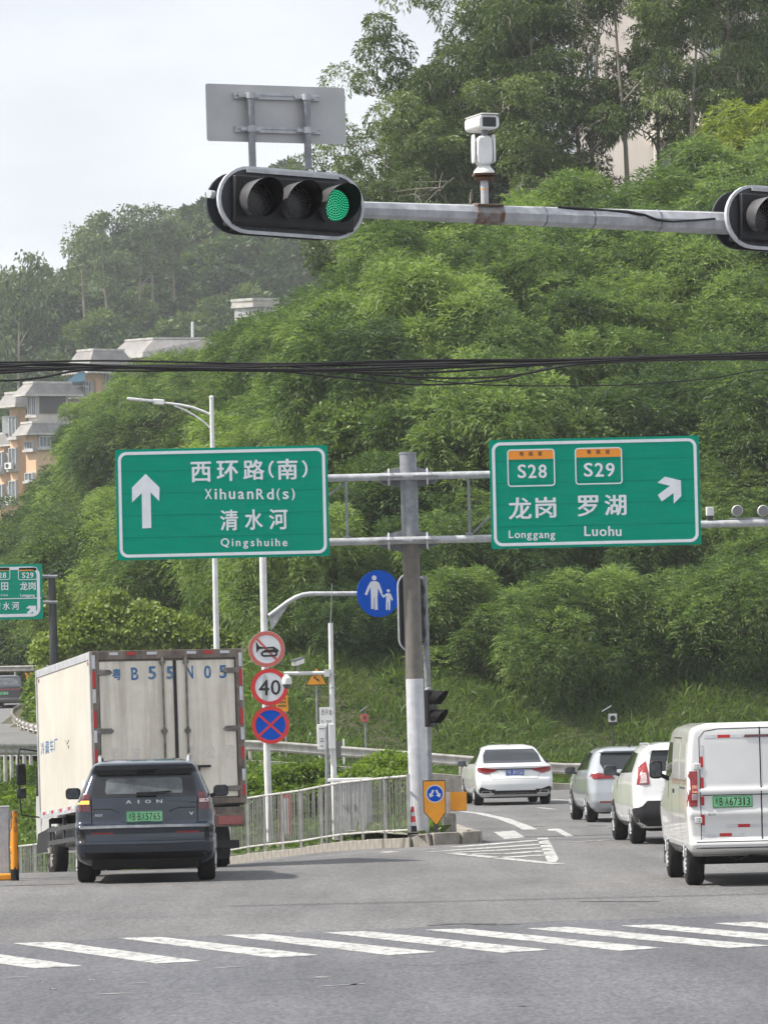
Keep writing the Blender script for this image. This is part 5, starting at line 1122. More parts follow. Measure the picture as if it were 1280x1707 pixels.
mb = MB(); mb.box((0.02,0,z1/2),(0.20,0.16,z1)); mb.build('post', M['galv_light'], r, local=True, bevel=0.008)
mb = MB(); mb.box((0.02,0,z1+0.008),(0.22,0.18,0.016)); mb.build('cap', M['white_paint'], r, local=True)
# --- right horizontal arm behind the right sign ---
YR = 82.5; u = S(YR); e = at(1165,874,YR); f = at(1290,872.5,YR); f2 = Vector((e.x + 6.5, YR, e.z))
r = thing('camera_arm', (f2.x,YR,0), 'thin grey horizontal arm carrying lamps beyond the right edge of the right green sign', 'mast arm')
mb = MB(); mb.tube([e, f2], [0.062,0.085], 12); mb.build('arm', M['galv_light'], r); mb = MB(); mb.tube([(f2.x,YR,0),(f2.x,YR,f2.z+0.5)], [0.14,0.11], 12); mb.build('post', M['galv_light'], r)
mb = MB(); mb.tube([at(1215,865,YR), at(1300,864,YR)], 0.016, 6); mb.build('conduit', M['galv'], r)
c = at(1183.5,866,YR); r = thing('flood_lamp', c, 'small square white lamp standing on the arm right of the right sign', 'lamp', rz=R(10)); mb = MB(); mb.box((0,0,0.14),(0.13,0.08,0.15)); mb.build('head', M['white_paint'], r, local=True, bevel=0.01); mb = MB(); mb.box((0,0,0.03),(0.10,0.05,0.08)); mb.build('bracket', M['dark_grey'], r, local=True)
for px, lb in ((1229,'round grey lamp on the arm midway to the picture edge'),(1272,'round grey lamp with a white top at the right picture edge')):
    c = at(px,866,YR); r = thing('round_lamp', c, lb, 'lamp'); mb = MB(); mb.lathe([(0.05,-0.10),(0.095,-0.07),(0.098,0.06),(0.085,0.075)], (0,0,0.15), (0,-1,0), 20); mb.build('housing', M['galv_light'], r, local=True)
    mb = MB(); mb.lathe([(0.0,0.0),(0.04,-0.01),(0.086,0.005)], (0,-0.072,0.15), (0,-1,0), 20); mb.build('lens', M['grey_plastic'], r, local=True); mb = MB(); mb.box((0,0,0.03),(0.03,0.03,0.10)); mb.build('bracket', M['galv'], r, local=True)

# --- railing on the island: each panel a thing's parts ---
def railing(pxs, label):
    P = [fbase(p) for p in pxs]; r = thing('railing', P[0], label, 'railing')
    pk = None; rp = random.Random(2)
    for a, b in zip(P[:-1], P[1:]):
        d = b - a; L_ = d.length; n = max(1, round(L_ / 1.0))
        for k in range(n):
            p, q_ = a + d*(k/n), a + d*((k+1)/n)
            mb = MB(); mb.box(p + Vector((0,0,0.50)), (0.05,0.05,1.10)); mb.build('post', M['rail_white'], r)
            for z, th in ((1.03,0.042),(0.13,0.035)): mb = MB(); mb.tube([p + Vector((0,0,z)), q_ + Vector((0,0,z))], th/2, 8); mb.build('rail', M['rail_white'], r)
            for j in range(1, 11):
                w = p.lerp(q_, j/11)
                if pk is None:
                    mb = MB(); mb.cyl((0,0,0.13),(0,0,1.03),0.0085,n=6,caps=False); pk = mb.build('picket', M['picket'], r, local=True); o = pk
                else: o = pk.copy(); col.objects.link(o); o.parent = r
                o.location = w - r.location; o.rotation_euler = (rp.gauss(0,0.012), rp.gauss(0,0.012), 0)
    p = P[-1]; mb = MB(); mb.box(p + Vector((0,0,0.50)), (0.06,0.06,1.12)); mb.build('post', M['rail_white'], r)
railing([382, 412, 440, 470, 500, 534, 567, 603, 640, 680], 'white metal railing along the kerb of the island, between truck and thick pole')
railing([-30, 35, 130, 180], 'white metal railing seen below the truck and at the left edge')

# --- guard rails ---
Wp = [(0.0,0.31),(0.045,0.27),(0.05,0.24),(0.01,0.19),(0.0,0.155),(0.01,0.12),(0.05,0.07),(0.045,0.04),(0.0,0.0)]
M['rail_steel'] = mat('weathered_rail_steel', (0.50,0.49,0.46), 0.55, 0.15, (0.33,0.31,0.28), 3, streak=((0.16,0.13,0.10),0.6,5))
def guardrail(pts, label, top=0.72, hscale=1.0, step=2.0, spx=None, group=None):
    """pts: ground points"""
    pts = [Vector(p) for p in pts]; r = thing('guard_rail', pts[0], label, 'guard rail', group)
    w = walk(pts, step); w.append(pts[-1]) if (w[-1]-pts[-1]).length > 0.4 else None
    mb = MB(); vs = []; fs = []; n = len(Wp)
    fine = walk(pts, 0.5) + [pts[-1]]
    for i, p in enumerate(fine):
        t = fine[min(i+1,len(fine)-1)] - fine[max(0,i-1)]; t.z = 0; t.normalize(); nn = Vector((t.y, -t.x, 0))
        vs += [p + nn*(a*hscale) + Vector((0,0,top-0.31*hscale+b*hscale)) for a, b in Wp]
    for i in range(len(fine)-1):
        for k in range(n-1): fs.append((i*n+k, i*n+k+1, (i+1)*n+k+1, (i+1)*n+k))
    mb.add(vs, fs); mb.build('beam', M['rail_steel'], r, smooth_deg=60)
    mb2 = None
    for p in w:
        if mb2 is None:
            mb = MB(); mb.cyl((0,0.09,-0.3),(0,0.09,top-0.03),0.055,n=10); mb.box((0,0.03,top-0.16),(0.12,0.10,0.14)); po = mb.build('post', M['rail_steel'], r, local=True); o = po; mb2 = True
        else: o = po.copy(); col.objects.link(o); o.parent = r
        o.location = p - r.location
# main one
xs_ = np.arange(-5.95, 10.2, 0.4); guardrail([(x, 136.6, railz(x) + 0.02) for x in xs_], 'long weathered guard rail at the foot of the grassy slope')
lp = [(-40,125),(8,129),(29,131),(51,133),(73,134.5),(100,135.5),(150,136.3),(230,136.6)]
LP = []
for px, y in lp:
    p = at(px, 1239.5 + (px*0.012 if px < 100 else 1.2 + (px-100)*0.03), y); LP.append((p.x, p.y, p.z - 0.72))
guardrail(LP, 'near guard rail at the left edge above the grassy bank', step=1.0)
hp = [(110,1216,183),(85,1212,186),(68,1208,189),(50,1204.5,193),(35,1200,198),(25,1193.5,203),(20,1187,209),(22,1180,216),(30,1175,223),(45,1171,230)]
HP = []
for px, y, Y in hp: p = at(px, y, Y); HP.append((p.x, p.y, p.z - 0.72))
guardrail(HP, 'curved guard rail bending round the pale bush on the ramp', step=2.2)
UP = []
for px in (-40, 0, 40, 80, 120): p = at(px, 1110.5 - px*0.02, 246); UP.append((p.x, p.y, p.z - 0.72))
guardrail(UP, 'upper guard rail behind the dark car at the left')
# low kerb along the main rail
mb = MB(); vs = []
for x in xs_:
    z = railz(x); vs += [(x,136.25,z-0.5),(x,136.25,z+0.16),(x,136.5,z+0.17),(x,136.5,z-0.5)]
fs = []
for i in range(len(xs_)-1):
    for k in range(4): fs.append((i*4+k, i*4+(k+1)%4, i*4+4+(k+1)%4, i*4+4+k))
mb.add(vs, fs); o = mb.build('rail_kerb', M['concrete'], None, smooth_deg=20); tag(o, kind='structure')
# chevron board
c = at(53,1128,238); r = thing('chevron_board', c, 'yellow and black chevron board beyond the dark car', 'road sign'); u = S(238)
mb = MB(); mb.box((0,0,0),(27*u,0.02,14*u)); mb.build('panel', M['sign_black'], r, local=True)
for k in (-1, 0, 1):
    mb = MB(); x = k*9*u; mb.prism([(x-3.5*u,6.5*u),(x+0.5*u,6.5*u),(x+4*u,0),(x+0.5*u,-6.5*u),(x-3.5*u,-6.5*u),(x,0)], -0.014, -0.010); mb.build('chevron', M['sign_yellow'], r, local=True, smooth_deg=0)
mb = MB(); 
for x in (-9*u, 9*u): mb.tube([(x,0.03,4*u),(x,0.03,-1.6)], 0.03, 8)
mb.build('post', M['galv'], r, local=True)
# ---------------- vehicles ----------------
def car_paint(name, c, metal=0.0, rough=0.32, flake=None, dirt=(0.25,0.23,0.2)):
    m = mat(name, c, rough, metal, flake or tuple(v*0.93 for v in c), 2.0, coat=0.9, spec=0.5)
    return m
M['p_blue'] = car_paint('dark_blue_grey_paint', (0.010,0.019,0.034), 0.2, 0.24)
M['p_white'] = car_paint('white_car_paint', (0.70,0.71,0.71))
M['p_van'] = car_paint('white_van_paint', (0.68,0.68,0.67))
M['p_silver'] = car_paint('silver_paint', (0.38,0.405,0.435), 0.35, 0.34)
M['p_navy'] = car_paint('dark_navy_paint', (0.006,0.008,0.012), 0.1, 0.3)

class Car:
    """lofted body: levels = [(z, half_width, y_rear, y_front, corner_x, corner_y, rear_bow)]; local +Y is forward, rear at y = 0"""
    def __init__(s, root, levels, paint, arches=(), ftaper=0.05, nlev=56, roofc=0.0, wheels_r=0.34, liner=True):
        s.root = root; s.paint = paint; lv = levels
        zs = [l[0] for l in lv]
        def L_(z, k): return interp(z, zs, [l[k] for l in lv])
        Z = sorted(set([lerp(zs[0], zs[-1], i/(nlev-1)) for i in range(nlev)] + zs))
        rows = []; 
        for z in Z:
            # light smoothing of the profile between the given levels
            e = 0.02; ks = [sum(L_(max(zs[0], min(zs[-1], z + d)), k) for d in (-e, 0, e))/3 if k not in () else L_(z, k) for k in range(7)]
            _, w, yr, yf, cx, cy, bow = ks
            half = []
            n1, n2, n3, n4, n5 = 7, 8, 12, 7, 6
            for i in range(n1): x = (w - cx) * i / n1; half.append((x, yr + bow * (x/w)**2))
            yb = yr + bow * ((w-cx)/w)**2
            for i in range(n2):
                a = math.pi/2 * i / n2; p = 2/2.5; half.append((w - cx + cx*math.sin(a)**p, yb + cy*(1 - math.cos(a)**p)))
            ys_, ye = yb + cy, yf - cy*1.2
            if ye < ys_ + 0.02: ye = ys_ + 0.02
            for i in range(n3):
                t = i / n3; y = lerp(ys_, ye, t); half.append((w * (1 - ftaper * max(0, t-0.45)**2 * 3.3) if n3 else w, y))
            wf = w * (1 - ftaper * 0.55**2 * 3.3)
            fx = min(wf*0.45, cx*2.2)
            for i in range(n4):
                a = math.pi/2 * i / n4; p = 2/2.3; half.append((wf - fx + fx*math.cos(a)**p, ye + (yf - 0.06 - ye)*math.sin(a)**p))
            for i in range(n5 + 1): x = (wf - fx) * (1 - i/n5); half.append((x, yf - 0.06*(x/max(0.01, wf-fx))**2))
            ring = half + [(-x, y) for x, y in reversed(half[1:-1])]
            rows.append([(x, y, z) for x, y in ring])
        n = len(rows[0]); vs = [v for r_ in rows for v in r_]
        fs = [(i*n+k, i*n+(k+1) % n, (i+1)*n+(k+1) % n, (i+1)*n+k) for i in range(len(rows)-1) for k in range(n)]
        fs += [tuple(reversed(range(n))), tuple(range((len(rows)-1)*n, len(rows)*n))]
        s.bvh = BVHTree.FromPolygons([Vector(v) for v in vs], fs)
        mb = MB(); mb.add(vs, fs); b = mb.build('body', paint, root, local=True, smooth_deg=38)
        s.body = b
        for (ya, za, ra) in arches:
            cb = MB(); cb.cyl((-1.3, ya, za), (1.3, ya, za), ra, n=32); co = cb.build('cutter', paint, None, local=True)
            md = b.modifiers.new('arch', 'BOOLEAN'); md.operation = 'DIFFERENCE'; md.object = co; md.solver = 'EXACT'
            bpy.context.view_layer.update(); dg = bpy.context.evaluated_depsgraph_get(); me = bpy.data.meshes.new_from_object(b.evaluated_get(dg)); b.modifiers.clear(); b.data = me
            bpy.data.objects.remove(co)
            me.shade_smooth()
            try: me.set_sharp_from_angle(angle=R(38))
            except Exception: pass
            if liner:
                lb = MB(); vs2 = []; nn = 24
                for k in range(nn+1):
                    a = R(-12 + 204*k/nn)
                    for x in (-0.72, 0.72): vs2.append((x, ya + (ra-0.006)*math.cos(a), za + (ra-0.006)*math.sin(a)))
                lb.add(vs2, [(2*k, 2*k+1, 2*k+3, 2*k+2) for k in range(nn)]); lb.build('wheel_arch', M['black_matt'], root, local=True)
        zsort = zs[0]
    def cast(s, a, b, d):
        """d: 'R' rear view (a=x, b=z); 'L' left side (a=y, b=z); 'r' right side"""
        if d == 'R': o, v = Vector((a, -2, b)), Vector((0, 1, 0))
        elif d == 'L': o, v = Vector((-3, a, b)), Vector((1, 0, 0))
        elif d == 'r': o, v = Vector((3, a, b)), Vector((-1, 0, 0))
        elif d == 'T': o, v = Vector((a, b, 5)), Vector((0, 0, -1))
        h = s.bvh.ray_cast(o, v)
        if h[0] is None:
            h = s.bvh.find_nearest(o + v * (2.0 if d == 'R' else 2.2)); return h[0], v, h[1]
        return h[0], v, h[1]
    def panel(s, name, poly, m, d='R', off=0.006, parent=None, step=0.06, back=0.03, flat=False, smooth_deg=30):
        bm = bmesh.new(); vs = [bm.verts.new((a, b, 0)) for a, b in poly]; bm.faces.new(vs)
        xs_ = [p[0] for p in poly]; ys_ = [p[1] for p in poly]
        for ax, lo, hi in ((0, min(xs_), max(xs_)), (1, min(ys_), max(ys_))):
            t = lo + step
            while t < hi - 1e-4:
                co = (t, 0, 0) if ax == 0 else (0, t, 0); no = (1, 0, 0) if ax == 0 else (0, 1, 0)
                bmesh.ops.bisect_plane(bm, geom=bm.verts[:] + bm.edges[:] + bm.faces[:], plane_co=co, plane_no=no); t += step
        bm.verts.index_update(); pts = []
        yflat = None
        for v in bm.verts:
            h, dv, nn = s.cast(v.co.x, v.co.y, d)
            pts.append((h, dv))
        top = [h - dv*off for h, dv in pts]; bot = [h + dv*back for h, dv in pts]; n = len(top)
        fs = [tuple(v.index for v in f.verts) for f in bm.faces]; be = [(e.verts[0].index, e.verts[1].index) for e in bm.edges if len(e.link_faces) == 1]
        bm.free(); mb = MB(); mb.add(top + bot, fs + [(a, b, n+b, n+a) for a, b in be]); return mb.build(name, m, parent or s.root, local=True, smooth_deg=smooth_deg)
    def line(s, name, pts, w, m, d='R', off=0.003, parent=None):
        """thin ribbon following the surface (shut lines, trims)"""
        mb = MB(); fine = []
        for p, q in zip(pts[:-1], pts[1:]):
            n = max(1, int(math.hypot(q[0]-p[0], q[1]-p[1]) / 0.05)); fine += [(lerp(p[0],q[0],i/n), lerp(p[1],q[1],i/n)) for i in range(n)]
        fine.append(pts[-1]); vs = []
        for i, p in enumerate(fine):
            a, b = fine[max(0,i-1)], fine[min(len(fine)-1,i+1)]; dx, dz = b[0]-a[0], b[1]-a[1]; l = math.hypot(dx, dz) or 1; nx, nz = -dz/l*w/2, dx/l*w/2
            for s_ in (-1, 1):
                h, dv, _ = s.cast(p[0]+nx*s_, p[1]+nz*s_, d); vs.append(h - dv*off)
        mb.add(vs, [(2*i, 2*i+1, 2*i+3, 2*i+2) for i in range(len(fine)-1)]); return mb.build(name, m, parent or s.root, local=True, smooth_deg=0)

def wheel(root, x, y, r, w, rim=0.66, spokes=5, side=-1, m_rim='rim'):
    """side -1: outer face towards -x"""
    t = w / 2; s_ = side
    mb = MB(); ro = r*rim
    prof = [(ro, -t), (r*0.9, -t), (r*0.965, -t*0.86), (r, -t*0.6), (r, t*0.6), (r*0.965, t*0.86), (r*0.9, t), (ro, t), (ro*0.96, 0), (ro, -t)]
    mb.lathe(prof[:-1], (0,0,0), (1,0,0), 36)
    for g in (-0.4, 0, 0.4): mb.lathe([(r+0.0005, t*g-0.006), (r-0.0, t*g-0.006)], (0,0,0), (1,0,0), 36) if False else None
    ty = mb.build('tyre', M['tyre'], root, local=True); ty.location = (x, y, r)
    mb = MB(); fx = s_*t*0.92
    mb.lathe([(ro*0.99, -t*0.9), (ro*0.93, -t*0.75), (ro*0.90, t*0.75), (ro*0.99, t*0.9)], (0,0,0), (1,0,0), 30)
    for k in range(spokes):
        a = 2*math.pi*k/spokes + 0.3; ca, sa = math.cos(a), math.sin(a)
        for da in (-0.16, 0.16):
            c2, s2 = math.cos(a+da), math.sin(a+da)
            mb.tube([(fx, 0.05*ca, 0.05*sa), (fx*1.05, ro*0.93*c2, ro*0.93*s2)], [0.032, 0.026], 6)
    mb.cyl((fx*0.8,0,0),(fx*1.12,0,0),0.075,n=14)
    ri = mb.build('rim', M[m_rim], ty, local=True)
    mb = MB(); mb.cyl((-0.02,0,0),(0.02,0,0),ro*0.85,n=24); mb.build('brake_disc', M['black_matt'], ty, local=True)
    return ty
def plate(car, cx, cz, txt, green=True, w=0.48, h=0.14, m2=None):
    h_, dv, _ = car.cast(cx, cz, 'R'); y = min(car.cast(cx-w/2, cz, 'R')[0].y, h_.y) - 0.012
    mb = MB(); mb.prism(rrect(cx, cz, w, h, 0.012, 3), y - 0.006, y + 0.03); p = mb.build('number_plate', M['plate_green'] if green else M['plate_blue'], car.root, local=True, smooth_deg=0)
    mb = MB(); mb.ring(rrect(cx, cz, w-0.008, h-0.008, 0.010, 3), rrect(cx, cz, w-0.02, h-0.02, 0.008, 3), y - 0.008, y - 0.005); mb.build('plate_border', M['dark_grey'] if green else M['sign_white'], p, local=True, smooth_deg=0)
    mb = MB(); ink = M['sign_black'] if green else M['sign_white']; n = len(txt) ; cw = (w - 0.05) / (n + 0.35); x = cx - w/2 + 0.025
    for i, ch in enumerate(txt):
        text_mb(mb, ch, x + cw/2, cz, cw*(0.26 if ch == '1' else 0.76), h*0.66, y - 0.0085, 0.012 if i else 0.0); x += cw
        if i == 1: mb.prism(circle(x + cw*0.17, cz, 0.006, 8), y-0.0085, y-0.007); x += cw*0.35
    mb.build('plate_characters', ink, p, local=True, smooth_deg=0)
    return p
def mirror(root, x, y, z, w, h, side, m_shell, glass=True, dy=0.16):
    mb = MB(); mb.prism([(a, b) for a, b in rrect(x, z, w, h, min(w,h)*0.32, 5)], y, y + dy); sh = mb.build('wing_mirror', m_shell, root, local=True, bevel=0.012)
    mb = MB(); mb.prism(rrect(x, z, w*0.84, h*0.80, min(w,h)*0.26, 4), y - 0.004, y + 0.002); mb.build('mirror_glass', M['mirror_glass'], sh, local=True)
    mb = MB(); mb.tube([(x - side*w*0.2, y+0.06, z - h*0.25), (x - side*(w*0.5+0.10), y+0.08, z - h*0.55)], 0.028, 6); mb.build('mirror_arm', m_shell, sh, local=True)
M['mirror_glass'] = mat('mirror_glass', (0.10,0.11,0.12), 0.08, 0.6, (0.03,0.035,0.04), 14)
def mroot(label, cat, px, Yr, yaw, z=None, nm='parked_car', pitch=0.0):
    p = at(px, 1400, Yr); zz = gz(p.x, Yr) if z is None else z
    return thing(nm, (p.x, Yr, zz), label, cat, None, rz=yaw, rx=pitch)
def sym(poly): return [(-x, z) for x, z in reversed(poly)]

M['tail_seg'] = mat('unlit_lamp_segment', (0.07,0.008,0.010), 0.15, 0, (0.14,0.02,0.02), 40, coat=0.6)
# ===== dark blue suv =====
r = mroot('dark blue suv with a green number plate, directly behind the box truck', 'car', 241.5, 63.5, R(2.0), nm='suv')
lv = [(0.24,0.80,0.22,4.30,0.16,0.20,0.06),(0.30,0.885,0.10,4.42,0.16,0.22,0.09),(0.40,0.915,0.02,4.46,0.14,0.22,0.10),(0.52,0.925,0.0,4.47,0.12,0.22,0.10),(0.555,0.925,0.0,4.47,0.12,0.22,0.10),
      (0.565,0.925,0.035,4.47,0.12,0.2,0.10),(0.70,0.925,0.045,4.47,0.12,0.2,0.10),(0.715,0.927,0.01,4.47,0.12,0.2,0.10),(0.77,0.925,0.01,4.46,0.12,0.2,0.10),(0.80,0.922,0.075,4.45,0.12,0.2,0.10),
      (0.95,0.918,0.085,4.38,0.14,0.22,0.10),(1.02,0.912,0.09,4.20,0.14,0.22,0.10),(1.06,0.90,0.095,3.9,0.14,0.22,0.10),(1.10,0.885,0.10,3.35,0.14,0.25,0.10),(1.14,0.87,0.11,3.2,0.13,0.25,0.10),
      (1.30,0.80,0.20,2.95,0.11,0.22,0.10),(1.45,0.735,0.28,2.65,0.10,0.2,0.10),(1.54,0.695,0.20,2.45,0.10,0.2,0.10),(1.575,0.665,0.19,2.3,0.11,0.2,0.10),(1.60,0.62,0.26,2.15,0.16,0.25,0.10),(1.625,0.52,0.45,1.9,0.2,0.3,0.08),(1.635,0.38,0.7,1.7,0.2,0.3,0.05)]
c = Car(r, lv, M['p_blue'], arches=((0.92,0.35,0.41),(3.62,0.35,0.41)))
c.panel('rear_window', [(-0.70,1.135),(0.70,1.135),(0.665,1.36),(0.60,1.515),(-0.60,1.515),(-0.665,1.36)], M['glass_dark'], off=0.004)
c.panel('heater_glass', [(-0.50,1.18),(0.50,1.18),(0.515,1.22),(0.50,1.36),(0.46,1.385),(-0.46,1.385),(-0.50,1.36),(-0.515,1.22)], M['glass_mid'], off=0.007)
c.panel('spoiler', [(-0.66,1.50),(0.66,1.50),(0.64,1.57),(-0.64,1.57)], M['p_blue'], off=0.05, back=0.06)
mb = MB(); mb.box((0.03,0.10,1.175),(0.26,0.05,0.05)); mb.tube([(0.05,0.09,1.19),(0.35,0.15,1.205)],0.011,6); mb.build('wiper', M['black'], r, local=True)
c.line('tailgate_line', [(-0.705,1.13),(-0.70,0.98),(-0.70,0.80)], 0.010, M['black_matt']); c.line('tailgate_line', [(0.705,1.13),(0.70,0.98),(0.70,0.80)], 0.010, M['black_matt'])
c.line('tailgate_crease', [(-0.68,0.985),(-0.45,0.985),(-0.34,0.94),(-0.33,0.93)], 0.012, M['black']); c.line('tailgate_crease', [(0.68,0.985),(0.45,0.985),(0.34,0.94),(0.33,0.93)], 0.012, M['black'])
c.panel('license_recess', [(-0.30,0.80),(0.30,0.80),(0.38,0.90),(0.44,0.97),(-0.44,0.97),(-0.38,0.90)], M['p_blue'], off=0.003, back=0.01)
plate(c, 0.0, 0.878, '粤BBX5765')
for s_ in (-1, 1):
    f = (lambda p: p) if s_ > 0 else sym
    lt = c.panel('tail_light', f([(0.71,0.955),(0.895,0.955),(0.905,1.16),(0.88,1.19),(0.72,1.19),(0.715,1.10)]), M['tail_dark'], off=0.014, step=0.05)
    for k in range(3):
        c.panel('lamp_segment', f([(0.735+k*0.055,1.12),(0.765+k*0.055,1.12),(0.765+k*0.055,1.175),(0.735+k*0.055,1.175)]), M['tail_seg'], off=0.019, parent=lt)
        c.panel('lamp_segment', f([(0.735+k*0.05,0.97),(0.765+k*0.05,0.97),(0.765+k*0.05,1.045),(0.735+k*0.05,1.045)]), M['tail_seg'], off=0.019, parent=lt)
    c.panel('indicator_lens', f([(0.73,1.055),(0.885,1.055),(0.885,1.10),(0.73,1.10)]), M['indicator'] if s_ < 0 else M['tail_clear'], off=0.021, parent=lt)
    c.panel('bumper_corner', f([(0.78,0.56),(0.89,0.52),(0.905,0.74),(0.86,0.77),(0.80,0.70)]), M['black'], off=0.006)
    c.panel('reflector', f([(0.42,0.655),(0.72,0.655),(0.72,0.675),(0.42,0.675)]), M['tail_red'], off=0.008)
    c.panel('side_window', f([(0,0)]) if False else [(0.75,1.16),(2.95,1.14),(2.55,1.42),(1.0,1.46),(0.8,1.40)], M['glass_dark'], d='L' if s_ < 0 else 'r', off=0.005, step=0.12)
    c.panel('side_skirt', [(0.3,0.24),(4.2,0.24),(4.2,0.34),(0.3,0.36)], M['black'], d='L' if s_ < 0 else 'r', off=0.006, step=0.2)
    mirror(r, s_*1.015, 2.55, 1.165, 0.205, 0.155, s_, M['black'])
    mb = MB(); mb.tube([(s_*0.585,0.55,1.585),(s_*0.59,0.62,1.655),(s_*0.60,1.2,1.675),(s_*0.60,2.0,1.66),(s_*0.59,2.15,1.60)], 0.022, 8); mb.build('roof_rail', M['chrome'], r, local=True)
    wheel(r, s_*0.80, 0.92, 0.345, 0.235, side=s_); wheel(r, s_*0.80, 3.62, 0.345, 0.235, side=s_)
c.panel('lower_bumper', [(-0.80,0.25),(0.80,0.25),(0.86,0.38),(0.80,0.41),(-0.80,0.41),(-0.86,0.38)], M['black'], off=0.006, step=0.08)
c.line('bumper_trim', [(-0.86,0.745),(-0.4,0.752),(0.4,0.752),(0.86,0.745)], 0.035, M['galv'], off=0.012)
c.line('bumper_lip', [(-0.83,0.53),(-0.4,0.515),(0.4,0.515),(0.83,0.53)], 0.012, M['black'], off=0.004)
y = c.cast(0,1.07,'R')[0].y - 0.006
for ch, x in (('A',-0.205),('I',-0.075),('O',0.05),('N',0.20)): mb = MB(); text_mb(mb, ch, x, 1.075, 0.075 if ch!='I' else 0.014, 0.045, y + 0.002, 0.02); mb.build('badge_letter', M['chrome'], r, local=True, smooth_deg=0)
mb = MB(); text_mb(mb, 'V', 0.62, 0.905, 0.055, 0.04, c.cast(0.62,0.905,'R')[0].y - 0.006, 0.02); text_mb(mb, 'AION', -0.60, 0.905, 0.12, 0.032, c.cast(-0.60,0.905,'R')[0].y - 0.006, 0.01); mb.build('small_badges', M['sign_white'], r, local=True, smooth_deg=0)
mb = MB(); mb.box((0,1.5,0.26),(1.4,3.0,0.12)); mb.box((0,0.55,0.25),(1.1,0.5,0.14)); mb.build('underbody', M['black_matt'], r, local=True)

# ===== white delivery van =====
r = mroot('white panel van with a green number plate at the right picture edge', 'van', 1271.5, 57.3, R(1.0), nm='delivery_van')
lv = [(0.36,0.78,0.30,4.8,0.1,0.2,0.02),(0.42,0.84,0.04,4.9,0.12,0.16,0.05),(0.50,0.865,0.0,4.95,0.12,0.14,0.05),(0.545,0.87,0.0,4.95,0.10,0.12,0.05),(0.56,0.865,0.07,4.95,0.08,0.12,0.03),(0.80,0.885,0.06,4.95,0.07,0.12,0.03),
      (0.86,0.887,0.04,4.93,0.07,0.12,0.03),(0.90,0.887,0.045,4.9,0.07,0.12,0.03),(0.95,0.887,0.065,4.85,0.07,0.12,0.03),(1.08,0.885,0.065,4.6,0.07,0.12,0.03),(1.10,0.883,0.04,4.5,0.07,0.12,0.03),(1.17,0.88,0.04,4.35,0.07,0.12,0.03),(1.18,0.878,0.065,4.3,0.07,0.12,0.03),
      (1.40,0.872,0.075,4.0,0.07,0.12,0.03),(1.70,0.85,0.09,3.6,0.07,0.12,0.03),(1.84,0.832,0.10,3.35,0.08,0.12,0.03),(1.90,0.80,0.11,3.2,0.10,0.14,0.03),(1.935,0.74,0.13,3.0,0.14,0.2,0.03),(1.955,0.60,0.20,2.8,0.2,0.25,0.02)]
c = Car(r, lv, M['p_van'], arches=((0.95,0.34,0.40),(3.85,0.34,0.40)), ftaper=0.03)
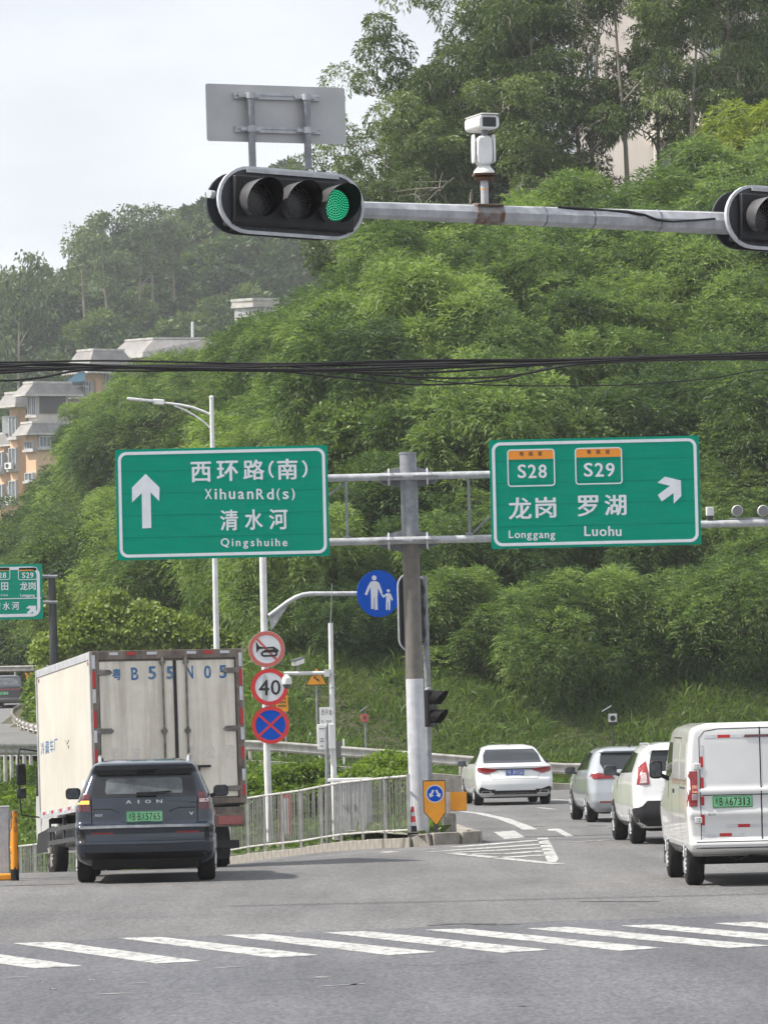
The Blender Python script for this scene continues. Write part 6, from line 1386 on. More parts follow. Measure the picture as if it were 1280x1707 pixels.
for s_ in (-1, 1):
    f = (lambda p: p) if s_ > 0 else sym
    lt = c.panel('tail_light', f([(0.765,0.965),(0.885,0.965),(0.875,1.30),(0.85,1.385),(0.755,1.385)]), M['tail_red'], off=0.02, step=0.04)
    c.panel('clear_lens', f([(0.767,1.04),(0.883,1.04),(0.88,1.115),(0.765,1.115)]), M['tail_clear'], off=0.024, parent=lt); c.panel('amber_lens', f([(0.766,1.125),(0.88,1.125),(0.877,1.215),(0.764,1.215)]), M['amber_lens'] if 'amber_lens' in M else M['tail_clear'], off=0.024, parent=lt)
    for z in (1.44, 0.80):
        mb = MB(); y = c.cast(s_*0.755, z, 'R')[0].y; mb.box((s_*0.755, y-0.008, z),(0.085,0.02,0.07)); h = mb.build('hinge', M['p_van'], r, local=True, bevel=0.006)
        mb = MB(); [mb.cyl((s_*0.745+dx, y-0.020, z+dz),(s_*0.745+dx, y-0.016, z+dz),0.007,n=8) for dx, dz in ((0,0.015),(0,-0.015))]; mb.build('bolts', M['black'], h, local=True)
    X = 0.70*s_
    for z0, z1, mm in ((1.56,1.70,'refl_white'),(1.43,1.56,'refl_red'),(1.31,1.43,'refl_white'),(1.18,1.31,'refl_red'),(0.975,1.085,'refl_red'),(0.87,0.965,'refl_white'),(0.74,0.87,'refl_red'),(0.61,0.74,'refl_white')):
        c.panel('reflective_tape', [(X-0.018,z0),(X+0.018,z0),(X+0.018,z1-0.004),(X-0.018,z1-0.004)], M[mm], off=0.004, step=0.1, back=0.002)
    mirror(r, s_*1.03, 3.05, 1.38, 0.155, 0.225, s_, M['black'])
    c.panel('cab_window', [(2.55,1.34),(3.72,1.22),(3.40,1.62),(3.25,1.72),(2.62,1.72)], M['glass_dark'], d='L' if s_ < 0 else 'r', off=0.005, step=0.1)
    c.panel('stamped_panel', [(1.3,1.28),(2.35,1.28),(2.35,1.72),(1.3,1.72)], M['p_van'], d='L' if s_ < 0 else 'r', off=0.012, step=0.15, back=0.0, smooth_deg=20)
    c.panel('stamped_panel', [(0.35,1.28),(1.15,1.28),(1.15,1.72),(0.35,1.72)], M['p_van'], d='L' if s_ < 0 else 'r', off=0.012, step=0.15, back=0.0, smooth_deg=20)
    c.line('door_line', [(1.25,0.45),(1.25,1.78),(2.48,1.78),(2.48,0.45)], 0.012, M['black_matt'], d='L' if s_ < 0 else 'r')
    c.line('slide_rail', [(0.45,1.18),(1.25,1.18)], 0.022, M['dark_grey'], d='L' if s_ < 0 else 'r')
    c.panel('sill_trim', [(1.35,0.36),(3.45,0.36),(3.45,0.46),(1.35,0.46)], M['dark_grey'], d='L' if s_ < 0 else 'r', off=0.008, step=0.2)
    c.panel('door_handle', [(2.12,1.10),(2.34,1.10),(2.34,1.15),(2.12,1.15)], M['black'], d='L' if s_ < 0 else 'r', off=0.006)
    wheel(r, s_*0.75, 0.95, 0.325, 0.205, side=s_, rim=0.62, spokes=8); wheel(r, s_*0.75, 3.85, 0.325, 0.205, side=s_, rim=0.62, spokes=8)
    mb = MB(); mb.box((s_*0.75, 1.42, 0.30),(0.22,0.015,0.30)); mb.box((s_*0.75, 4.32, 0.30),(0.22,0.015,0.26)); mb.build('mud_flap', M['black'], r, local=True)
c.line('door_gap', [(0.0,0.56),(0.0,1.90)], 0.014, M['black_matt'])
for s_ in (-1, 1): c.line('door_gap', [(s_*0.725,0.57),(s_*0.725,1.78),(s_*0.66,1.86),(s_*0.5,1.885),(0,1.89)], 0.009, M['black_matt'])
c.panel('rear_bumper', [(-0.84,0.38),(0.84,0.38),(0.865,0.545),(-0.865,0.545)], M['dark_grey'], off=0.006, step=0.08)
c.line('handle_bar', [(-0.71,1.095),(0.71,1.095)], 0.010, M['black_matt'])
for x0, x1, z, mm in ((-0.66,-0.50,1.795,'refl_white'),(-0.50,-0.35,1.795,'refl_red'),(-0.35,-0.20,1.795,'refl_white'),(0.35,0.5,1.795,'refl_red'),(0.5,0.66,1.795,'refl_white'),
                     (-0.66,-0.505,0.62,'refl_white'),(-0.505,-0.36,0.62,'refl_red'),(-0.36,-0.205,0.62,'refl_white'),(-0.43,-0.285,0.725,'refl_white'),(-0.285,-0.14,0.725,'refl_red'),(-0.14,0.0-0.005,0.725,'refl_white'),(0.01,0.15,0.725,'refl_white'),(0.15,0.30,0.725,'refl_red')):
    c.panel('reflective_tape', [(x0,z-0.019),(x1-0.003,z-0.019),(x1-0.003,z+0.019),(x0,z+0.019)], M[mm], off=0.004, back=0.002, step=0.1)
c.panel('brake_lamp', [(-0.19,1.778),(0.19,1.778),(0.19,1.81),(-0.175,1.81)], M['tail_dark'], off=0.012)
plate(c, -0.345, 1.015, '粤BA67313')
mb = MB(); 
for k, ch in enumerate(('电动')): text_mb(mb, ch, -0.62+k*0.05, 0.865, 0.04, 0.028, c.cast(-0.62,0.865,'R')[0].y - 0.005, 0.0)
mb.build('small_badge', M['grey_plastic'], r, local=True, smooth_deg=0)
# faded red-brown characters along the side
vs_, fs_ = glyphs('新能源物流车 专用车', 0.0); mx0, mx1 = min(v.x for v in vs_), max(v.x for v in vs_); mb = MB()
def side_text(car, t, y0, y1, z, h, mm, d='L', off=0.006, name='side_lettering'):
    vs_, fs_ = glyphs(t, 0.0); a0_, a1_ = min(v.x for v in vs_), max(v.x for v in vs_); b0_, b1_ = min(v.y for v in vs_), max(v.y for v in vs_); out_ = []
    for v in vs_:
        y = lerp(y0, y1, (v.x-a0_)/(a1_-a0_)); zz = z + ((v.y-b0_)/(b1_-b0_)-0.5)*h; hh, dv, _ = car.cast(y, zz, d); out_.append(hh - dv*off)
    mb = MB(); mb.add(out_, fs_); return mb.build(name, mm, car.root, local=True, smooth_deg=0)
side_text(c, '新能源物流车 专用车', 2.5, 0.25, 1.27, 0.11, mat('faded_brown_print', (0.24,0.11,0.07), 0.6))
mb = MB(); mb.box((0,2.2,0.33),(0.5,3.6,0.10)); mb.tube([(-0.75,0.95,0.33),(0.75,0.95,0.33)],0.045,10); mb.box((0.55,1.9,0.31),(0.35,1.2,0.16)); mb.box((-0.55,2.2,0.33),(0.05,3.5,0.08)); mb.box((0,0.35,0.33),(1.3,0.06,0.06)); mb.build('underbody', M['black_matt'], r, local=True)
mb = MB(); mb.tube([(-0.4,0.12,0.36),(-0.3,0.12,0.31),(-0.15,0.12,0.37),(0.05,0.12,0.36),(0.1,0.12,0.33),(0.3,0.12,0.37)],0.008,5); mb.build('loose_wire', M['black'], r, local=True)

# ===== white saloon =====
r = mroot('white saloon with a blue number plate driving away beside the thick pole', 'car', 861.5, 114.0, R(4.2), z=0.0, nm='sedan')
lv = [(0.20,0.78,0.20,4.75,0.14,0.2,0.06),(0.27,0.86,0.06,4.85,0.16,0.22,0.10),(0.36,0.90,0.015,4.9,0.16,0.24,0.12),(0.50,0.92,0.0,4.92,0.16,0.26,0.13),(0.62,0.925,0.02,4.92,0.16,0.26,0.13),(0.68,0.925,0.07,4.9,0.18,0.26,0.13),(0.80,0.92,0.10,4.8,0.2,0.28,0.14),(0.90,0.91,0.08,4.5,0.2,0.3,0.15),
      (0.945,0.895,0.08,4.1,0.2,0.32,0.15),(0.97,0.87,0.16,3.75,0.2,0.35,0.14),(0.985,0.84,0.55,3.6,0.18,0.35,0.1),(1.05,0.80,0.72,3.45,0.16,0.3,0.1),(1.20,0.725,1.0,3.1,0.14,0.28,0.1),(1.33,0.66,1.3,2.8,0.13,0.25,0.1),(1.39,0.60,1.5,2.6,0.15,0.3,0.1),(1.42,0.50,1.7,2.4,0.2,0.3,0.08),(1.435,0.36,1.9,2.3,0.2,0.2,0.05)]
c = Car(r, lv, M['p_white'], arches=((1.02,0.33,0.38),(3.86,0.33,0.38)))
c.panel('rear_window', [(-0.70,1.0),(0.70,1.0),(0.665,1.20),(0.575,1.33),(-0.575,1.33),(-0.665,1.20)], M['glass_dark'], off=0.014, back=0.02, step=0.04)
for s_ in (-1, 1):
    f = (lambda p: p) if s_ > 0 else sym
    c.panel('tail_light', f([(0.42,0.83),(0.66,0.75),(0.86,0.80),(0.885,0.86),(0.86,0.91),(0.45,0.87)]), M['tail_red'], off=0.014)
    c.panel('bumper_insert', f([(0.50,0.30),(0.85,0.30),(0.89,0.42),(0.80,0.44),(0.62,0.38),(0.48,0.38)]), M['black'], off=0.010)
    c.panel('exhaust_trim', f([(0.57,0.285),(0.80,0.285),(0.80,0.35),(0.59,0.35)]), M['chrome'], off=0.012); c.panel('exhaust', f([(0.60,0.297),(0.77,0.297),(0.77,0.338),(0.615,0.338)]), M['black_matt'], off=0.015)
    c.panel('side_window', [(1.35,0.99),(3.2,0.97),(2.75,1.27),(2.45,1.34),(1.75,1.34),(1.5,1.22)], M['glass_dark'], d='L' if s_ < 0 else 'r', off=0.005, step=0.12)
    c.line('door_line', [(2.35,0.30),(2.35,0.96)], 0.01, M['black_matt'], d='L' if s_ < 0 else 'r'); c.line('door_pillar', [(2.30,0.98),(2.22,1.34)], 0.05, M['black'], d='L' if s_ < 0 else 'r', off=0.008)
    mirror(r, s_*1.00, 2.95, 0.985, 0.20, 0.13, s_, M['dark_grey'])
    wheel(r, s_*0.80, 1.02, 0.33, 0.215, side=s_, spokes=5); wheel(r, s_*0.80, 3.86, 0.33, 0.215, side=s_, spokes=5)
c.line('lamp_band', [(-0.45,0.855),(0.45,0.855)], 0.030, M['black'], off=0.008)
c.line('boot_line', [(-0.62,0.80),(-0.55,0.63),(0.55,0.63),(0.62,0.80)], 0.010, M['grey_plastic'])
c.panel('lower_bumper', [(-0.52,0.26),(0.52,0.26),(0.52,0.35),(-0.52,0.35)], M['black'], off=0.010)
plate(c, 0.0, 0.775, '粤BJ9156', green=False, w=0.44)
mb = MB(); mb.lathe([(0.0,0),(0.03,0.002),(0.04,-0.002)], (0, c.cast(0,0.905,'R')[0].y-0.012, 0.90), (0,-1,0), 18); mb.build('badge', M['chrome'], r, local=True)
mb = MB(); mb.box((0,2.2,0.22),(1.3,3.6,0.10)); mb.build('underbody', M['black_matt'], r, local=True)
mb = MB(); mb.box((0,1.75,1.45),(0.02,0.1,0.05)); mb.build('aerial', M['grey_plastic'], r, local=True)

# ===== silver hatchback =====
r = mroot('silver hatchback waiting furthest ahead of the white van', 'car', 1062, 93.2, R(4.2), z=0.0, nm='hatchback')
lv = [(0.20,0.74,0.20,4.1,0.14,0.2,0.06),(0.28,0.84,0.05,4.2,0.18,0.26,0.12),(0.40,0.885,0.0,4.25,0.2,0.3,0.15),(0.58,0.90,0.02,4.25,0.22,0.32,0.16),(0.72,0.90,0.06,4.2,0.24,0.34,0.16),(0.85,0.895,0.09,4.0,0.24,0.34,0.16),(0.93,0.88,0.10,3.75,0.24,0.34,0.16),(0.99,0.86,0.12,3.5,0.22,0.34,0.16),(1.03,0.83,0.16,3.3,0.2,0.34,0.15),
      (1.20,0.76,0.40,2.95,0.16,0.3,0.13),(1.33,0.69,0.58,2.6,0.14,0.28,0.12),(1.38,0.655,0.50,2.5,0.14,0.28,0.12),(1.43,0.58,0.62,2.35,0.16,0.3,0.1),(1.455,0.46,0.85,2.1,0.2,0.3,0.08),(1.465,0.3,1.1,1.9,0.2,0.2,0.05)]
c = Car(r, lv, M['p_silver'], arches=((0.85,0.32,0.385),(3.42,0.32,0.385)))
c.panel('rear_window', [(-0.60,1.03),(0.60,1.03),(0.645,1.15),(0.60,1.345),(-0.60,1.345),(-0.645,1.15)], M['glass_dark'], off=0.005)
for s_ in (-1, 1):
    f = (lambda p: p) if s_ > 0 else sym
    c.panel('tail_light', f([(0.40,0.86),(0.80,0.845),(0.86,0.90),(0.83,0.95),(0.68,0.965),(0.45,0.92)]), M['tail_red'], off=0.014)
    c.panel('reflector', f([(0.42,0.385),(0.70,0.385),(0.70,0.415),(0.42,0.415)]), M['tail_red'], off=0.008)
    c.panel('side_window', [(0.9,1.03),(2.9,0.99),(2.45,1.27),(2.0,1.36),(1.25,1.34)], M['glass_dark'], d='L' if s_ < 0 else 'r', off=0.005, step=0.12)
    c.line('door_line', [(2.0,0.30),(2.0,1.0)], 0.01, M['black_matt'], d='L' if s_ < 0 else 'r'); c.line('door_pillar', [(1.96,1.0),(1.85,1.36)], 0.05, M['black'], d='L' if s_ < 0 else 'r', off=0.008)
    mirror(r, s_*0.99, 2.5, 1.0, 0.20, 0.14, s_, M['dark_grey'])
    wheel(r, s_*0.78, 0.85, 0.32, 0.215, side=s_, spokes=5); wheel(r, s_*0.78, 3.42, 0.32, 0.215, side=s_, spokes=5)
c.panel('lower_bumper', [(-0.42,0.22),(0.42,0.22),(0.38,0.42),(0.25,0.56),(-0.25,0.56),(-0.38,0.42)], M['black'], off=0.006)
mb = MB(); mb.cyl((-0.32,-0.02,0.27),(-0.32,0.1,0.27),0.04,n=14); mb.build('exhaust', M['black_matt'], r, local=True)
c.line('hatch_line', [(-0.42,0.86),(-0.36,0.70),(0.36,0.70),(0.42,0.86)], 0.010, M['grey_plastic'])
plate(c, 0.0, 0.80, '粤B', green=False, w=0.44)
mb = MB(); mb.box((0,1.9,0.22),(1.3,3.2,0.10)); mb.build('underbody', M['black_matt'], r, local=True)
mb = MB(); mb.box((0,0.9,1.48),(0.03,0.08,0.04)); mb.build('aerial', M['black'], r, local=True)

# ===== white crossover =====
r = mroot('white crossover with black lower bumper between the silver hatchback and the van', 'car', 1155, 76.6, R(3.2), z=0.0, nm='crossover')
lv = [(0.26,0.76,0.22,4.3,0.14,0.2,0.06),(0.34,0.86,0.06,4.4,0.16,0.24,0.10),(0.46,0.90,0.0,4.45,0.18,0.28,0.12),(0.62,0.915,0.02,4.45,0.2,0.3,0.14),(0.78,0.915,0.07,4.4,0.2,0.3,0.14),(0.95,0.91,0.10,4.2,0.2,0.3,0.14),(1.03,0.90,0.11,3.9,0.2,0.3,0.14),(1.10,0.875,0.13,3.45,0.18,0.3,0.13),(1.20,0.83,0.19,3.2,0.16,0.28,0.12),
      (1.42,0.73,0.42,2.75,0.14,0.26,0.1),(1.52,0.68,0.40,2.55,0.14,0.26,0.1),(1.57,0.62,0.48,2.4,0.16,0.28,0.1),(1.61,0.5,0.7,2.1,0.2,0.3,0.08),(1.625,0.34,1.0,1.9,0.2,0.2,0.05)]
c = Car(r, lv, M['p_white'], arches=((0.90,0.36,0.43),(3.55,0.36,0.43)))
c.panel('rear_window', [(-0.62,1.17),(0.62,1.17),(0.63,1.30),(0.57,1.50),(-0.57,1.50),(-0.63,1.30)], M['glass_dark'], off=0.005)
for s_ in (-1, 1):
    f = (lambda p: p) if s_ > 0 else sym
    lt = c.panel('tail_light', f([(0.66,0.96),(0.86,0.96),(0.80,1.25),(0.68,1.34),(0.665,1.15)]), M['tail_red'], off=0.014, step=0.05); c.panel('clear_lens', f([(0.69,0.98),(0.81,0.98),(0.77,1.15),(0.70,1.15)]), M['tail_clear'], off=0.02, parent=lt)
    c.panel('side_window', [(0.95,1.15),(3.05,1.12),(2.6,1.42),(2.2,1.48),(1.2,1.45)], M['glass_dark'], d='L' if s_ < 0 else 'r', off=0.005, step=0.12)
    c.line('door_line', [(2.1,0.36),(2.1,1.12)], 0.01, M['black_matt'], d='L' if s_ < 0 else 'r'); c.line('door_pillar', [(2.05,1.14),(1.95,1.48)], 0.05, M['black'], d='L' if s_ < 0 else 'r', off=0.008)
    mirror(r, s_*1.01, 2.75, 1.17, 0.21, 0.17, s_, M['dark_grey'])
    mb = MB(); mb.tube([(s_*0.57,0.8,1.56),(s_*0.575,0.95,1.605),(s_*0.575,2.1,1.60),(s_*0.56,2.3,1.55)], 0.018, 8); mb.build('roof_rail', M['rim'], r, local=True)
    wheel(r, s_*0.79, 0.90, 0.355, 0.225, side=s_, spokes=5); wheel(r, s_*0.79, 3.55, 0.355, 0.225, side=s_, spokes=5)
c.panel('lower_bumper', [(-0.70,0.29),(0.70,0.29),(0.82,0.36),(0.87,0.46),(0.875,0.58),(0.78,0.62),(0.70,0.70),(-0.70,0.70),(-0.78,0.62),(-0.875,0.58),(-0.87,0.46),(-0.82,0.36)], M['black'], off=0.012, back=0.05)
for d_ in ('L', 'r'): c.panel('bumper_side', [(0.12,0.30),(0.46,0.30),(0.44,0.56),(0.12,0.60)], M['black'], d=d_, off=0.007)
plate(c, 0.0, 0.90, '粤B', green=False, w=0.44)
mb = MB(); text_mb(mb, 'SUV', -0.55, 1.09, 0.14, 0.03, c.cast(-0.55,1.09,'R')[0].y - 0.006, 0.01); mb.build('small_badge', M['grey_plastic'], r, local=True, smooth_deg=0) if False else None
mb = MB(); mb.box((0,1.9,0.27),(1.3,3.2,0.12)); mb.build('underbody', M['black_matt'], r, local=True)

# ===== dark car on the upper ramp =====
p = at(6, 1181, 232); r = thing('dark_suv', (p.x, 232, rampz(232) + 0.04), 'dark car with a thin red light bar on the upper ramp at the left edge', 'car', rz=R(-6))
lv = [(0.24,0.80,0.2,4.4,0.16,0.2,0.06),(0.40,0.92,0.0,4.5,0.16,0.24,0.10),(0.75,0.93,0.04,4.5,0.16,0.24,0.10),(0.98,0.92,0.07,4.2,0.18,0.26,0.10),(1.06,0.88,0.12,3.6,0.18,0.28,0.10),(1.12,0.85,0.25,3.4,0.16,0.28,0.1),(1.45,0.72,0.75,2.7,0.14,0.26,0.1),(1.55,0.64,0.85,2.4,0.16,0.28,0.1),(1.60,0.45,1.1,2.1,0.2,0.2,0.05)]
c = Car(r, lv, M['p_navy'], arches=((0.92,0.35,0.42),(3.62,0.35,0.42)), nlev=34)
c.panel('rear_window', [(-0.68,1.13),(0.68,1.13),(0.60,1.46),(-0.60,1.46)], M['glass_mid'], off=0.005)
c.line('light_bar', [(-0.85,0.90),(0.85,0.90)], 0.045, M['tail_red'], off=0.01)
plate(c, 0.0, 0.72, '粤BD', green=True)
c.panel('lower_bumper', [(-0.80,0.28),(0.80,0.28),(0.86,0.50),(-0.86,0.50)], M['grey_plastic'], off=0.006)
for s_ in (-1, 1):
    c.panel('side_window', [(1.1,1.12),(3.1,1.08),(2.6,1.40),(1.3,1.42)], M['glass_dark'], d='L' if s_ < 0 else 'r', off=0.005, step=0.15)
    wheel(r, s_*0.80, 0.92, 0.35, 0.22, side=s_); wheel(r, s_*0.80, 3.62, 0.35, 0.22, side=s_)

# ===== box truck =====
M['box_side'] = mat('cream_box_side', (0.53,0.51,0.45), 0.55, 0, (0.47,0.445,0.385), 1.2, streak=((0.36,0.31,0.23),0.35,3), coat=0.1)
M['box_rear'] = mat('grimy_cream_door', (0.74,0.69,0.59), 0.6, 0, (0.62,0.57,0.48), 2.6, detail=7, lo=0.4, hi=0.7, streak=((0.26,0.22,0.17),0.55,8))
M['box_frame'] = mat('rusty_dark_frame', (0.075,0.06,0.05), 0.7, 0.1, (0.19,0.15,0.12), 5, streak=((0.32,0.29,0.25),0.5,14))
M['stencil_blue'] = mat('faded_stencil_blue', (0.035,0.14,0.32), 0.6, 0, (0.20,0.25,0.30), 16, lo=0.5, hi=0.66, detail=8)
M['ghost_blue'] = mat('ghost_lettering', (0.54,0.52,0.47), 0.6, 0, (0.66,0.61,0.52), 14, detail=8)
M['galv_rod'] = mat('worn_lock_rod', (0.24,0.22,0.20), 0.5, 0.4, (0.10,0.09,0.08), 9)
YK = 69.9; PITCH = R(-2.9); YAW = R(15)
ctr = at(285, 1300, YK + 0.3); r = thing('box_truck', (ctr.x, YK + 0.3, gz(ctr.x, YK)), 'dirty cream box truck with blue stencilled plate number on its rear doors', 'truck', rz=YAW, rx=PITCH)
Wk, z0, z1 = 2.25, 0.93, 3.20; Lk = 4.25; hw = Wk/2
mb = MB(); mb.box((0, Lk/2, (z0+z1)/2), (Wk, Lk-0.10, z1-z0-0.06)); mb.build('box_body', M['box_side'], r, local=True)
mb = MB()
for sx in (-1, 1): mb.prism([(sx*(hw-0.05), z1-0.12), (sx*(hw+0.012), z1-0.12), (sx*(hw+0.012), z1), (sx*(hw-0.05), z1)], 0.02, Lk)
mb.box((0, Lk/2, z1-0.02), (Wk-0.08, Lk-0.04, 0.03)); mb.build('roof_edge', M['galv_light'], r, local=True, bevel=0.01)
for bx, by, bw, bd in ((-hw-0.006,0.03,0.035,0.07),(hw+0.006,0.03,0.035,0.07),(-hw-0.004,Lk-0.03,0.03,0.06)): mb = MB(); mb.box((bx, by, (z0+z1)/2), (bw, bd, z1-z0)); mb.build('corner_post', M['galv_light'], r, local=True)
fw = 0.075
mb = MB(); mb.ring([(-hw, z0), (hw, z0), (hw, z1), (-hw, z1)], [(-hw+fw*1.3, z0+0.08), (hw-fw*1.3, z0+0.08), (hw-fw*1.3, z1-0.13), (-hw+fw*1.3, z1-0.13)], -0.05, 0.06); mb.build('rear_frame', M['box_frame'], r, local=True, smooth_deg=0, bevel=0.006)
dl, dr, dm = -hw+fw*1.3+0.012, hw-fw*1.3-0.012, 0.115
dz0, dz1 = z0+0.10, z1-0.155
for a, b in ((dl, dm-0.02), (dm+0.02, dr)):
    mb = MB(); mb.box(((a+b)/2, 0.0, (dz0+dz1)/2), (b-a, 0.05, dz1-dz0)); d_ = mb.build('rear_door', M['box_rear'], r, local=True, bevel=0.01)
mb = MB(); mb.box((dm, -0.012, (dz0+dz1)/2), (0.04, 0.06, dz1-dz0)); mb.build('door_seal', M['black'], r, local=True)
for x in (dm-0.185, dm+0.165):
    mb = MB(); mb.tube([(x,-0.06,dz0-0.02),(x,-0.06,dz1+0.05)], 0.017, 8); rod = mb.build('lock_rod', M['galv_rod'], r, local=True)
    mb = MB()
    for z in (dz1-0.02, dz0+0.98, dz0+0.22): mb.box((x,-0.045,z),(0.085,0.05,0.05)); mb.cyl((x,-0.06,z-0.05),(x,-0.06,z+0.05),0.026,n=8)
    mb.build('rod_bracket', M['galv_rod'], rod, local=True)
mb = MB(); mb.box((dm+0.37,-0.06,dz0+0.45),(0.24,0.025,0.035)); mb.box((dm+0.30,-0.05,dz0+0.40),(0.06,0.04,0.13)); mb.build('door_handle', M['black'], r, local=True)
for sx, ex in ((-1, dl), (1, dr)):
    for z in (dz1-0.16, dz0+1.0, dz0+0.12):
        mb = MB(); mb.prism([(ex-sx*0.10, z-0.035),(ex+sx*0.13*(-1)-sx*0.0, z-0.035),(ex-sx*0.24, z),(ex-sx*0.13, z+0.035),(ex+sx*0.06, z+0.035),(ex+sx*0.06, z-0.035)] if False else ([(ex+sx*0.07,z-0.042),(ex+sx*0.07,z+0.042),(ex-sx*0.16,z+0.036),(ex-sx*0.20,z),(ex-sx*0.16,z-0.036)]), -0.052, -0.024); mb.build('hinge', M['galv_rod'], r, local=True, bevel=0.005)
# number stencilled across the doors
def tk(px, py): 
    x, z = hit(px, py, (ctr.x, YK+0.3, 0), YAW); return x, z - gz(ctr.x, YK)
def ttext(chars, m, nm, y=-0.0275, bold=0.03):
    for ch, px, py, w, h in chars: mb = MB(); x, z = tk(px, py); text_mb(mb, ch, x, z, w*S(YK), h*S(YK), y, bold); mb.build(nm, m, r, local=True, smooth_deg=0)
ttext([('粤',197.5,1124,15,20),('B',227.5,1123,12,21),('5',256.5,1121.5,13,22),('N',319,1120.5,12,22),('0',349,1120,12,22),('5',374.5,1119.5,12,22)], M['stencil_blue'], 'stencil_character')
ttext([('5',286,1121,11,21)], M['stencil_blue'], 'stencil_character', y=-0.0435)
ttext([('物',195,1257,18,22),('流',228,1257,18,22),('运',262,1257,18,22),('输',320,1254,18,24),('公',352,1254,18,24),('司',384,1254,16,24)], M['ghost_blue'], 'faded_character', y=-0.0265, bold=0.05)
# side print
def side_k(chars, m, nm):
    mb = MB()
    for ch, y, z, w, h in chars:
        vs_, fs_ = glyphs(ch, 0.0); a0_, a1_ = min(v.x for v in vs_), max(v.x for v in vs_); b0_, b1_ = min(v.y for v in vs_), max(v.y for v in vs_)
        mb.add([(-hw-0.004, y - ((v.x-a0_)/(a1_-a0_)-0.5)*w, z + ((v.y-b0_)/(b1_-b0_)-0.5)*h) for v in vs_], fs_)
    return mb.build(nm, m, r, local=True, smooth_deg=0)
side_k([('冷',Lk-0.35,1.98,0.30,0.20),('藏',Lk-0.72,1.98,0.30,0.20),('车',Lk-1.08,1.98,0.30,0.20),('厂',Lk-1.42,1.98,0.28,0.18)], M['stencil_blue'], 'side_lettering')
mb = MB(); mb.box((-hw-0.002, 0.75, 1.30),(0.012,0.20,0.10)); mb.build('sticker', M['sign_white'], r, local=True)
for k in range(2): mb = MB(); mb.tube([(-hw-0.003,2.1-k*0.1,2.02-k*0.07),(-hw-0.003,1.95-k*0.08,1.95-k*0.07),(-hw-0.003,1.8,2.0-k*0.08)],0.006,4); mb.build('scrape', M['grey_plastic'], r, local=True)
# reflective tapes: sides of frame and top bar, bottom side edge
k = 0; z = z1 - 0.20
for (a, b, mm) in ((0.04,0.24,'refl_white'),(0.28,0.52,'refl_red'),(0.54,0.74,'refl_white'),(0.86,1.10,'refl_red'),(1.14,1.32,'refl_white'),(1.42,1.60,'refl_red'),(1.75,1.92,'refl_white'),(1.98,2.14,'refl_red')):
    for sx in (-1, 1):
        mb = MB(); mb.box((sx*(hw-0.028), -0.053, z1-(a+b)/2-0.02), (0.045, 0.006, b-a)); mb.build('reflective_tape', M[mm], r, local=True)
for (a, b, mm) in ((-0.86,-0.73,'refl_white'),(-0.60,-0.47,'refl_red'),(-0.30,-0.15,'refl_white'),(0.30,0.44,'refl_white'),(0.55,0.70,'refl_red'),(0.80,0.94,'refl_white')):
    mb = MB(); mb.box(((a+b)/2, -0.053, z1-0.045), (b-a, 0.006, 0.04)); mb.build('reflective_tape', M[mm], r, local=True)
for i in range(12):
    mb = MB(); mb.box((-hw-0.012, 0.25+i*0.33, z0+0.05), (0.006, 0.17, 0.045)); mb.build('reflective_tape', M['refl_red' if i % 2 else 'refl_white'], r, local=True)
mb = MB(); mb.box((-hw-0.004, Lk/2, z0+0.03), (0.016, Lk-0.1, 0.10)); mb.box((hw+0.004, Lk/2, z0+0.03), (0.016, Lk-0.1, 0.10)); mb.build('lower_rail', M['galv_light'], r, local=True)
for y in (0.18, Lk-0.2): mb = MB(); mb.box((-hw-0.006, y, z1-0.17),(0.012,0.06,0.05)); mb.build('marker_lamp', M['tail_red'], r, local=True)
# chassis
mb = MB()
for x in (-0.38, 0.38): mb.box((x, 2.4, 0.72), (0.08, 5.6, 0.20))
for y in (0.1, 1.3, 2.6, 3.8): mb.box((0, y, 0.86), (2.1, 0.08, 0.09))
mb.build('chassis_frame', M['black_matt'], r, local=True)
mb = MB(); mb.box((0, 0.02, 0.80), (2.20, 0.10, 0.16)); mb.build('rear_beam', M['box_frame'], r, local=True, bevel=0.01)
mb = MB(); mb.box((0, 0.10, 0.335), (2.05, 0.10, 0.12)); mb.box((0.5,0.2,0.5),(0.06,0.1,0.4)); mb.box((-0.5,0.2,0.5),(0.06,0.1,0.4)); mb.build('underrun_bar', M['black'], r, local=True, bevel=0.008)
for sx in (-1, 1):
    mb = MB(); mb.box((sx*0.86, -0.05, 0.68), (0.44, 0.08, 0.19)); l = mb.build('tail_light', M['box_frame'], r, local=True, bevel=0.01)
    mb = MB(); mb.box((sx*0.86, -0.093, 0.68), (0.38, 0.012, 0.13)); mb.build('red_lens', M['tail_red'], l, local=True, bevel=0.006)
    mb = MB(); mb.box((sx*0.55, -0.03, 0.70), (0.20, 0.03, 0.26)); mb.build('bumper_plate', M['refl_white'], r, local=True); mb = MB(); mb.box((sx*0.55, -0.05, 0.83), (0.18, 0.01, 0.045)); mb.build('reflective_tape', M['refl_red'], r, local=True)
    mb = MB(); mb.box((sx*0.72, 0.42, 0.40), (0.42, 0.02, 0.55)); mb.build('mud_flap', M['black'], r, local=True)
    for x in (0.92, 0.68): wheel(r, sx*x, 0.95, 0.37, 0.20, rim=0.60, spokes=6, side=sx, m_rim='galv_rod')
    wheel(r, sx*0.78, 4.72, 0.37, 0.21, rim=0.60, spokes=6, side=sx, m_rim='galv_rod')
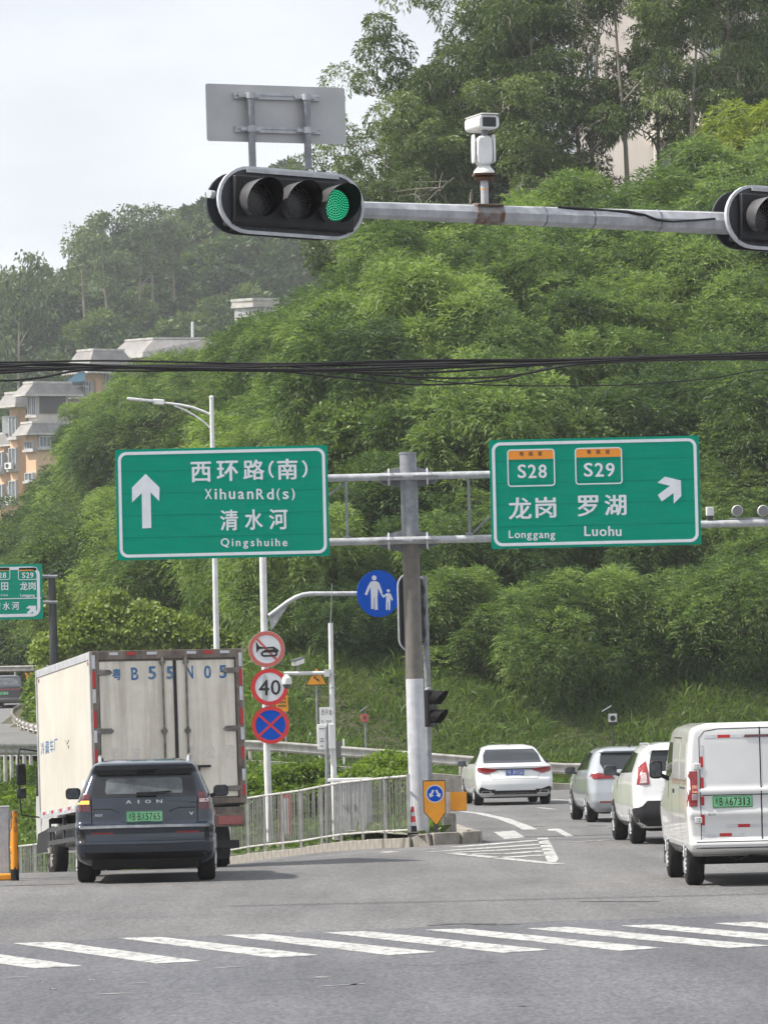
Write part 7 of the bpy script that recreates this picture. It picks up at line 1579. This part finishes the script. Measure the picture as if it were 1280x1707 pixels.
# side guard, tank
mb = MB(); y0_, y1_ = 1.6, 3.9
for z in (0.52, 0.72): mb.box((-hw+0.05, (y0_+y1_)/2, z), (0.03, y1_-y0_, 0.07))
for y in (y0_+0.05, (y0_+y1_)/2, y1_-0.05): mb.box((-hw+0.07, y, 0.68), (0.03, 0.05, 0.42))
mb.build('side_guard', M['dark_grey'], r, local=True)
mb = MB(); mb.box((-0.78, 2.6, 0.60), (0.42, 0.95, 0.34)); mb.build('battery_box', M['dark_grey'], r, local=True, bevel=0.03)
mb = MB(); mb.cyl((-0.8,3.3,0.62),(-0.8,3.95,0.62),0.17,n=16); mb.build('air_tank', M['black'], r, local=True)
mb = MB(); mb.tube([(-0.6,1.8,0.75),(-0.65,2.4,0.5),(-0.7,3.2,0.7)],0.02,6); mb.tube([(-0.9,3.4,0.85),(-0.92,3.5,0.55),(-0.9,3.8,0.8)],0.015,6); mb.build('hoses', M['grey_plastic'], r, local=True)
# cab
cw = 0.86
mb = MB(); mb.prism([(4.40,0.42),(6.02,0.42),(6.06,0.95),(6.0,1.35),(5.75,2.15),(5.60,2.28),(4.50,2.30),(4.40,2.2)], -cw, cw, 'X'); mb.build('cab', M['p_van'], r, local=True, bevel=0.05)
for sx in (-1, 1):
    mb = MB(); mb.prism([(4.60,1.35),(5.92,1.32),(5.70,2.05),(4.66,2.08)], sx*(cw+0.001), sx*(cw+0.007), 'X'); mb.build('side_window', M['glass_dark'], r, local=True)
    mb = MB(); mb.prism([(4.42,0.42),(5.9,0.42),(5.75,0.72),(4.5,0.80)], sx*(cw+0.0015), sx*(cw+0.03), 'X'); mb.build('wheel_fender', M['black'], r, local=True)
    X = sx*(cw + 0.30)
    mb = MB(); mb.tube([(sx*cw,5.65,2.02),(X,5.62,2.06),(X+sx*0.03,5.62,1.9),(X+sx*0.02,5.62,1.25),(X,5.62,1.02),(sx*cw,5.68,0.98)],0.014,6); mr = mb.build('mirror_bracket', M['black'], r, local=True)
    mb = MB(); mb.box((X,5.58,1.66),(0.155,0.07,0.34)); mb.build('main_mirror', M['black'], mr, local=True, bevel=0.03)
    mb = MB(); mb.box((X+sx*0.0,5.58,1.36),(0.15,0.06,0.16)); mb.build('lower_mirror', M['black'], mr, local=True, bevel=0.02)
    mb = MB(); mb.box((X-sx*0.02,5.54,1.56),(0.06,0.004,0.10)); mb.box((X+sx*0.0,5.546,1.365),(0.12,0.004,0.12)); mb.build('mirror_glass', M['mirror_glass'], mr, local=True)
# ---------------- buildings ----------------
M['wall_beige'] = mat('beige_render', (0.68,0.47,0.30), 0.8, 0, (0.60,0.41,0.26), 0.7, streak=((0.36,0.27,0.2),0.3,1.5))
M['wall_pale'] = mat('pale_render', (0.55,0.52,0.47), 0.8, 0, (0.46,0.43,0.38), 0.6, streak=((0.3,0.28,0.25),0.4,1.2))
M['wall_pink'] = mat('pale_pink_render', (0.66,0.60,0.55), 0.85, 0, (0.58,0.52,0.47), 0.4, streak=((0.38,0.33,0.29),0.35,0.8))
M['roof_grey'] = mat('grey_roof_skirt', (0.30,0.29,0.285), 0.85, 0, (0.22,0.21,0.20), 1.2, streak=((0.16,0.155,0.15),0.5,2.5))
M['fascia'] = mat('white_fascia', (0.60,0.59,0.57), 0.75, 0, (0.40,0.385,0.36), 2, detail=7, streak=((0.2,0.19,0.17),0.4,3))
M['win_frame'] = mat('window_frame_grey', (0.42,0.44,0.46), 0.5); M['win_glass'] = mat('window_glass', (0.07,0.085,0.095), 0.12, 0, (0.16,0.18,0.19), 1.5, spec=0.8)
M['louver'] = mat('dark_louvre', (0.11,0.11,0.115), 0.6); M['blue_awning'] = mat('blue_awning', (0.004,0.045,0.075), 0.6, 0, (0.006,0.06,0.10), 4)
o4 = lambda x, y: (x/4.92, 560 + y/4.92)
class Block:
    """corner building: nearest vertical edge at pxC; left and right faces run back from it"""
    def __init__(s, root, pxL, pxC, pxR, yt, yb, Y, aL=40, aR=35):
        s.r = root; u = S(Y); s.Y = Y; C = at(pxC, (yt+yb)/2, Y); s.C = C
        dl, dr = (pxC-pxL)*u, (pxR-pxC)*u
        s.L = Vector((C.x-dl, Y+dl*math.tan(R(aL)), 0)); s.Rr = Vector((C.x+dr, Y+dr*math.tan(R(aR)), 0)); s.rl = math.atan2(C.y-s.L.y, C.x-s.L.x); s.rr = math.atan2(s.Rr.y-C.y, s.Rr.x-C.x)
        s.zt, s.zb = at(pxC, yt, Y).z, at(pxC, yb, Y).z
        s.fp = [(s.L.x,s.L.y),(C.x,C.y),(s.Rr.x,s.Rr.y),(s.Rr.x+s.L.x-C.x, s.Rr.y+s.L.y-C.y)]
    def walls(s, m, name='wall'):
        mb = MB(); mb.prism(s.fp, s.zb, s.zt, 'Z'); return mb.build(name, m, s.r, smooth_deg=0)
    def roof(s, e0, h, e1, m, up=0.0, fas=0.18, name='roof'):
        cx = sum(p[0] for p in s.fp)/4; cy = sum(p[1] for p in s.fp)/4
        def ex(e): 
            out_ = []
            for x, y in s.fp: d = Vector((x-cx, y-cy)); l = d.length; d = d*((l+e*1.3)/l); out_.append((cx+d.x, cy+d.y))
            return out_
        a, b = ex(e0), ex(e1); z = s.zt + up
        mb = MB(); mb.add([(x,y,z) for x,y in a]+[(x,y,z+h) for x,y in b], [(0,1,5,4),(1,2,6,5),(2,3,7,6),(3,0,4,7),(3,2,1,0),(4,5,6,7)]); rf = mb.build(name, m, s.r, smooth_deg=0)
        mb = MB(); mb.prism(ex(e0+0.04), z-fas, z-0.004, 'Z'); mb.build('fascia', M['fascia'], rf, smooth_deg=0)
        mb = MB(); mb.prism(ex(e1+0.05), z+h+0.004, z+h+0.2, 'Z'); mb.build('parapet', M['fascia'], rf, smooth_deg=0)
    def win(s, face, x0, x1, y0, y1, proud=0.35, n=2, ac=False):
        """pixel rectangle on a face"""
        rz = s.rl if face == 'L' else s.rr; c = Vector((s.C.x, s.C.y, 0)); a = hit(x0, y1, c, rz); b = hit(x1, y0, c, rz)
        e = Vector((math.cos(rz), math.sin(rz), 0)); nn = Vector((math.sin(rz), -math.cos(rz), 0)); Mx = Matrix.Translation(c) @ Matrix.Rotation(rz, 4, 'Z')
        w, h = abs(b[0]-a[0]), abs(b[1]-a[1]); cx, cz = (a[0]+b[0])/2, (a[1]+b[1])/2; t = 0.09
        mb = MB(); mb.ring([(cx-w/2,cz-h/2),(cx+w/2,cz-h/2),(cx+w/2,cz+h/2),(cx-w/2,cz+h/2)], [(cx-w/2+t,cz-h/2+t),(cx+w/2-t,cz-h/2+t),(cx+w/2-t,cz+h/2-t),(cx-w/2+t,cz+h/2-t)], -proud, 0.02)
        for k in range(1, n): mb.box((cx-w/2+w*k/n, -proud+0.03, cz), (0.07, 0.05, h-2*t))
        mb.xf(Mx); f = mb.build('window', M['win_frame'], s.r, smooth_deg=0)
        mb = MB(); mb.box((cx, -proud+0.06, cz), (w-2*t+0.01, 0.02, h-2*t+0.01)); mb.xf(Mx); mb.build('pane', M['win_glass'], f, smooth_deg=0)
        mb = MB(); mb.box((cx, -proud/2-0.03, cz-h/2-0.12), (w+0.3, proud+0.12, 0.22)); mb.xf(Mx); mb.build('sill', M['fascia'], f, smooth_deg=0)
        if ac:
            mb = MB(); mb.box((cx-w*0.1, -proud-0.3, cz-h/2+0.3), (0.85, 0.35, 0.6)); mb.xf(Mx); q_ = mb.build('air_conditioner', M['white_paint'], s.r, smooth_deg=0)
            mb = MB(); mb.prism(circle(cx-w*0.1-0.1, cz-h/2+0.3, 0.2, 14), -proud-0.485, -proud-0.476); mb.xf(Mx); mb.build('fan_grille', M['dark_grey'], q_, smooth_deg=0)
def Q(x0, x1, y0, y1): a = o4(x0, y0); b = o4(x1, y1); return a[0], b[0], a[1], b[1]
YB = 444.0
# far-left low wing
r = thing('apartment_block', at(4, 870, YB+6), 'low beige apartment wing with grey skirt roof at the left edge', 'building')
b = Block(r, -60, 8, 24, 741, 900, YB+5); b.walls(M['wall_beige']); b.roof(0.8, 0.95, 0.2, M['roof_grey'])
for (y0, y1) in ((950,1115),(1215,1390)): b.win('L', *Q(0,36,y0,y1), ac=True); 
b.win('L', *Q(-120,-50,950,1115)); b.win('L', *Q(-120,-50,1215,1390)); b.win('R', *Q(50,75,960,1100), n=1); b.win('R', *Q(50,75,1220,1370), n=1)
r = thing('apartment_block', at(30, 870, YB), 'beige apartment tower with stacked bay windows, second from the left edge', 'building')
b = Block(r, 17, 30.5, 45, 676, 905, YB); b.walls(M['wall_beige']); b.roof(1.0, 1.1, 0.3, M['roof_grey'])
for (y0, y1) in ((655,835),(915,1095),(1185,1370)): b.win('L', *Q(92,148,y0,y1), ac=(y0 > 700))
mb = MB(); c = at(12, 708, YB+1); mb.box(c, (0.9,0.5,1.6)); mb.build('air_conditioner', M['white_paint'], r, smooth_deg=0)
r = thing('apartment_block', at(80, 870, YB-3), 'beige block with a louvred top-floor balcony under a grey skirt roof', 'building')
b = Block(r, 43, 61, 105, 722, 900, YB-4, aR=25); b.walls(M['wall_beige']); b.roof(0.9, 0.9, 0.3, M['roof_grey'], name='skirt_roof')
b.win('L', *Q(218,286,860,935), n=3); b.win('R', *Q(312,436,822,915), n=4); b.win('L', *Q(222,286,1120,1190), n=2); b.win('R', *Q(312,400,1120,1200), n=3)
b2 = Block(r, 46, 62, 112, 657, 712, YB-3, aR=25); b2.walls(M['wall_pale'], 'top_storey'); b2.roof(1.1, 1.0, 0.3, M['roof_grey'])
for k in range(13):
    c0 = Vector((b2.C.x, b2.C.y, 0)); a = hit(*o4(322, 488+k*11.5), c0, b2.rr); d = hit(*o4(535, 488+k*11.5), c0, b2.rr); Mx = Matrix.Translation(c0) @ Matrix.Rotation(b2.rr, 4, 'Z')
    mb = MB(); mb.box(((a[0]+d[0])/2, -0.12, a[1]), (d[0]-a[0], 0.10, 0.16), Matrix.Rotation(R(20),3,'X')); mb.xf(Mx); mb.build('louvre_slat', M['louver'], r, smooth_deg=0)
b2.win('L', *Q(232,265,490,650), n=2, proud=0.15); b2.win('L', *Q(268,300,490,650), n=2, proud=0.15)
r = thing('apartment_block', at(160, 700, YB+10), 'beige apartment block with white-edged roof, blue awning and roof terrace', 'building')
b = Block(r, 140, 163, 200, 618, 900, YB+8, aL=35, aR=30); b.walls(M['wall_beige']); b.roof(1.5, 1.9, 0.4, M['roof_grey'], fas=0.3)
b.win('L', *Q(702,768,365,550), n=3); b.win('R', *Q(855,925,315,440), n=2, proud=0.3); b.win('L', *Q(640,760,720,820), n=4); b.win('R', *Q(855,925,560,680), n=2)
b3 = Block(r, 108, 124, 142, 662, 900, YB+6, aL=30, aR=25); b3.walls(M['wall_pale'], 'terrace_wall'); b3.roof(0.8, 0.9, 0.3, M['roof_grey'], name='terrace_roof')
mb = MB(); a, d = at(109.5, 641, YB+6), at(141, 641, YB+6); 
for k in range(12): p = a.lerp(d, k/11); mb.box(p + Vector((0,0,0.1)), (0.06,0.06,2.4))
for dz in (-1.0, -0.3, 0.4, 1.2): mb.box((a+d)/2 + Vector((0,0,dz)), ((d-a).length, 0.06, 0.08))
o = mb.build('terrace_railing', M['louver'], r, smooth_deg=0); tag(o, kind='stuff')
mb = MB(); a, d = at(110, 628, YB+5), at(142, 626, YB+5); mb.add([a+Vector((0,-1,-0.6)), d+Vector((0,-1,-0.6)), d+Vector((0,2,0.7)), a+Vector((1.2,2,0.7)), a+Vector((0,-1,-0.75)), d+Vector((0,-1,-0.75)), d+Vector((0,2,0.55)), a+Vector((1.2,2,0.55))], [(0,1,2,3),(4,5,6,7),(0,1,5,4),(1,2,6,5),(2,3,7,6),(3,0,4,7)]); mb.box(a+Vector((0.2,-0.9,-2.2)), (0.12,0.12,3.2)); mb.build('awning', M['blue_awning'], r, smooth_deg=0)
r = thing('apartment_block', at(300, 600, YB+25), 'roof of a further block with a white parapet and thin mast above the trees', 'building')
b = Block(r, 215, 262, 345, 588, 860, YB+20, aL=30, aR=12); b.walls(M['wall_beige']); b.roof(1.4, 1.3, 0.2, M['roof_grey'], fas=0.5)
mb = MB(); mb.tube([at(321,568,YB+30), at(321,536,YB+30)], 0.14, 8); mb.build('mast', M['white_paint'], r)
r = thing('white_wall_building', at(425, 540, 340), 'small white flat-roofed building peeping over the thicket below the traffic light', 'building')
b = Block(r, 391, 424, 462, 507, 620, 340, aL=25, aR=10); b.walls(M['fascia']); b.roof(0.15, 0.25, 0.15, M['wall_pale'], fas=0.2); b.win('L', 396, 402, 521, 530, n=1, proud=0.05); b.win('L', 409, 415, 517, 527, n=1, proud=0.05)
# tall pale building on the right
YH = 266.0
r = thing('pale_tower', at(1100, 300, YH), 'pale pinkish building rising behind the eucalyptus trees at the upper right', 'building')
b = Block(r, 958, 1168, 1330, -60, 420, YH, aL=14, aR=20); b.walls(M['wall_pink'])
mb = MB()
for y in (232,): a = at(1086, y-4, YH-0.5); d = at(1165, y+2, YH-1.5); mb.prism([(a.x,YH-2.8),(d.x+0.3,YH-3.6),(d.x+0.3,YH+1.5),(a.x,YH+3)], a.z-0.3, a.z+0.25, 'Z')
mb.build('canopy_slab', M['box_rear'], r, smooth_deg=0)
for px in (1094, 1158): mb = MB(); a = at(px, 240, YH-2.2); mb.tube([a, a-Vector((0,0,3.0))], 0.16, 8); mb.build('canopy_post', M['wall_pale'], r)
for x0, x1, y0, y1 in ((1180,1215,60,115),(1245,1280,55,110),(1180,1215,175,228),(1245,1280,170,222)): b.win('R', x0, x1, y0, y1, n=2, proud=0.08)
for x0, x1, y0, y1 in ((975,990,90,130),(1095,1118,85,128),(1095,1118,265,300)): b.win('L', x0, x1, y0, y1, n=2, proud=0.08)
# ---------------- haze ----------------
hm = bpy.data.materials.new('haze'); hm.use_nodes = True; hn = hm.node_tree; hn.nodes.clear()
ho = hn.nodes.new('ShaderNodeOutputMaterial'); hv = hn.nodes.new('ShaderNodeVolumePrincipled'); hv.inputs['Density'].default_value = HAZE
hv.inputs['Color'].default_value = (0.93, 0.95, 1.0, 1); hv.inputs['Anisotropy'].default_value = 0.0
hn.links.new(hv.outputs[0], ho.inputs['Volume'])
mb = MB(); mb.box((0, 600, 67), (1400, 1400, 148)); o = mb.build('haze', hm, local=True, smooth_deg=0); tag(o, kind='stuff')
